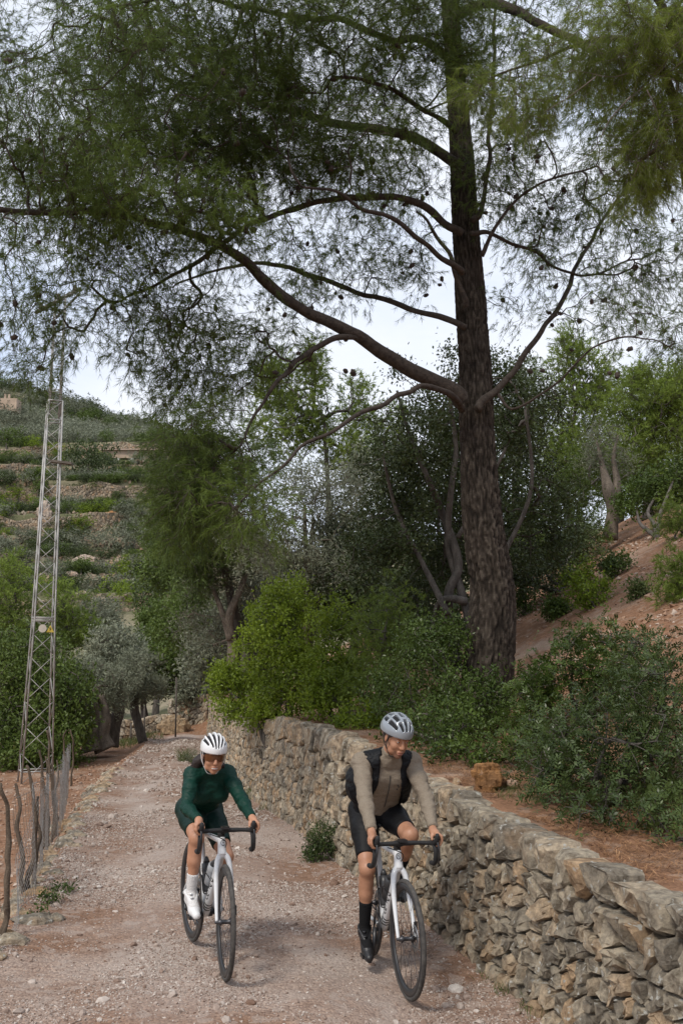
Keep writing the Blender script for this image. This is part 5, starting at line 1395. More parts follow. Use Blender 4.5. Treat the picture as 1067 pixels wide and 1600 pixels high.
for _ in range(900):
    u = -20 + 300 * rng.random(); v = 720 + 260 * rng.random(); 
    Y = 84 + 70 * rng.random(); x = W(u, v, Y)[0]
    if _ % 3 == 0: continue
    far_put('gdyok'[int(rng.integers(0, 5))], x, Y, .8 + 1.2 * rng.random() ** 1.5, 'scrub_bush', 'small scrub bush scattered over the stony terraces of the far hill', 'scrub on the terraces of the far hill', .8); k += 1
    if k > 290: break
# terrace walls
tl = ['lowest crumbling terrace wall on the far hill', 'second lowest terrace wall on the far hill, under the pink boulder', 'terrace wall beside the pink boulder on the far hill', 'long terrace wall with the ochre hollow on the far hill', 'rough terrace wall above the hedge line on the far hill', 'terrace wall just below the long low house', 'topmost terrace wall, behind the long low house']
for (Yt, vt, vb), lab, hgt in zip(TERR, tl, (0, 0, 0, 0, 0, 0, 0)):
    cur = []
    for u in np.linspace(-40, 330, 34):
        x = W(u, vb, Yt)[0]; Yc = Yt + float(warp(np.array(x), np.array(Yt)))
        z0 = zfun(np.array([x]), np.array([Yt - .35]))[0]; z1_ = zfun(np.array([x]), np.array([Yt + .3]))[0]
        w_ = float(vnoise(np.array([[x * .35, Yt, 0.]]))[0]); cur.append((x, Yc - .42 + (w_ - .5) * .8, z0 - .1, z0 + (z1_ - z0 + .12) * (.55 + .6 * w_)))
    stone_wall(cur, lab, 'stone wall', M['stone_far'], size=.38, cap=0, seed=int(Yt), nmax=0, name='terrace_wall', thick=.5, batter=.15, sgn=-1, core=M['core'])
for q, (u, v, ru, rv, m, lab) in enumerate([(70, 800, 11, 17, 'rock_pale', 'tall leaning pale boulder behind the mast'), (135, 880, 20, 12, 'rock_pale', 'large pinkish boulder on the terraces right of the mast'), (122, 884, 9, 9, 'rock_pale', 'smaller pinkish boulder left of the large one'),
                                            (178, 808, 17, 9, 'rock_orange', 'bright ochre rock in the hollow of the terrace wall'), (112, 898, 9, 6, 'rock_pale', 'flat pale boulder below the large pinkish one'), (160, 905, 7, 5, 'rock_pale', 'small pale boulder right below the large pinkish one')]):
    Y = hillY(u, v + rv * .7); k_ = Y / FPX; p = W(u, v, Y - .3)
    rock('boulder', lab, 'rock', p, (ru * k_, ru * k_ * .6, rv * k_), M[m], q + 30, 3)
mb = MB()
n = 5200; u = -20 + 320 * rng.random(n); Y = 80 + 66 * rng.random(n); x = (u - 533.5) / FPX * Y
P = np.stack([x, Y, 0 * x], -1); kk = fbm(P, .16, 3, 61) > .45; P = P[kk]; n = len(P); P[:, 2] = zfun(P[:, 0], P[:, 1]); P[:, 1] += warp(P[:, 0], P[:, 1])
s = .12 + .32 * rng.random(n) ** 2; Bv, Bf = box((0, 0, 0), (1, 1, .8)); G = np.einsum('nij,nkj->nki', rand_rot(n, rng), Bv[None] * (1 + .4 * (rng.random((n, 8, 3)) - .5))) * s[:, None, None] + P[:, None]
mb.add(G.reshape(-1, 3), (Bf[None] + (np.arange(n) * 8)[:, None, None]).reshape(-1, 4), np.repeat(rng.random(n), 6))
tag(mb.build('hill_rubble', M['stone_far'], smooth=False), 'loose stones strewn over the terraces of the far hill', 'rubble', kind='stuff')

# the long low house
M['render_wall'] = plain('ochre_rendered_wall', (.40, .30, .22), .9, bump=.2, bscale=4, var=.18)
M['tile'] = plain('faded_roof', (.36, .27, .21), .9, var=.2, bscale=8); M['white'] = plain('whitewash', (.62, .60, .56), .8); M['dark'] = plain('painted_opening_shade', (.03, .028, .025), .9)
YH = 148.5; pl = W(160, 722, YH); pr = W(248, 722, YH); zt_ = W(200, 703.5, YH)[2]; zf = min(pl[2], pr[2]) - .6
root = empty('long_house', ((pl[0] + pr[0]) / 2, YH, zf), 0, 'long low flat roofed house with dark openings on the far hill', 'house')
Wd = pr[0] - pl[0]; zo = W(200, 715, YH)[2]
V_, F_ = box(((pl[0] + pr[0]) / 2, YH + 2.4, (zo + zt_) / 2 - .0), (Wd, 4.4, zt_ - zo)); obj('upper_wall', V_, F_, M['render_wall'], root, False)
V_, F_ = box(((pl[0] + pr[0]) / 2 , YH + 2.9, (zf + zo) / 2), (Wd - .4, 3.4, zo - zf - .02)); obj('painted_shade_block', V_, F_, M['dark'], root, False)  # solid block; the shade inside the openings is painted as its near-black colour
V_, F_ = box(((pl[0] + pr[0]) / 2, YH + 2.3, zt_ + .1), (Wd + .7, 5.2, .18)); obj('roof', V_, F_, M['tile'], root, False)
for u0, u1, m in ((160, 164, 'render_wall'), (183, 187, 'white'), (204, 209, 'white'), (218, 222, 'white'), (222, 248, 'render_wall')):
    a, b = W(u0, 720, YH)[0], W(u1, 720, YH)[0]; V_, F_ = box(((a + b) / 2, YH + .5, (zf + zo) / 2 - .01), (b - a, .6, zo - zf - .03)); obj('pillar' if u1 - u0 < 10 else 'wall', V_, F_, M[m], root, False)
a, b = W(164, 719, YH)[0], W(218, 719, YH)[0]; V_, F_ = box(((a + b) / 2, YH + .75, zf + .55), (b - a, .3, 1.1)); obj('parapet', V_, F_, M['render_wall'], root, False)
YR = 188.0; pl = W(-12, 634, YR); pr = W(26, 634, YR); zt_ = W(0, 622, YR)[2]
root = empty('ruined_house', ((pl[0] + pr[0]) / 2, YR, pl[2]), 0, 'roofless pinkish ruin with two stumps of pillar on the hilltop at the left edge', 'house')
V_, F_ = box(((pl[0] + pr[0]) / 2, YR + 1.5, pl[2] - 1 + (zt_ - pl[2] + 2) / 2 - .5), (pr[0] - pl[0], 3, zt_ - pl[2] + 1)); obj('wall', V_, F_, M['render_wall'], root, False)
for u in (8, 14):
    p = W(u, 622, YR); V_, F_ = box((p[0], YR + .3, p[2] + .2), (.4, .4, 1.3)); obj('pillar', V_, F_, M['render_wall'], root, False)
p = W(156, 640, 214); root = empty('antenna_mast', (p[0], 214, ground(p[0], 214)), 0, 'thin mast with a short crossbar on the skyline right of the lattice mast', 'mast')
mb = MB(); sw(mb, [[p[0], 214, ground(p[0], 214)], W(156, 629, 214)], .07, 5); mb.build('pole', M['steel'], root)
mb = MB(); sw(mb, [W(153, 633, 214), W(159, 633, 214)], .06, 5); mb.build('crossbar', M['steel'], root)
# ------------------------------------------------------------------ bicycles
M['white_paint'] = plain('white_frame_paint', (.66, .67, .68), .28, coat=.5, var=.03)
M['black_paint'] = plain('black_gloss', (.018, .018, .02), .35)
M['rubber'] = plain('dusty_tyre_rubber', (.060, .055, .050), .85, bump=.3, bscale=200, var=.35)
M['carbon'] = plain('carbon_rim', (.022, .022, .024), .42)
M['bar_tape'] = plain('bar_tape', (.014, .014, .015), .75, bump=.3, bscale=150)
M['metal'] = plain('brushed_metal', (.35, .35, .36), .35, .9)
M['metal_dark'] = plain('dark_metal', (.08, .08, .085), .4, .8)
M['bottle_grey'] = plain('grey_bottle', (.34, .36, .38), .4)
M['bottle_black'] = plain('dark_bottle', (.04, .042, .045), .4)
def steerer(delta):
    c, s = math.cos(delta), math.sin(delta)
    def S(p):
        p = np.asarray(p, float); q = p.copy(); x = p[..., 0] - .86; y = p[..., 1]
        q[..., 0] = .86 + c * x - s * y; q[..., 1] = s * x + c * y
        return q
    return S

def text_on_tube(txt, a, b, side, size, radius, start, mat, parent, S=lambda p: p, name='lettering'):
    """prints a word along the tube a->b, on its right (side=-1) or left (side=1) flank"""
    cu = bpy.data.curves.new('word', 'FONT'); cu.body = txt; cu.size = size; cu.extrude = 0; cu.resolution_u = 3
    tmp = bpy.data.objects.new('word', cu); COL.objects.link(tmp)
    dg = bpy.context.evaluated_depsgraph_get(); me = bpy.data.meshes.new_from_object(tmp.evaluated_get(dg))
    n = len(me.vertices); co = np.empty(n * 3, np.float32); me.vertices.foreach_get('co', co); co = co.reshape(-1, 3)
    F = [tuple(p.vertices) for p in me.polygons]
    bpy.data.objects.remove(tmp); bpy.data.meshes.remove(me); bpy.data.curves.remove(cu)
    a, b = np.array(a, float), np.array(b, float); d = unit(b - a); Lt = np.linalg.norm(b - a)
    up = unit(np.cross(d, [0, 1, 0])) ; up = up if up[2] > 0 else -up
    h = np.clip(co[:, 1] - size * .33, -radius * .95, radius * .95); x = co[:, 0]
    if side < 0: t = start + x
    else: t = Lt - start - x
    off = np.sqrt(np.maximum(radius ** 2 - h ** 2, 1e-8)) + .0012
    V = a + d * t[:, None] + up * h[:, None] + np.array([0, side, 0]) * off[:, None]
    T = []
    for f in F:
        for k in range(1, len(f) - 1): T.append((f[0], f[k], f[k + 1]))
    return obj(name, S(V), np.array(T), mat, parent, False, local=True)

def bicycle(loc, rz, label, steer, crank, bottle, saddle_z=.90, kb=1.0):
    S = steerer(steer)
    SB = lambda p: S(np.asarray(p, float) * [1, kb, 1])
    root = empty('bicycle', loc, rz, label, 'bicycle')
    I = lambda p: np.asarray(p, float)
    def tube(name, pts, r, mat, sides=12, sub=1, parent=root, T=I, flat=None):
        mb = MB(); V, F, C = sweep(T(np.array(pts, float)), r, sides, sub)
        if flat is not None: V[:, 1] *= flat
        mb.add(V, F); mb.same(C); return mb.build(name, M[mat], parent, True, True)
    def mbo(name, pieces, mat, parent=root, T=I, smooth=True):
        mb = MB()
        for V, F in pieces: mb.add(T(V), F)
        return mb.build(name, M[mat], parent, smooth, True)
    def wheel(cx, T, front):
        w = bpy.data.objects.new('wheel', None); COL.objects.link(w); w.parent = root
        c = np.array([cx, 0, .34])
        place = lambda V: T(V + c)
        a = np.linspace(0, 2 * PI, 11)[:-1]
        prof = [(.3255 + .0145 * math.cos(q), .0145 * math.sin(q)) for q in a]
        V, F = lathe(prof, 72, 'y', True)
        obj('tyre', place(V), F, M['rubber'], w, True, local=True)
        V, F = lathe([(.316, .011), (.316, -.011), (.300, -.013), (.272, -.005), (.272, .005), (.300, .013)], 72, 'y', True)
        obj('rim', place(V), F, M['carbon'], w, True, local=True)
        V, F = lathe([(.0, -.05), (.014, -.05), (.014, -.04), (.024, -.032), (.013, -.02), (.013, .02), (.024, .032), (.014, .04), (.014, .05), (0, .05)], 20, 'y')
        obj('hub', place(V), F, M['metal_dark'], w, True, local=True)
        for k in range(24):
            th = k / 24 * 2 * PI; sd = 1 if k % 2 else -1; th2 = th + sd * .35 * (1 if k % 4 < 2 else -1)
            p0 = np.array([math.cos(th2) * .023, sd * .030, math.sin(th2) * .023]); p1 = np.array([math.cos(th) * .273, 0, math.sin(th) * .273])
            mb = MB(); sw(mb, place(np.array([p0, p1])), .0013, 4); mb.build('spoke', M['metal_dark'], w, True, True)
        V, F = lathe([(.040, .046), (.078, .046), (.078, .0485), (.040, .0485)], 40, 'y', True)
        obj('brake_disc', place(V), F, M['metal'], w, True, local=True)
        mb = MB()
        for k in range(5):
            th = k / 5 * 2 * PI; sw(mb, place(np.array([[.012 * math.cos(th), .047, .012 * math.sin(th)], [.045 * math.cos(th + .4), .047, .045 * math.sin(th + .4)]])), .003, 5)
        mb.build('disc_spider', M['metal_dark'], w, True, True)
        return w
    wheel(0, I, False); wheel(.99, S, True)
    BBp = np.array([.41, 0, .275]); HT, HBt = np.array([.792, 0, .815]), np.array([.822, 0, .722]); ST = np.array([.235, 0, .80])
    # frame
    tube('down_tube', [HBt + [-.004, 0, .008], [.62, 0, .50], BBp], [.026, .030, .033], 'white_paint', 16, 5, flat=.85)
    tube('top_tube', [HT + [-.01, 0, -.02], [.50, 0, .785], ST + [0, 0, -.03]], [.021, .017, .015], 'white_paint', 14, 5)
    tube('seat_tube', [BBp, [.335, 0, .50], ST], [.022, .018, .017], 'white_paint', 14, 4)
    tube('head_tube', [HBt + [.003, 0, -.012], lerp(HBt, HT, .5), HT], [.031, .025, .024], 'white_paint', 20, 4)
    for s in (-1, 1):
        tube('seat_stay', [[.262, s * .014, .66], [.16, s * .045, .50], [.01, s * .060, .35]], [.009, .0075, .008], 'white_paint', 8, 4)
        tube('chain_stay', [[.395, s * .025, .285], [.22, s * .052, .30], [.005, s * .062, .335]], [.014, .011, .009], 'white_paint', 8, 4)
        tube('fork_blade', [[.826, s * .012, .715], [.845, s * .037, .675], [.885, s * .048, .56], [.955, s * .053, .41], [.988, s * .054, .345]], [.020, .018, .016, .011, .010], 'white_paint', 10, 5, T=S)
    tube('fork_crown', [[.826, -.03, .700], [.826, 0, .716], [.826, .03, .700]], [.016, .026, .016], 'white_paint', 12, 4, T=S)
    mbo('thru_axle', [(lathe([(0, -.066), (.009, -.066), (.009, .066), (0, .066)], 10, 'y')[0] + [.99, 0, .34], lathe([(0, -.066), (.009, -.066), (.009, .066), (0, .066)], 10, 'y')[1])], 'metal_dark', T=S)
    mbo('bottom_bracket', [(lathe([(0, -.045), (.026, -.045), (.026, .045), (0, .045)], 18, 'y')[0] + BBp, lathe([(0, -.045), (.026, -.045), (.026, .045), (0, .045)], 18, 'y')[1])], 'black_paint')
    # stripes round the foot of the down tube
    d = unit(HBt - BBp)
    for t in (.060, .085, .110):
        p = BBp + d * t; tube('stripe', [p, p + d * .010], .0335, 'black_paint', 16, flat=.86)
    for sd in (-1, 1): text_on_tube('cervélo', BBp, HBt, sd, .074, .030 * .97, .16, M['black_paint'], root)
    # emblem on the head tube
    hc = lerp(HBt, HT, .62); fwd = np.array([math.sin(math.radians(72)), 0, math.cos(math.radians(72))]); upv = unit(HT - HBt)
    mb = MB()
    arc = [hc + fwd * (.0262 - .012 * (1 - math.cos(q)) * 0) + np.array([0, 1, 0]) * .013 * math.cos(q + .5) + upv * .017 * math.sin(q + .5) - fwd * .0035 * abs(math.cos(q + .5)) for q in np.linspace(.3, 5.3, 14)]
    sw(mb, S(np.array(arc)), .0020, 6); sw(mb, S(np.array([hc + fwd * .0262 + [0, .006, 0] + upv * .0, hc + fwd * .0268 + [0, -.004, 0] + upv * .006])), .0018, 6)
    mb.build('emblem', M['black_paint'], root, True, True)
    # cockpit
    tube('spacer', [HT, HT + upv * .050], .0225, 'bar_tape', 16)
    tube('stem', [HT + upv * .040, [.835, 0, .868], [.885, 0, .872]], [.023, .018, .019], 'black_paint', 12, 3, T=S)
    tube('handlebar', [[.905, -.195, .872], [.888, -.12, .874], [.885, 0, .874], [.888, .12, .874], [.905, .195, .872]], [.013, .013, .016, .013, .013], 'bar_tape', 10, 5, T=SB)
    for s in (-1, 1):
        tube('drop', [[.905, s * .195, .872], [.945, s * .200, .873], [.975, s * .203, .850], [.978, s * .205, .810], [.955, s * .208, .770], [.915, s * .210, .752], [.87, s * .212, .750]], .0145, 'bar_tape', 10, 6, T=SB)
        tube('brake_hood', [[.935, s * .199, .878], [.975, s * .201, .886], [1.010, s * .200, .900], [1.024, s * .199, .928], [1.020, s * .199, .944]], [.016, .018, .017, .015, .009], 'bar_tape', 10, 5, T=SB)
        tube('brake_lever', [[1.018, s * .202, .895], [1.035, s * .206, .850], [1.025, s * .210, .80], [1.000, s * .212, .765]], [.008, .0065, .0055, .004], 'black_paint', 6, 4, T=SB)
    tube('brake_hose', [[.93, -.10, .860], [.96, -.03, .835], [.90, .01, .80], [.845, .012, .76]], .003, 'bar_tape', 6, 6, T=S)
    V, F = box((.915, 0, .895), (.062, .048, .014)); mbo('bike_computer', [(V, F)], 'black_paint', T=S, smooth=False)
    # saddle
    tube('seat_post', [ST, [.205, 0, saddle_z - .04]], .015, 'black_paint', 12)
    V, F = ico(3); V = V * [.135, .062, .022]; V[:, 1] *= 1 - .62 * sstep(-.06, .12, V[:, 0]); V[:, 2] += .012 * (V[:, 0] / .13) ** 2
    mbo('saddle', [(V + [.185, 0, saddle_z - .012], F)], 'black_paint')
    # cranks and drive train
    th = crank; cx, cz = math.cos(th) * .17, math.sin(th) * .17
    V, F = lathe([(.060, -.052), (.098, -.052), (.100, -.050), (.098, -.047), (.060, -.047)], 48, 'y', True)
    mbo('chainring', [(V + BBp, F)], 'metal_dark')
    V, F = lathe([(.02, -.050), (.050, -.050), (.056, -.040), (.040, -.030), (.02, -.028)], 30, 'y', True); mbo('cassette', [(V + [0, 0, .34], F)], 'metal_dark')
    for s, sg in ((-1, 1), (1, -1)):
        e = BBp + np.array([cx * sg, s * .075, cz * sg]); tube('crank_arm', [BBp + [0, s * .06, 0], e], [.017, .012], 'black_paint', 8)
        V, F = box(e + [.0, s * .045, 0], (.085, .075, .018)); mbo('pedal', [(V, F)], 'black_paint', smooth=False)
    pts = []
    for q in np.linspace(PI / 2, -PI / 2, 9): pts.append([BBp[0] + .1 * math.cos(q), -.0495, BBp[2] + .1 * math.sin(q)])
    pts += [[.16, -.046, .215], [.03, -.044, .225], [-.005, -.044, .245], [.03, -.044, .275]]
    for q in np.linspace(-PI * .35, -PI * 1.5, 8): pts.append([.046 * math.cos(q), -.042, .34 + .046 * math.sin(q)])
    pts.append(pts[0]); tube('chain', pts, .004, 'metal_dark', 5, 2)
    tube('derailleur', [[.0, -.062, .33], [-.005, -.062, .29], [.0, -.052, .255], [.03, -.05, .22]], [.012, .013, .011, .010], 'black_paint', 8, 3)
    for px, pz in ((-.002, .262), (.032, .226)):
        V, F = lathe([(.004, -.048), (.016, -.048), (.016, -.042), (.004, -.042)], 14, 'y', True); mbo('jockey_wheel', [(V + [px, 0, pz], F)], 'black_paint')
    # bottles in their cages
    for (a, b), mt in ((((.545, .437), (.655, .571)), bottle), (((.392, .40), (.345, .575)), 'bottle_black')):
        a = np.array([a[0], 0, a[1]]); b = np.array([b[0], 0, b[1]]); dd = unit(b - a); nn = np.array([-dd[2], 0, dd[0]]); nn = nn if (nn[2] > 0) else -nn
        o_ = nn * .068; a, b = a + o_, b + o_
        mb = MB(); sw(mb, [a, a + dd * .01, lerp(a, b, .55), lerp(a, b, .62), lerp(a, b, .75), b, b + dd * .004, b + dd * .02], [.030, .036, .036, .031, .036, .034, .020, .018], 18)
        bo = mb.build('water_bottle', M[mt], root, True, True)
        mb = MB(); sw(mb, [b + dd * .004, b + dd * .030, b + dd * .045], [.024, .016, .008], 12); mb.build('bottle_cap', M['bottle_black'], bo, True, True)
        for k in (-1, 1):
            mb = MB(); sw(mb, [a - dd * .01 - nn * .03, a + [0, k * .03, 0], lerp(a, b, .5) + [0, k * .039, 0] + nn * .01, lerp(a, b, .62) + [0, k * .036, 0] - nn * .02, lerp(a, b, .35) - nn * .036], .0035, 6, 5); mb.build('bottle_cage', M['black_paint'], root, True, True)
    V, F = box((.955, .062, .40), (.03, .022, .055)); mbo('brake_caliper', [(V, F)], 'black_paint', T=S, smooth=False)
    V, F = box((.04, .060, .37), (.05, .02, .03)); mbo('brake_caliper', [(V, F)], 'black_paint', smooth=False)
    return root, S

def contact(u, v):
    Y = hit(u, v, 5.2, 12); p = W(u, v, Y); return np.array([p[0], Y, ground(p[0], Y)])
def bike_place(fu, ru):
    f, r = contact(*fu), contact(*ru); d = f - r; a = math.atan2(d[1], d[0]); m = (f + r) / 2; dv = np.array([math.cos(a), math.sin(a)])
    o = np.array([m[0] - dv[0] * .495, m[1] - dv[1] * .495]); zf, zr_ = ground(o[0] + dv[0] * .99, o[1] + dv[1] * .99), ground(o[0], o[1])
    return (o[0], o[1], (zf + zr_) / 2 + .008), a
LM, AM = bike_place((637, 1568), (578, 1490))
LW, AW = bike_place((354, 1531), (299, 1474))
CR_M, CR_W = math.radians(-84), math.radians(6)
BM, SM = bicycle(LM, AM, 'white road bicycle with black wheels ridden by the man in the taupe jersey', math.radians(3), CR_M, 'bottle_black', .90, .95)
BW, SW_ = bicycle(LW, AW, 'white road bicycle with black wheels ridden by the woman in dark green', math.radians(-6), CR_W, 'bottle_grey', .845, .82)
# ------------------------------------------------------------------ bodies
class Field:
    def __init__(s, lo, hi, h):
        s.h = h; s.lo = np.array(lo, float); s.n = np.ceil((np.array(hi) - s.lo) / h).astype(int) + 1
        s.A = np.full(s.n, .2, np.float32)
    def grid(s, lo, hi):
        a = np.clip(np.floor((np.asarray(lo) - s.lo) / s.h).astype(int), 0, s.n - 1); b = np.clip(np.ceil((np.asarray(hi) - s.lo) / s.h).astype(int) + 1, 1, s.n)
        sl = tuple(slice(x, y) for x, y in zip(a, b))
        ax = [s.lo[i] + np.arange(a[i], b[i]) * s.h for i in range(3)]
        return sl, np.stack(np.meshgrid(*ax, indexing='ij'), -1).astype(np.float32)
    def _put(s, sl, d, k, sub):
        A = s.A[sl]
        if sub:
            hh = np.clip(.5 - .5 * (A + d) / k, 0, 1); s.A[sl] = A * (1 - hh) + (-d) * hh + k * hh * (1 - hh)
        else:
            hh = np.clip(.5 + .5 * (A - d) / k, 0, 1); s.A[sl] = A * (1 - hh) + d * hh - k * hh * (1 - hh)
    def cone(s, a, b, ra, rb, k=.02, sub=False, grow=0):
        a, b = np.asarray(a, float), np.asarray(b, float); ra += grow; rb += grow; m = max(ra, rb) + k * 1.5 + .02
        sl, P = s.grid(np.minimum(a, b) - m, np.maximum(a, b) + m)
        ab = b - a; t = np.clip(((P - a) @ ab) / (ab @ ab + 1e-9), 0, 1)
        d = np.linalg.norm(P - a - t[..., None] * ab, axis=-1) - (ra + (rb - ra) * t)
        s._put(sl, d, k, sub); return s
    def ell(s, c, r, R=None, k=.02, sub=False, grow=0):
        c = np.asarray(c, float); r = np.asarray(r, float) + grow; R = np.eye(3) if R is None else np.asarray(R); m = max(r) + k * 1.5 + .02
        sl, P = s.grid(c - m, c + m)
        q = (P - c) @ R; k0 = np.linalg.norm(q / r, axis=-1); k1 = np.linalg.norm(q / (r * r), axis=-1)
        s._put(sl, k0 * (k0 - 1) / np.maximum(k1, 1e-6), k, sub); return s
    def cut(s, p, n):
        """removes what lies on the side n points to"""
        sl, P = s.grid(s.lo, s.lo + s.n * s.h); d = (P - np.asarray(p)) @ unit(n)
        s.A = np.maximum(s.A, d.astype(np.float32)); return s
    def fn(s, f):
        sl, P = s.grid(s.lo, s.lo + s.n * s.h); s.A = np.maximum(s.A, f(P).astype(np.float32)); return s
    def mesh(s):
        A = s.A; A[0] = A[-1] = .1; A[:, 0] = A[:, -1] = .1; A[:, :, 0] = A[:, :, -1] = .1
        S = A < 0; C = np.zeros(np.array(A.shape) - 1, np.int8)
        off = [(i, j, k) for i in (0, 1) for j in (0, 1) for k in (0, 1)]; nx, ny, nz_ = C.shape
        for i, j, k in off: C += S[i:i + nx, j:j + ny, k:k + nz_]
        act = (C > 0) & (C < 8); I = np.argwhere(act); n = len(I)
        sm = np.zeros((n, 3)); ct = np.zeros(n)
        vals = {o: A[I[:, 0] + o[0], I[:, 1] + o[1], I[:, 2] + o[2]] for o in off}
        for o in off:
            for ax in range(3):
                if o[ax] == 0:
                    o2 = list(o); o2[ax] = 1; o2 = tuple(o2); a, b = vals[o], vals[o2]; x = (a < 0) != (b < 0)
                    t = np.where(x, a / np.where(x, a - b, 1), 0); p = np.tile(np.array(o, float), (n, 1)); p[:, ax] = t
                    sm += p * x[:, None]; ct += x
        V = (I + sm / ct[:, None]) * s.h + s.lo
        idm = np.full(C.shape, -1, np.int32); idm[act] = np.arange(n); Fs = []
        for ax in range(3):
            sl0 = [slice(1, -1)] * 3; sl1 = [slice(1, -1)] * 3; sl0[ax] = slice(0, -1); sl1[ax] = slice(1, None)
            a, b = S[tuple(sl0)], S[tuple(sl1)]; E = np.argwhere(a != b)
            if not len(E): continue
            neg = a[E[:, 0], E[:, 1], E[:, 2]]
            g = E + 1; g[:, ax] = E[:, ax]
            u, v = (ax + 1) % 3, (ax + 2) % 3
            def cell(du, dv):
                q = g.copy(); q[:, u] -= du; q[:, v] -= dv; return idm[q[:, 0], q[:, 1], q[:, 2]]
            Q = np.stack([cell(1, 1), cell(0, 1), cell(0, 0), cell(1, 0)], -1)
            Q[~neg] = Q[~neg][:, ::-1]; Fs.append(Q[(Q >= 0).all(1)])
        return V, np.concatenate(Fs)

def relax(V, F, it=1):
    for _ in range(it):
        s = np.zeros_like(V); c = np.zeros(len(V))
        for k in range(4):
            np.add.at(s, F[:, k], V[F[:, (k + 1) % 4]]); np.add.at(s, F[:, k], V[F[:, k - 1]]); np.add.at(c, F[:, k], 2)
        V = V * .5 + .5 * s / np.maximum(c, 1)[:, None]
    return V

def cloth(name, col, rough=.8, sc=9, amt=.7, col2=None, sheen=.2, streak=None):
    m, t, n, b = mat_new(name)
    z = noise_n(n, t, 260, 2, .5); w = noise_n(n, t, sc, 3, .55, stretch=streak or (1, 1, 1.8))
    c = mixc(n, t, ramp(n, t, z, [(.4, (0, 0, 0)), (.6, (1, 1, 1))]), [x * .86 for x in col], [min(x * 1.14, 1) for x in col])
    t.links.new(c, b.inputs['Base Color']); b.inputs['Roughness'].default_value = rough; b.inputs['Specular IOR Level'].default_value = .22
    bp = n.new('ShaderNodeBump'); bp.inputs['Strength'].default_value = amt; bp.inputs['Distance'].default_value = .02
    t.links.new(w, bp.inputs['Height']); t.links.new(bp.outputs[0], b.inputs['Normal'])
    return m
def skin_mat(name, a, b_):
    m, t, n, b = mat_new(name)
    z = noise_n(n, t, 14, 4, .6); t.links.new(mixc(n, t, ramp(n, t, z, [(.35, (0, 0, 0)), (.65, (1, 1, 1))]), a, b_), b.inputs['Base Color'])
    b.inputs['Roughness'].default_value = .48; b.inputs['Subsurface Weight'].default_value = .0
    z2 = noise_n(n, t, 300, 2, .5); bp = n.new('ShaderNodeBump'); bp.inputs['Strength'].default_value = .15; bp.inputs['Distance'].default_value = .002
    t.links.new(z2, bp.inputs['Height']); t.links.new(bp.outputs[0], b.inputs['Normal'])
    return m
M['skin_m'] = skin_mat('tanned_skin', (.34, .165, .095), (.42, .215, .13)); M['skin_w'] = skin_mat('sunny_skin', (.40, .195, .115), (.48, .25, .155))
M['taupe'] = cloth('taupe_jersey', (.215, .178, .135), .8, 16, .5)
M['bib'] = cloth('black_bib_shorts', (.007, .007, .008), .6, 14, .3)
M['gilet'] = cloth('black_gilet', (.006, .007, .009), .6, 12, .9)
M['green'] = cloth('dark_green_jersey', (.002, .030, .020), .55, 16, .6)
M['green2'] = cloth('dark_green_shorts', (.002, .018, .014), .55, 14, .4)
M['sock_b'] = cloth('black_sock', (.010, .010, .011), .9, 60, .3); M['sock_w'] = cloth('white_sock', (.62, .61, .60), .9, 60, .3)
M['shoe_b'] = plain('black_shoe', (.02, .02, .022), .4, bump=.2); M['shoe_w'] = plain('white_shoe', (.70, .70, .70), .35, bump=.15, var=.04)
M['hair_m'] = plain('brown_hair', (.075, .042, .025), .6, bump=1, bscale=110, var=.4); M['hair_w'] = plain('dark_brown_hair', (.014, .007, .005), .6, bump=.5, bscale=60, var=.4)
M['stubble'] = plain('stubble', (.20, .10, .06), .8, var=.2, bscale=200)
M['lip'] = plain('lips', (.30, .115, .085), .45); M['teeth'] = plain('teeth', (.70, .68, .63), .3); M['eye'] = plain('eye_white', (.6, .58, .55), .25); M['iris'] = plain('iris', (.03, .02, .015), .2)
M['lens'] = plain('amber_lens', (.10, .035, .012), .08, coat=.6); M['helm_w'] = plain('white_helmet_shell', (.72, .73, .74), .3, coat=.4); M['helm_g'] = plain('silver_grey_helmet_shell', (.27, .30, .33), .32, coat=.4, var=.05, metal=.2)
M['liner'] = plain('black_foam_liner', (.010, .010, .011), .9); M['strap'] = plain('helmet_strap', (.03, .03, .03), .8); M['strap_w'] = plain('pale_helmet_strap', (.5, .5, .5), .8)

def ik(a, b, l1, l2, pole):
    a, b = np.asarray(a, float), np.asarray(b, float); d = b - a; L_ = min(np.linalg.norm(d), (l1 + l2) * .999); dn = unit(d)
    x = (l1 * l1 - l2 * l2 + L_ * L_) / (2 * L_); h = math.sqrt(max(l1 * l1 - x * x, 0)); p = np.asarray(pole, float); p = unit(p - dn * (p @ dn))
    return a + dn * x + p * h

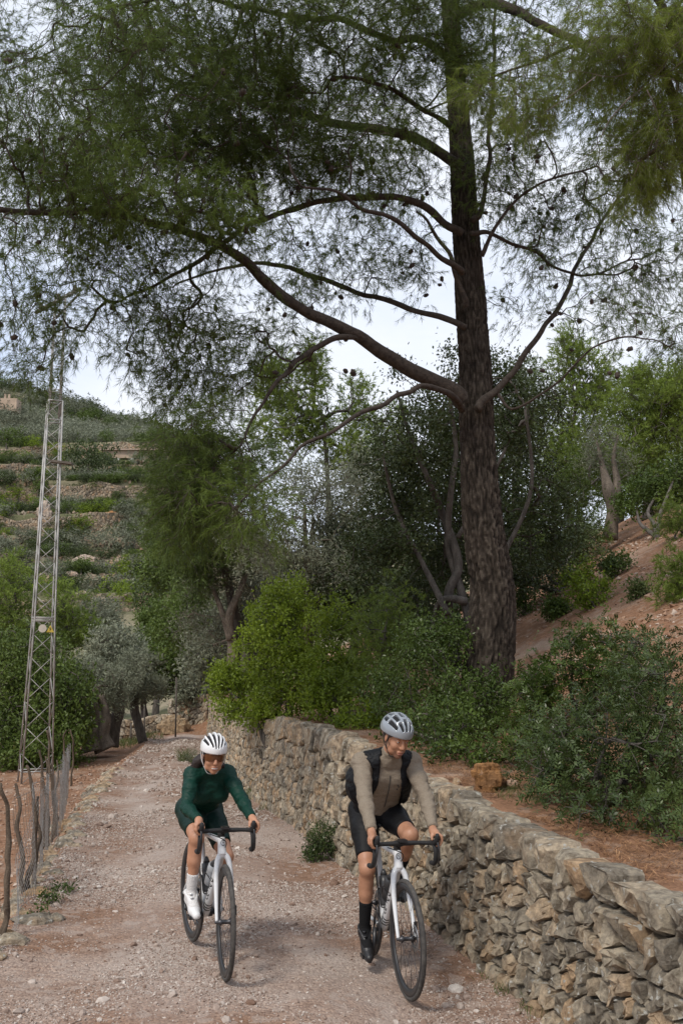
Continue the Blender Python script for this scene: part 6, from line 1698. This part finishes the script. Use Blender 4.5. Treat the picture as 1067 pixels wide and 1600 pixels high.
def rider(loc, rz, label, sp):
    root = empty('person', loc, rz, label, 'person')
    S = sp['S']; k = sp['k']                                     # k: build
    crank = sp['crank']; BBp = np.array([.41, 0, .275])
    hipC = np.array(sp['hip']); spine = np.array(sp['chest']) - hipC; sd_ = unit(spine); chest = np.array(sp['chest'])
    nrm = unit(np.array([sd_[2], 0, -sd_[0]]))                    # out of the belly: forward and down
    Rt = np.stack([sd_, np.array([0, 1, 0]), nrm], 1)
    neckb = np.array(sp['neck']); head = np.array(sp['head'])
    yaw, pit, roll = sp['yaw'], sp['pitch'], sp.get('roll', 0)
    Ry = np.array([[math.cos(pit), 0, math.sin(pit)], [0, 1, 0], [-math.sin(pit), 0, math.cos(pit)]]); Rz = np.array([[math.cos(yaw), -math.sin(yaw), 0], [math.sin(yaw), math.cos(yaw), 0], [0, 0, 1]])
    Rx = np.array([[1, 0, 0], [0, math.cos(roll), -math.sin(roll)], [0, math.sin(roll), math.cos(roll)]])
    HR = Rz @ Ry @ Rx; hs = sp['hs']
    hp = lambda x, y, z: head + HR @ (np.array([x, y, z]) * hs)
    J = {}
    for s in (-1, 1):
        sh = np.array([sp['sh'][0], s * sp['sh'][1] + sp.get('shc', 0), sp['sh'][2]]) + np.array(sp.get('shd', (0, 0, 0))) * s
        wr = S(np.array([.925, s * (.007 + .2 * sp['kb']), .945])); el = ik(sh, wr, sp['ua'], sp['fa'], np.array([-.35, s * sp.get('elb', .9), -.65]))
        hip = hipC + [0.0, s * .085 * k, -.015]; th = crank if s < 0 else crank + PI
        ped = BBp + np.array([math.cos(th) * .17, s * .118, math.sin(th) * .17]); ball = ped + [0, 0, .030]
        tilt = sp['toe'][0 if s < 0 else 1]; fd = np.array([math.cos(tilt), 0, -math.sin(tilt)]); fu = np.array([math.sin(tilt), 0, math.cos(tilt)])
        ank = ball - fd * .115 + fu * .070; kn = ik(hip, ank, sp['tl'], sp['sl'], np.array([1, s * sp.get('kn', .12), .4]))
        J[s] = dict(sh=sh, wr=wr, el=el, hip=hip, ank=ank, kn=kn, ball=ball, fd=fd, fu=fu)
    def torso(f, g, kk=.035):
        f.ell(hipC + [-.01, 0, .0], (.115 * k, .158 * sp['hw'], .10 * k), None, kk, grow=g)
        f.cone(hipC + sd_ * .08, hipC + sd_ * .22, .108 * k * sp['ww'], .112 * k * sp['ww'], kk, grow=g)
        for s in (-1, 1): f.cone(hipC + sd_ * .10 + [0, s * .045, 0], chest + [0, s * .06 * k, 0], .082 * k * sp['ww'], .095 * k, kk, grow=g)
        f.ell(chest - sd_ * .02, (.17 * k, .158 * k, .112 * k), Rt, kk, grow=g)
        for s in (-1, 1):
            f.cone(neckb - sd_ * .03 + [0, s * .02, 0], J[s]['sh'] - [0, s * .02, 0], .052 * k, .050 * k, kk, grow=g)
            if sp['sex'] == 'w': f.ell(chest + nrm * .075 + sd_ * .0 + [0, s * .062, 0], (.055, .052, .048), Rt, .03, grow=g)
            else: f.ell(chest + nrm * .06 + sd_ * .05 + [0, s * .07, 0], (.07, .075, .045), Rt, .03, grow=g)
    def arm(f, s, g, fore=True):
        j = J[s]; ar = sp['ar']
        f.ell(j['sh'], (.058 * ar,) * 3, None, .03, grow=g); f.cone(j['sh'], j['el'], .050 * ar, .038 * ar, .025, grow=g)
        m = lerp(j['sh'], j['el'], .45); f.ell(m + [.008, 0, .002], (.047 * ar,) * 3, None, .02, grow=g)
        m = lerp(j['el'], j['wr'], .28); f.cone(j['el'], j['wr'], .036 * ar, .0245 * ar, .02, grow=g); f.ell(m, (.040 * ar,) * 3, None, .02, grow=g)
    def leg(f, s, g, lo=0.0):
        j = J[s]; lr = sp['lr']; d = unit(j['kn'] - j['hip'])
        f.cone(j['hip'] - [.03, 0, -.01], lerp(j['hip'], j['kn'], .35), .095 * lr, .082 * lr, .03, grow=g); f.cone(lerp(j['hip'], j['kn'], .3), j['kn'], .080 * lr, .052 * lr, .03, grow=g)
        f.ell(j['kn'] + unit(j['kn'] - j['ank']) * .0 + [.012, 0, 0], (.050 * lr, .047 * lr, .055 * lr), None, .02, grow=g)
    def shank(f, s, g):
        j = J[s]; lr = sp['lr']; d = unit(j['ank'] - j['kn']); bk = unit(np.array([-1, 0, 0.0]) - d * (-d[0]))
        f.cone(j['kn'], lerp(j['kn'], j['ank'], .4), .046 * lr, .044 * lr, .02, grow=g); f.cone(lerp(j['kn'], j['ank'], .4), j['ank'], .043 * lr, .029 * lr, .02, grow=g)
        for y_ in (-.012, .012): f.cone(lerp(j['kn'], j['ank'], .16) + bk * .016 + [0, y_, 0], lerp(j['kn'], j['ank'], .45) + bk * .014 + [0, y_, 0], .036 * lr, .031 * lr, .02, grow=g)
        f.ell(j['ank'] + [0, 0, 0], (.032, .034, .034), None, .015, grow=g)
    def headf(f):
        E = lambda c, r, kk=.012, sub=False: f.ell(hp(*c), np.array(r) * hs, HR, kk, sub)
        E((-.012, 0, .045), (.094, .074, .086)); E((.028, 0, -.018), (.060, .060, .080), .02); E((.030, 0, -.070), (.050, .050, .040), .02)
        E((.066, 0, -.098), (.022, .023, .018), .016)
        for s in (-1, 1):
            E((.058, s * .036, -.030), (.024, .022, .026), .015); E((.078, s * .030, .034), (.016, .026, .009), .010)
            E((.094, s * .031, .012), (.016, .017, .012), .010, True); E((.078, s * .031, .011), (.014, .015, .011), .004)
            E((-.006, s * .074, -.008), (.017, .008, .030), .006); E((.030, s * .045, -.072), (.030, .014, .022), .015)
            E((.096, s * .010, -.032), (.010, .009, .008), .006)
        f.cone(hp(.086, 0, .022), hp(.108, 0, -.026), .009 * hs, .012 * hs, .010)
        E((.088, 0, -.060), (.012, .025, .006), .006); E((.086, 0, -.073), (.012, .021, .007), .006)
        if sp['smile']: E((.098, 0, -.0655), (.012, .025, .0045), .003, True)
        f.cone(neckb - sd_ * .02, hp(-.02, 0, -.05), .058 * sp['nk'], .052 * sp['nk'], .025)
    # ---- the body: one continuous surface
    f = Field((-.08, -.38, .03), (1.10, .38, head[2] + .17), .0063)
    torso(f, 0)
    for s in (-1, 1): arm(f, s, 0); leg(f, s, 0); shank(f, s, 0); j = J[s]; f.cone(j['ank'], j['ball'] + j['fu'] * .02, .03, .03, .02)
    headf(f)
    for s in (-1, 1):
        h = lambda x, y, z: S(np.array([x, s * (y - .2 + .2 * sp['kb']), z]))
        wr = J[s]['wr']
        f.cone(wr, h(.950, .212, .942), .024, .022, .015)
        f.ell(h(.965, .214, .935), (.040, .019, .020), None, .012)
        for i in range(4):
            x = .944 + .0185 * i; o = (.000, .004, .003, -.004)[i]; l = (-.008, 0, .003, 0)[i]
            f.cone(h(x, .218, .938), h(x + .008, .234 + o * .5, .925), .0105, .0098, .003); f.cone(h(x + .008, .234 + o * .5, .925), h(x + .012, .236 + o, .898 - l), .0094, .0088, .002); f.cone(h(x + .012, .236 + o, .898 - l), h(x + .010, .222, .876 - l), .0086, .0078, .002)
            f.cone(h(x + .010, .222, .876 - l), h(x + .006, .207, .870 - l), .0078, .007, .002)
        f.cone(h(.940, .204, .938), h(.958, .186, .926), .013, .0115, .008); f.cone(h(.958, .186, .926), h(.982, .180, .905), .0105, .0085, .004)
    V, F = f.mesh(); V = relax(V, F, 1)
    skin = M[sp['skin']]; obj('body', V, F, skin, root, True, local=True)
    def wear(name, f, mat, parent=root, wr=.0, sc=14, seed=0, rx=1):
        V, F = f.mesh(); V = relax(V, F, rx)
        if wr:
            N_ = np.zeros_like(V); c_ = np.cross(V[F[:, 2]] - V[F[:, 0]], V[F[:, 3]] - V[F[:, 1]])
            for k in range(4): np.add.at(N_, F[:, k], c_)
            q = V * [1, 1, 1.6]; w_ = np.abs(fbm(q, sc, 3, seed) - .5) * 2
            V = V + unit(N_) * ((.45 - w_) * wr)[:, None]
        return obj(name, V, F, mat, parent, True, local=True)
    lo, hi = (-.08, -.38, .75), (1.02, .38, head[2])
    f = Field(lo, hi, .0078); torso(f, .010)
    for s in (-1, 1): arm(f, s, .0080)
    f.cone(neckb - sd_ * .03, lerp(neckb, hp(-.02, 0, -.05), .55), .064 * sp['nk'], .058 * sp['nk'], .02)
    q_ = lerp(neckb, hp(-.02, 0, -.05), .50); n0 = unit(hp(-.02, 0, -.05) - neckb); f.fn(lambda P: np.where((P[..., 2] > neckb[2] - .03) & (np.abs(P[..., 1]) < .10), (P - q_) @ n0, -1)); f.cut(hipC + sd_ * sp['hem'], -sd_)
    for s in (-1, 1):
        j = J[s]; n_ = unit(j['wr'] - j['el']); q = lerp(j['el'], j['wr'], sp['cuff'])
        f.fn(lambda P, q=q, n_=n_, s=s: np.where((P[..., 1] * s > .12) & (P[..., 0] > .7), (P - q) @ n_, -1))
    jer = wear('jersey', f, M[sp['jersey']], wr=.010, sc=17, seed=sp['seed'])
    f = Field((-.10, -.30, .45), (.85, .30, 1.30), .0078); torso(f, .006)
    f.cut(hipC + sd_ * (sp['hem'] + .06), sd_)
    for s in (-1, 1): leg(f, s, .008)
    for s in (-1, 1):
        j = J[s]; n_ = unit(j['kn'] - j['hip']); q = lerp(j['hip'], j['kn'], sp['shortl'])
        f.fn(lambda P, q=q, n_=n_, s=s: np.where(P[..., 1] * s > 0, (P - q) @ n_, -1))
    wear('shorts', f, M[sp['shorts']], wr=.004, sc=16, seed=3)
    for s in (-1, 1):
        j = J[s]; q = lerp(j['kn'], j['ank'], sp['sock']); n_ = unit(q - j['ank']); lo_ = np.minimum(j['kn'], np.minimum(j['ank'], j['ball'])) - .13; hi_ = np.maximum(j['kn'], j['ball']) + .1
        f = Field(lo_, hi_, .006); shank(f, s, .005); f.cone(j['ank'], j['ball'] + j['fu'] * .02, .036, .036, .02); f.cut(q, n_); wear('sock', f, M[sp['socks']], wr=.001)
        f = Field(j['ank'] - [.15, .12, .16], j['ball'] + [.16, .12, .16], .005); a, b = j['ank'], j['ball']; fd, fu = j['fd'], j['fu']
        heel = b - fd * .145 + fu * .020; f.cone(heel + fu * .01, b + fu * .012, .031, .036, .02); f.cone(b + fu * .008, b + fd * .075 + fu * .002, .036, .026, .02)
        f.cone(a + fu * .02, b - fd * .02 + fu * .028, .044, .030, .02); f.cone(a + fu * .030 - fd * .006, heel + fu * .02, .044, .034, .02)
        f.fn(lambda P: -((P - (b - fu * .022)) @ fu)); f.cut(a + fu * .022 - fd * .0, fu + fd * .25)
        so = wear('shoe', f, M[sp['shoes']], rx=2)
        Vb, Fb = box((0, 0, 0), (1, 1, 1)); 
        mb = MB(); sw(mb, [b - fd * .15 - fu * .020, b - fd * .09 - fu * .022, b - fu * .024, b + fd * .055 - fu * .022, b + fd * .095 - fu * .016], [.012, .026, .034, .030, .010], 12, 4)
        Vs = mb.V[0]; Vs = b + ((Vs - b) @ np.stack([fd, [0, 1, 0], fu], 1)) * [1, 1, .22] @ np.stack([fd, [0, 1, 0], fu], 1).T - fu * .014; mb.V[0] = Vs; mb.build('sole', M['shoe_b'], so, True, True)
        for k_ in (.35, .62):
            c_ = lerp(a + fu * .01, b + fu * .03, k_) + fu * .030 + fd * .010; V_, F_ = lathe([(0, .006), (.011, .005), (.012, 0), (0, 0)], 14, 'z')
            obj('closure_dial', V_ + c_ + [0, s * .012, 0], F_, M['metal_dark' if sp['sex'] == 'm' else 'white_paint'], so, True, local=True)
    # ---- head gear
    tr = lambda P: head + (np.asarray(P) * hs) @ HR.T
    hf = Field((-.20, -.16, -.12), (.20, .16, .22), .0044)
    hc = np.array([-.012, 0, .052]); hf.ell(hc, (.130, .096, .110), None, .01)
    if sp['sex'] == 'm': hf.ell(hc + [-.03, 0, -.01], (.120, .098, .10), None, .02)
    hf.cut((0, 0, .030), (.10, 0, -1)); hf.ell(hc + [0, 0, -.014], (.112, .083, .095), None, .004, True)
    nv = sp['vents']
    def vents(P):
        q = P - hc; lat = np.arctan2(q[..., 1], q[..., 2] + .035); d = np.full(P.shape[:3], 1.0)
        for i in range(nv):
            l0 = (i - (nv - 1) / 2) * sp['vstep']; wv = sp['vw'] * (1 - .35 * np.abs(q[..., 0]) / .14)
            w_ = (np.abs(lat - l0 * (1 - 1.2 * np.maximum(q[..., 0], 0))) - wv) * .11
            for x0, x1 in sp['vx'][abs(2 * i - nv + 1) // 2 % len(sp['vx'])]: d = np.minimum(d, np.maximum(w_, np.abs(q[..., 0] - (x0 + x1) / 2) - (x1 - x0) / 2))
        return -np.minimum(d, .1)
    hf.fn(vents); V, F = hf.mesh(); V = relax(V, F, 1)
    hel = obj('helmet', tr(V), F, M[sp['helmet']], root, True, local=True)
    lf = Field((-.20, -.16, -.12), (.20, .16, .22), .006); lf.ell(hc + [0, 0, -.006], (.117, .087, .099), None, .01); lf.cut((0, 0, .036), (.10, 0, -1)); lf.ell(hc + [0, 0, -.025], (.101, .078, .091), None, .004, True)
    V, F = lf.mesh(); obj('helmet_liner', tr(relax(V, F, 1)), F, M['liner'], hel, True, local=True)
    for s in (-1, 1):
        for x_ in (.035, -.045):
            mb = MB(); sw(mb, tr([[x_, s * .084, .035], [x_ * .5 + .002, s * .079, -.03], [.012, s * .062, -.075]]), .0030, 5, 4); mb.build('helmet_strap', M[sp['strapm']], hel, True, True)
        mb = MB(); sw(mb, tr([[.012, s * .062, -.075], [.030, s * .035, -.118], [.034, 0, -.124]]), .0030, 5, 4); mb.build('helmet_strap', M[sp['strapm']], hel, True, True)
    # hair
    f = Field((-.20, -.16, -.22), (.16, .16, .16), .006)
    f.ell((-.022, 0, .040), (.098, .081, .088), None, .02); f.cone((-.05, 0, -.02), (-.055, 0, -.065), .060, .045, .03)
    f.cut((.052, 0, 0), (1, 0, -.35)); f.ell((.06, 0, -.03), (.066, .066, .075), None, .01, True)
    f.cut((0, 0, .07), (0, 0, 1))
    V, F = f.mesh(); obj('hair', tr(relax(V, F, 1) + (np.stack([fbm(V * [1, 1, .3], 60, 2, q) for q in range(3)], -1) - .5) * .012), F, M[sp['hair']], root, True, local=True)
    for s in (-1, 1):
        V, F = ico(2); obj('eye', tr(V * .0115 + [.0795, s * .031, .011]), F, M['eye'], root, True, local=True)
        V, F = ico(1); obj('iris', tr(V * [.002, .0052, .0052] + [.0903, s * .031, .0095]), F, M['iris'], root, True, local=True)
        V, F = ico(2); obj('eyelid', tr(V * [.0128, .0140, .0085] + [.0800, s * .031, .0170]), F, skin, root, True, local=True)
        mb = MB(); sw(mb, tr([[.0925, s * .016, .036], [.091, s * .030, .041], [.080, s * .046, .036]]), [.0035, .0032, .0018], 6, 4); mb.build('eyebrow', M[sp['hair']], root, True, True)
    V, F = ico(2); obj('lower_lip', tr(V * [.007, .019, .0045] + [.0940, 0, -.0735]), F, M['lip'], root, True, local=True)
    V, F = ico(2); obj('upper_lip', tr(V * [.006, .020, .0034] + [.0955, 0, -.0600]), F, M['lip'], root, True, local=True)
    if sp['smile']:
        V, F = ico(2); obj('teeth', tr(V * [.008, .022, .0050] + [.0930, 0, -.0655]), F, M['teeth'], root, True, local=True)
    return root, J, hp, tr, dict(chest=chest, sd=sd_, nrm=nrm, Rt=Rt, neckb=neckb, hipC=hipC, jer=jer, torso=torso, wear=wear, arm=arm)

def ride_m():
    sp = dict(sex='m', kb=.95, S=SM, k=1.0, crank=CR_M, hip=(.165, 0, .985), chest=(.42, 0, 1.235), neck=(.555, .012, 1.375), head=(.665, .034, 1.500), yaw=math.radians(14), pitch=math.radians(24), roll=math.radians(-4), hs=.985,
              sh=(.515, .170, 1.330), ua=.29, fa=.275, elb=.75, toe=(math.radians(22), math.radians(12)), tl=.435, sl=.425, kn=.10, hw=1, ww=.98, ar=.98, lr=.98, nk=.98, smile=False, skin='skin_m', jersey='taupe', shorts='bib', socks='sock_b', shoes='shoe_b',
              hem=.085, cuff=.90, shortl=.80, sock=.52, seed=4, hair='hair_m', helmet='helm_g', vents=5, vstep=.36, vw=.125, vx=[[(-.115, -.055), (-.035, .030), (.050, .118)], [(-.10, -.03), (-.012, .05), (.066, .112)], [(-.09, -.02), (.0, .085)]], strapm='strap')
    root, J, hp, tr, t = rider(LM, AM, 'man riding in taupe long sleeved jersey, open black gilet, black shorts and grey helmet', sp)
    ch, sd, nr = t['chest'], t['sd'], t['nrm']
    # open gilet
    f = Field((-.08, -.36, .85), (.80, .36, 1.50), .0075); t['torso'](f, .024)
    f.ell(ch + [-.15, -.155, -.06], (.13, .07, .12), None, .04); f.ell(ch + [-.06, .150, -.03], (.12, .035, .11), t['Rt'], .04); f.ell(ch + [-.10, 0, .02], (.15, .15, .09), None, .04)
    f.ell(ch + sd * -.13 + nr * .03 + [0, .165, 0], (.10, .022, .05), t['Rt'], .02)
    base = t['torso']; g = Field((-.08, -.36, .85), (.80, .36, 1.50), .0075); base(g, .013); f.A = np.maximum(f.A, -g.A)
    f.cut(t['hipC'] + sd * .05, -sd)
    f.fn(lambda P: -(np.maximum(np.abs(P[..., 1] - .01) - (.082 + .16 * np.clip(.08 - (P - ch) @ sd, -.05, .3)), -((P - ch) @ nr) + .01)))      # open front
    for s in (-1, 1):
        j = J[s]; f.cone(j['sh'] + [0, 0, .0], lerp(j['sh'], j['el'], .9), .070, .062, .008, True)
    nb, hd = t['neckb'], hp(-.02, 0, -.05); q_ = lerp(nb, hd, .30); n0 = unit(hd - nb); f.fn(lambda P: np.where((P[..., 2] > nb[2] - .03) & (np.abs(P[..., 1]) < .12), (P - q_) @ n0, -1)); f.cone(nb, hd, .066, .060, .004, True)
    t['wear']('gilet', f, M['gilet'], wr=.016, sc=10, seed=8)
    # zip on the jersey and its tiny mark
    me = t['jer'].data; co = np.empty(len(me.vertices) * 3, np.float32); me.vertices.foreach_get('co', co); co = co.reshape(-1, 3)
    pts = []
    for a in np.linspace(.125, -.17, 12):
        q = co[(np.abs((co - ch) @ sd - a) < .008) & (np.abs(co[:, 1] - .012) < .010)]
        if len(q): pts.append(q[np.argmax((q - ch) @ nr)] + nr * .003)
    pts = np.array(pts); pts[:, 1] = .012; mm_ = pts.copy(); mm_[1:-1] = (pts[:-2] + pts[1:-1] * 2 + pts[2:]) / 4; pts = mm_
    mb = MB(); sw(mb, pts, .0028, 6, 3); mb.build('zip', M['strap'], t['jer'], True, True)
    for i in range(3):
        q = co[(np.abs((co - ch) @ sd - (.06 - .02 * i)) < .006) & (np.abs(co[:, 1] - .075) < .008)]
        if len(q):
            p = q[np.argmax((q - ch) @ nr)] + nr * .002; V_, F_ = box((0, 0, 0), (.008, .010, .003)); obj('chest_mark', V_ @ t['Rt'].T + p, F_, M['strap'], t['jer'], False, local=True)
    # stubble
    f = Field((-.02, -.09, -.14), (.13, .09, .0), .0045); f.ell((.028, 0, -.018), (.0615, .0612, .0815), None, .02); f.ell((.030, 0, -.070), (.0515, .0515, .0415), None, .02); f.ell((.066, 0, -.098), (.0235, .0245, .0195), None, .016)
    f.fn(lambda P: P[..., 2] + .052 - .55 * np.abs(P[..., 1])); f.cut((.004, 0, 0), (-1, 0, 0)); f.ell((.10, 0, -.066), (.03, .026, .012), None, .004, True)
    V, F = f.mesh(); obj('stubble', tr(relax(V, F, 1)), F, M['stubble'], root, True, local=True)
def ride_w():
    sp = dict(sex='w', kb=.82, shc=-.016, S=SW_, k=.83, crank=CR_W, hip=(.17, 0, .925), chest=(.430, 0, 1.110), neck=(.545, -.016, 1.240), head=(.655, -.030, 1.325), yaw=math.radians(-2), pitch=math.radians(14), roll=math.radians(-3), hs=.93,
              sh=(.520, .122, 1.190), ua=.255, fa=.240, elb=.45, toe=(math.radians(8), math.radians(20)), tl=.40, sl=.385, kn=.06, hw=.98, ww=.86, ar=.84, lr=.93, nk=.80, smile=True, skin='skin_w', jersey='green', shorts='green2', socks='sock_w', shoes='shoe_w',
              hem=.075, cuff=.93, shortl=.74, sock=.62, seed=9, hair='hair_w', helmet='helm_w', vents=6, vstep=.28, vw=.088, vx=[[(-.11, .122)], [(-.11, .112)], [(-.08, .085)]], strapm='strap_w')
    root, J, hp, tr, t = rider(LW, AW, 'smiling woman riding in dark green jersey and shorts with a white helmet', sp)
    # wraparound glasses
    a = np.linspace(-1.15, 1.15, 15); V = []
    for z, o in ((.034, .0), (.010, .004), (-.014, -.002)):
        for q in a: V.append([.012 + (.092 + o) * math.cos(q) * 1.0, (.078) * math.sin(q), z - .006 * abs(math.sin(q)) + (.012 * (1 - abs(q) / 1.15) if z < 0 else 0) * (abs(q) < .25)])
    V = np.array(V); n = 15; F = [(r * n + i, r * n + i + 1, (r + 1) * n + i + 1, (r + 1) * n + i) for r in range(2) for i in range(n - 1)]
    gl = obj('glasses', tr(V), np.array(F), M['lens'], root, True, local=True)
    for s in (-1, 1):
        mb = MB(); sw(mb, tr([[.045, s * .072, .018], [.0, s * .080, .014], [-.03, s * .079, .008]]), .0032, 6, 3); mb.build('temple_arm', M['black_paint'], gl, True, True)
    # loose long hair behind the shoulders
    f = Field((.15, -.26, .95), (.70, .20, 1.45), .007); b0 = hp(-.085, 0, -.02)
    f.cone(b0, b0 + [-.03, -.075, -.05], .042, .036, .03); f.cone(b0 + [-.03, -.075, -.05], b0 + [-.05, -.145, -.14], .034, .022, .03); f.cone(b0 + [-.05, -.145, -.14], b0 + [-.07, -.175, -.25], .021, .006, .02)
    f.cone(b0 + [-.02, .0, -.03], b0 + [-.03, .080, -.08], .040, .028, .03)
    V, F = f.mesh(); V = relax(V, F, 1); V += (np.stack([fbm(V * [1, 1, .25], 45, 2, q) for q in range(3)], -1) - .5) * .02
    obj('long_hair', V, F, M['hair_w'], root, True, local=True)
ride_m(); ride_w()
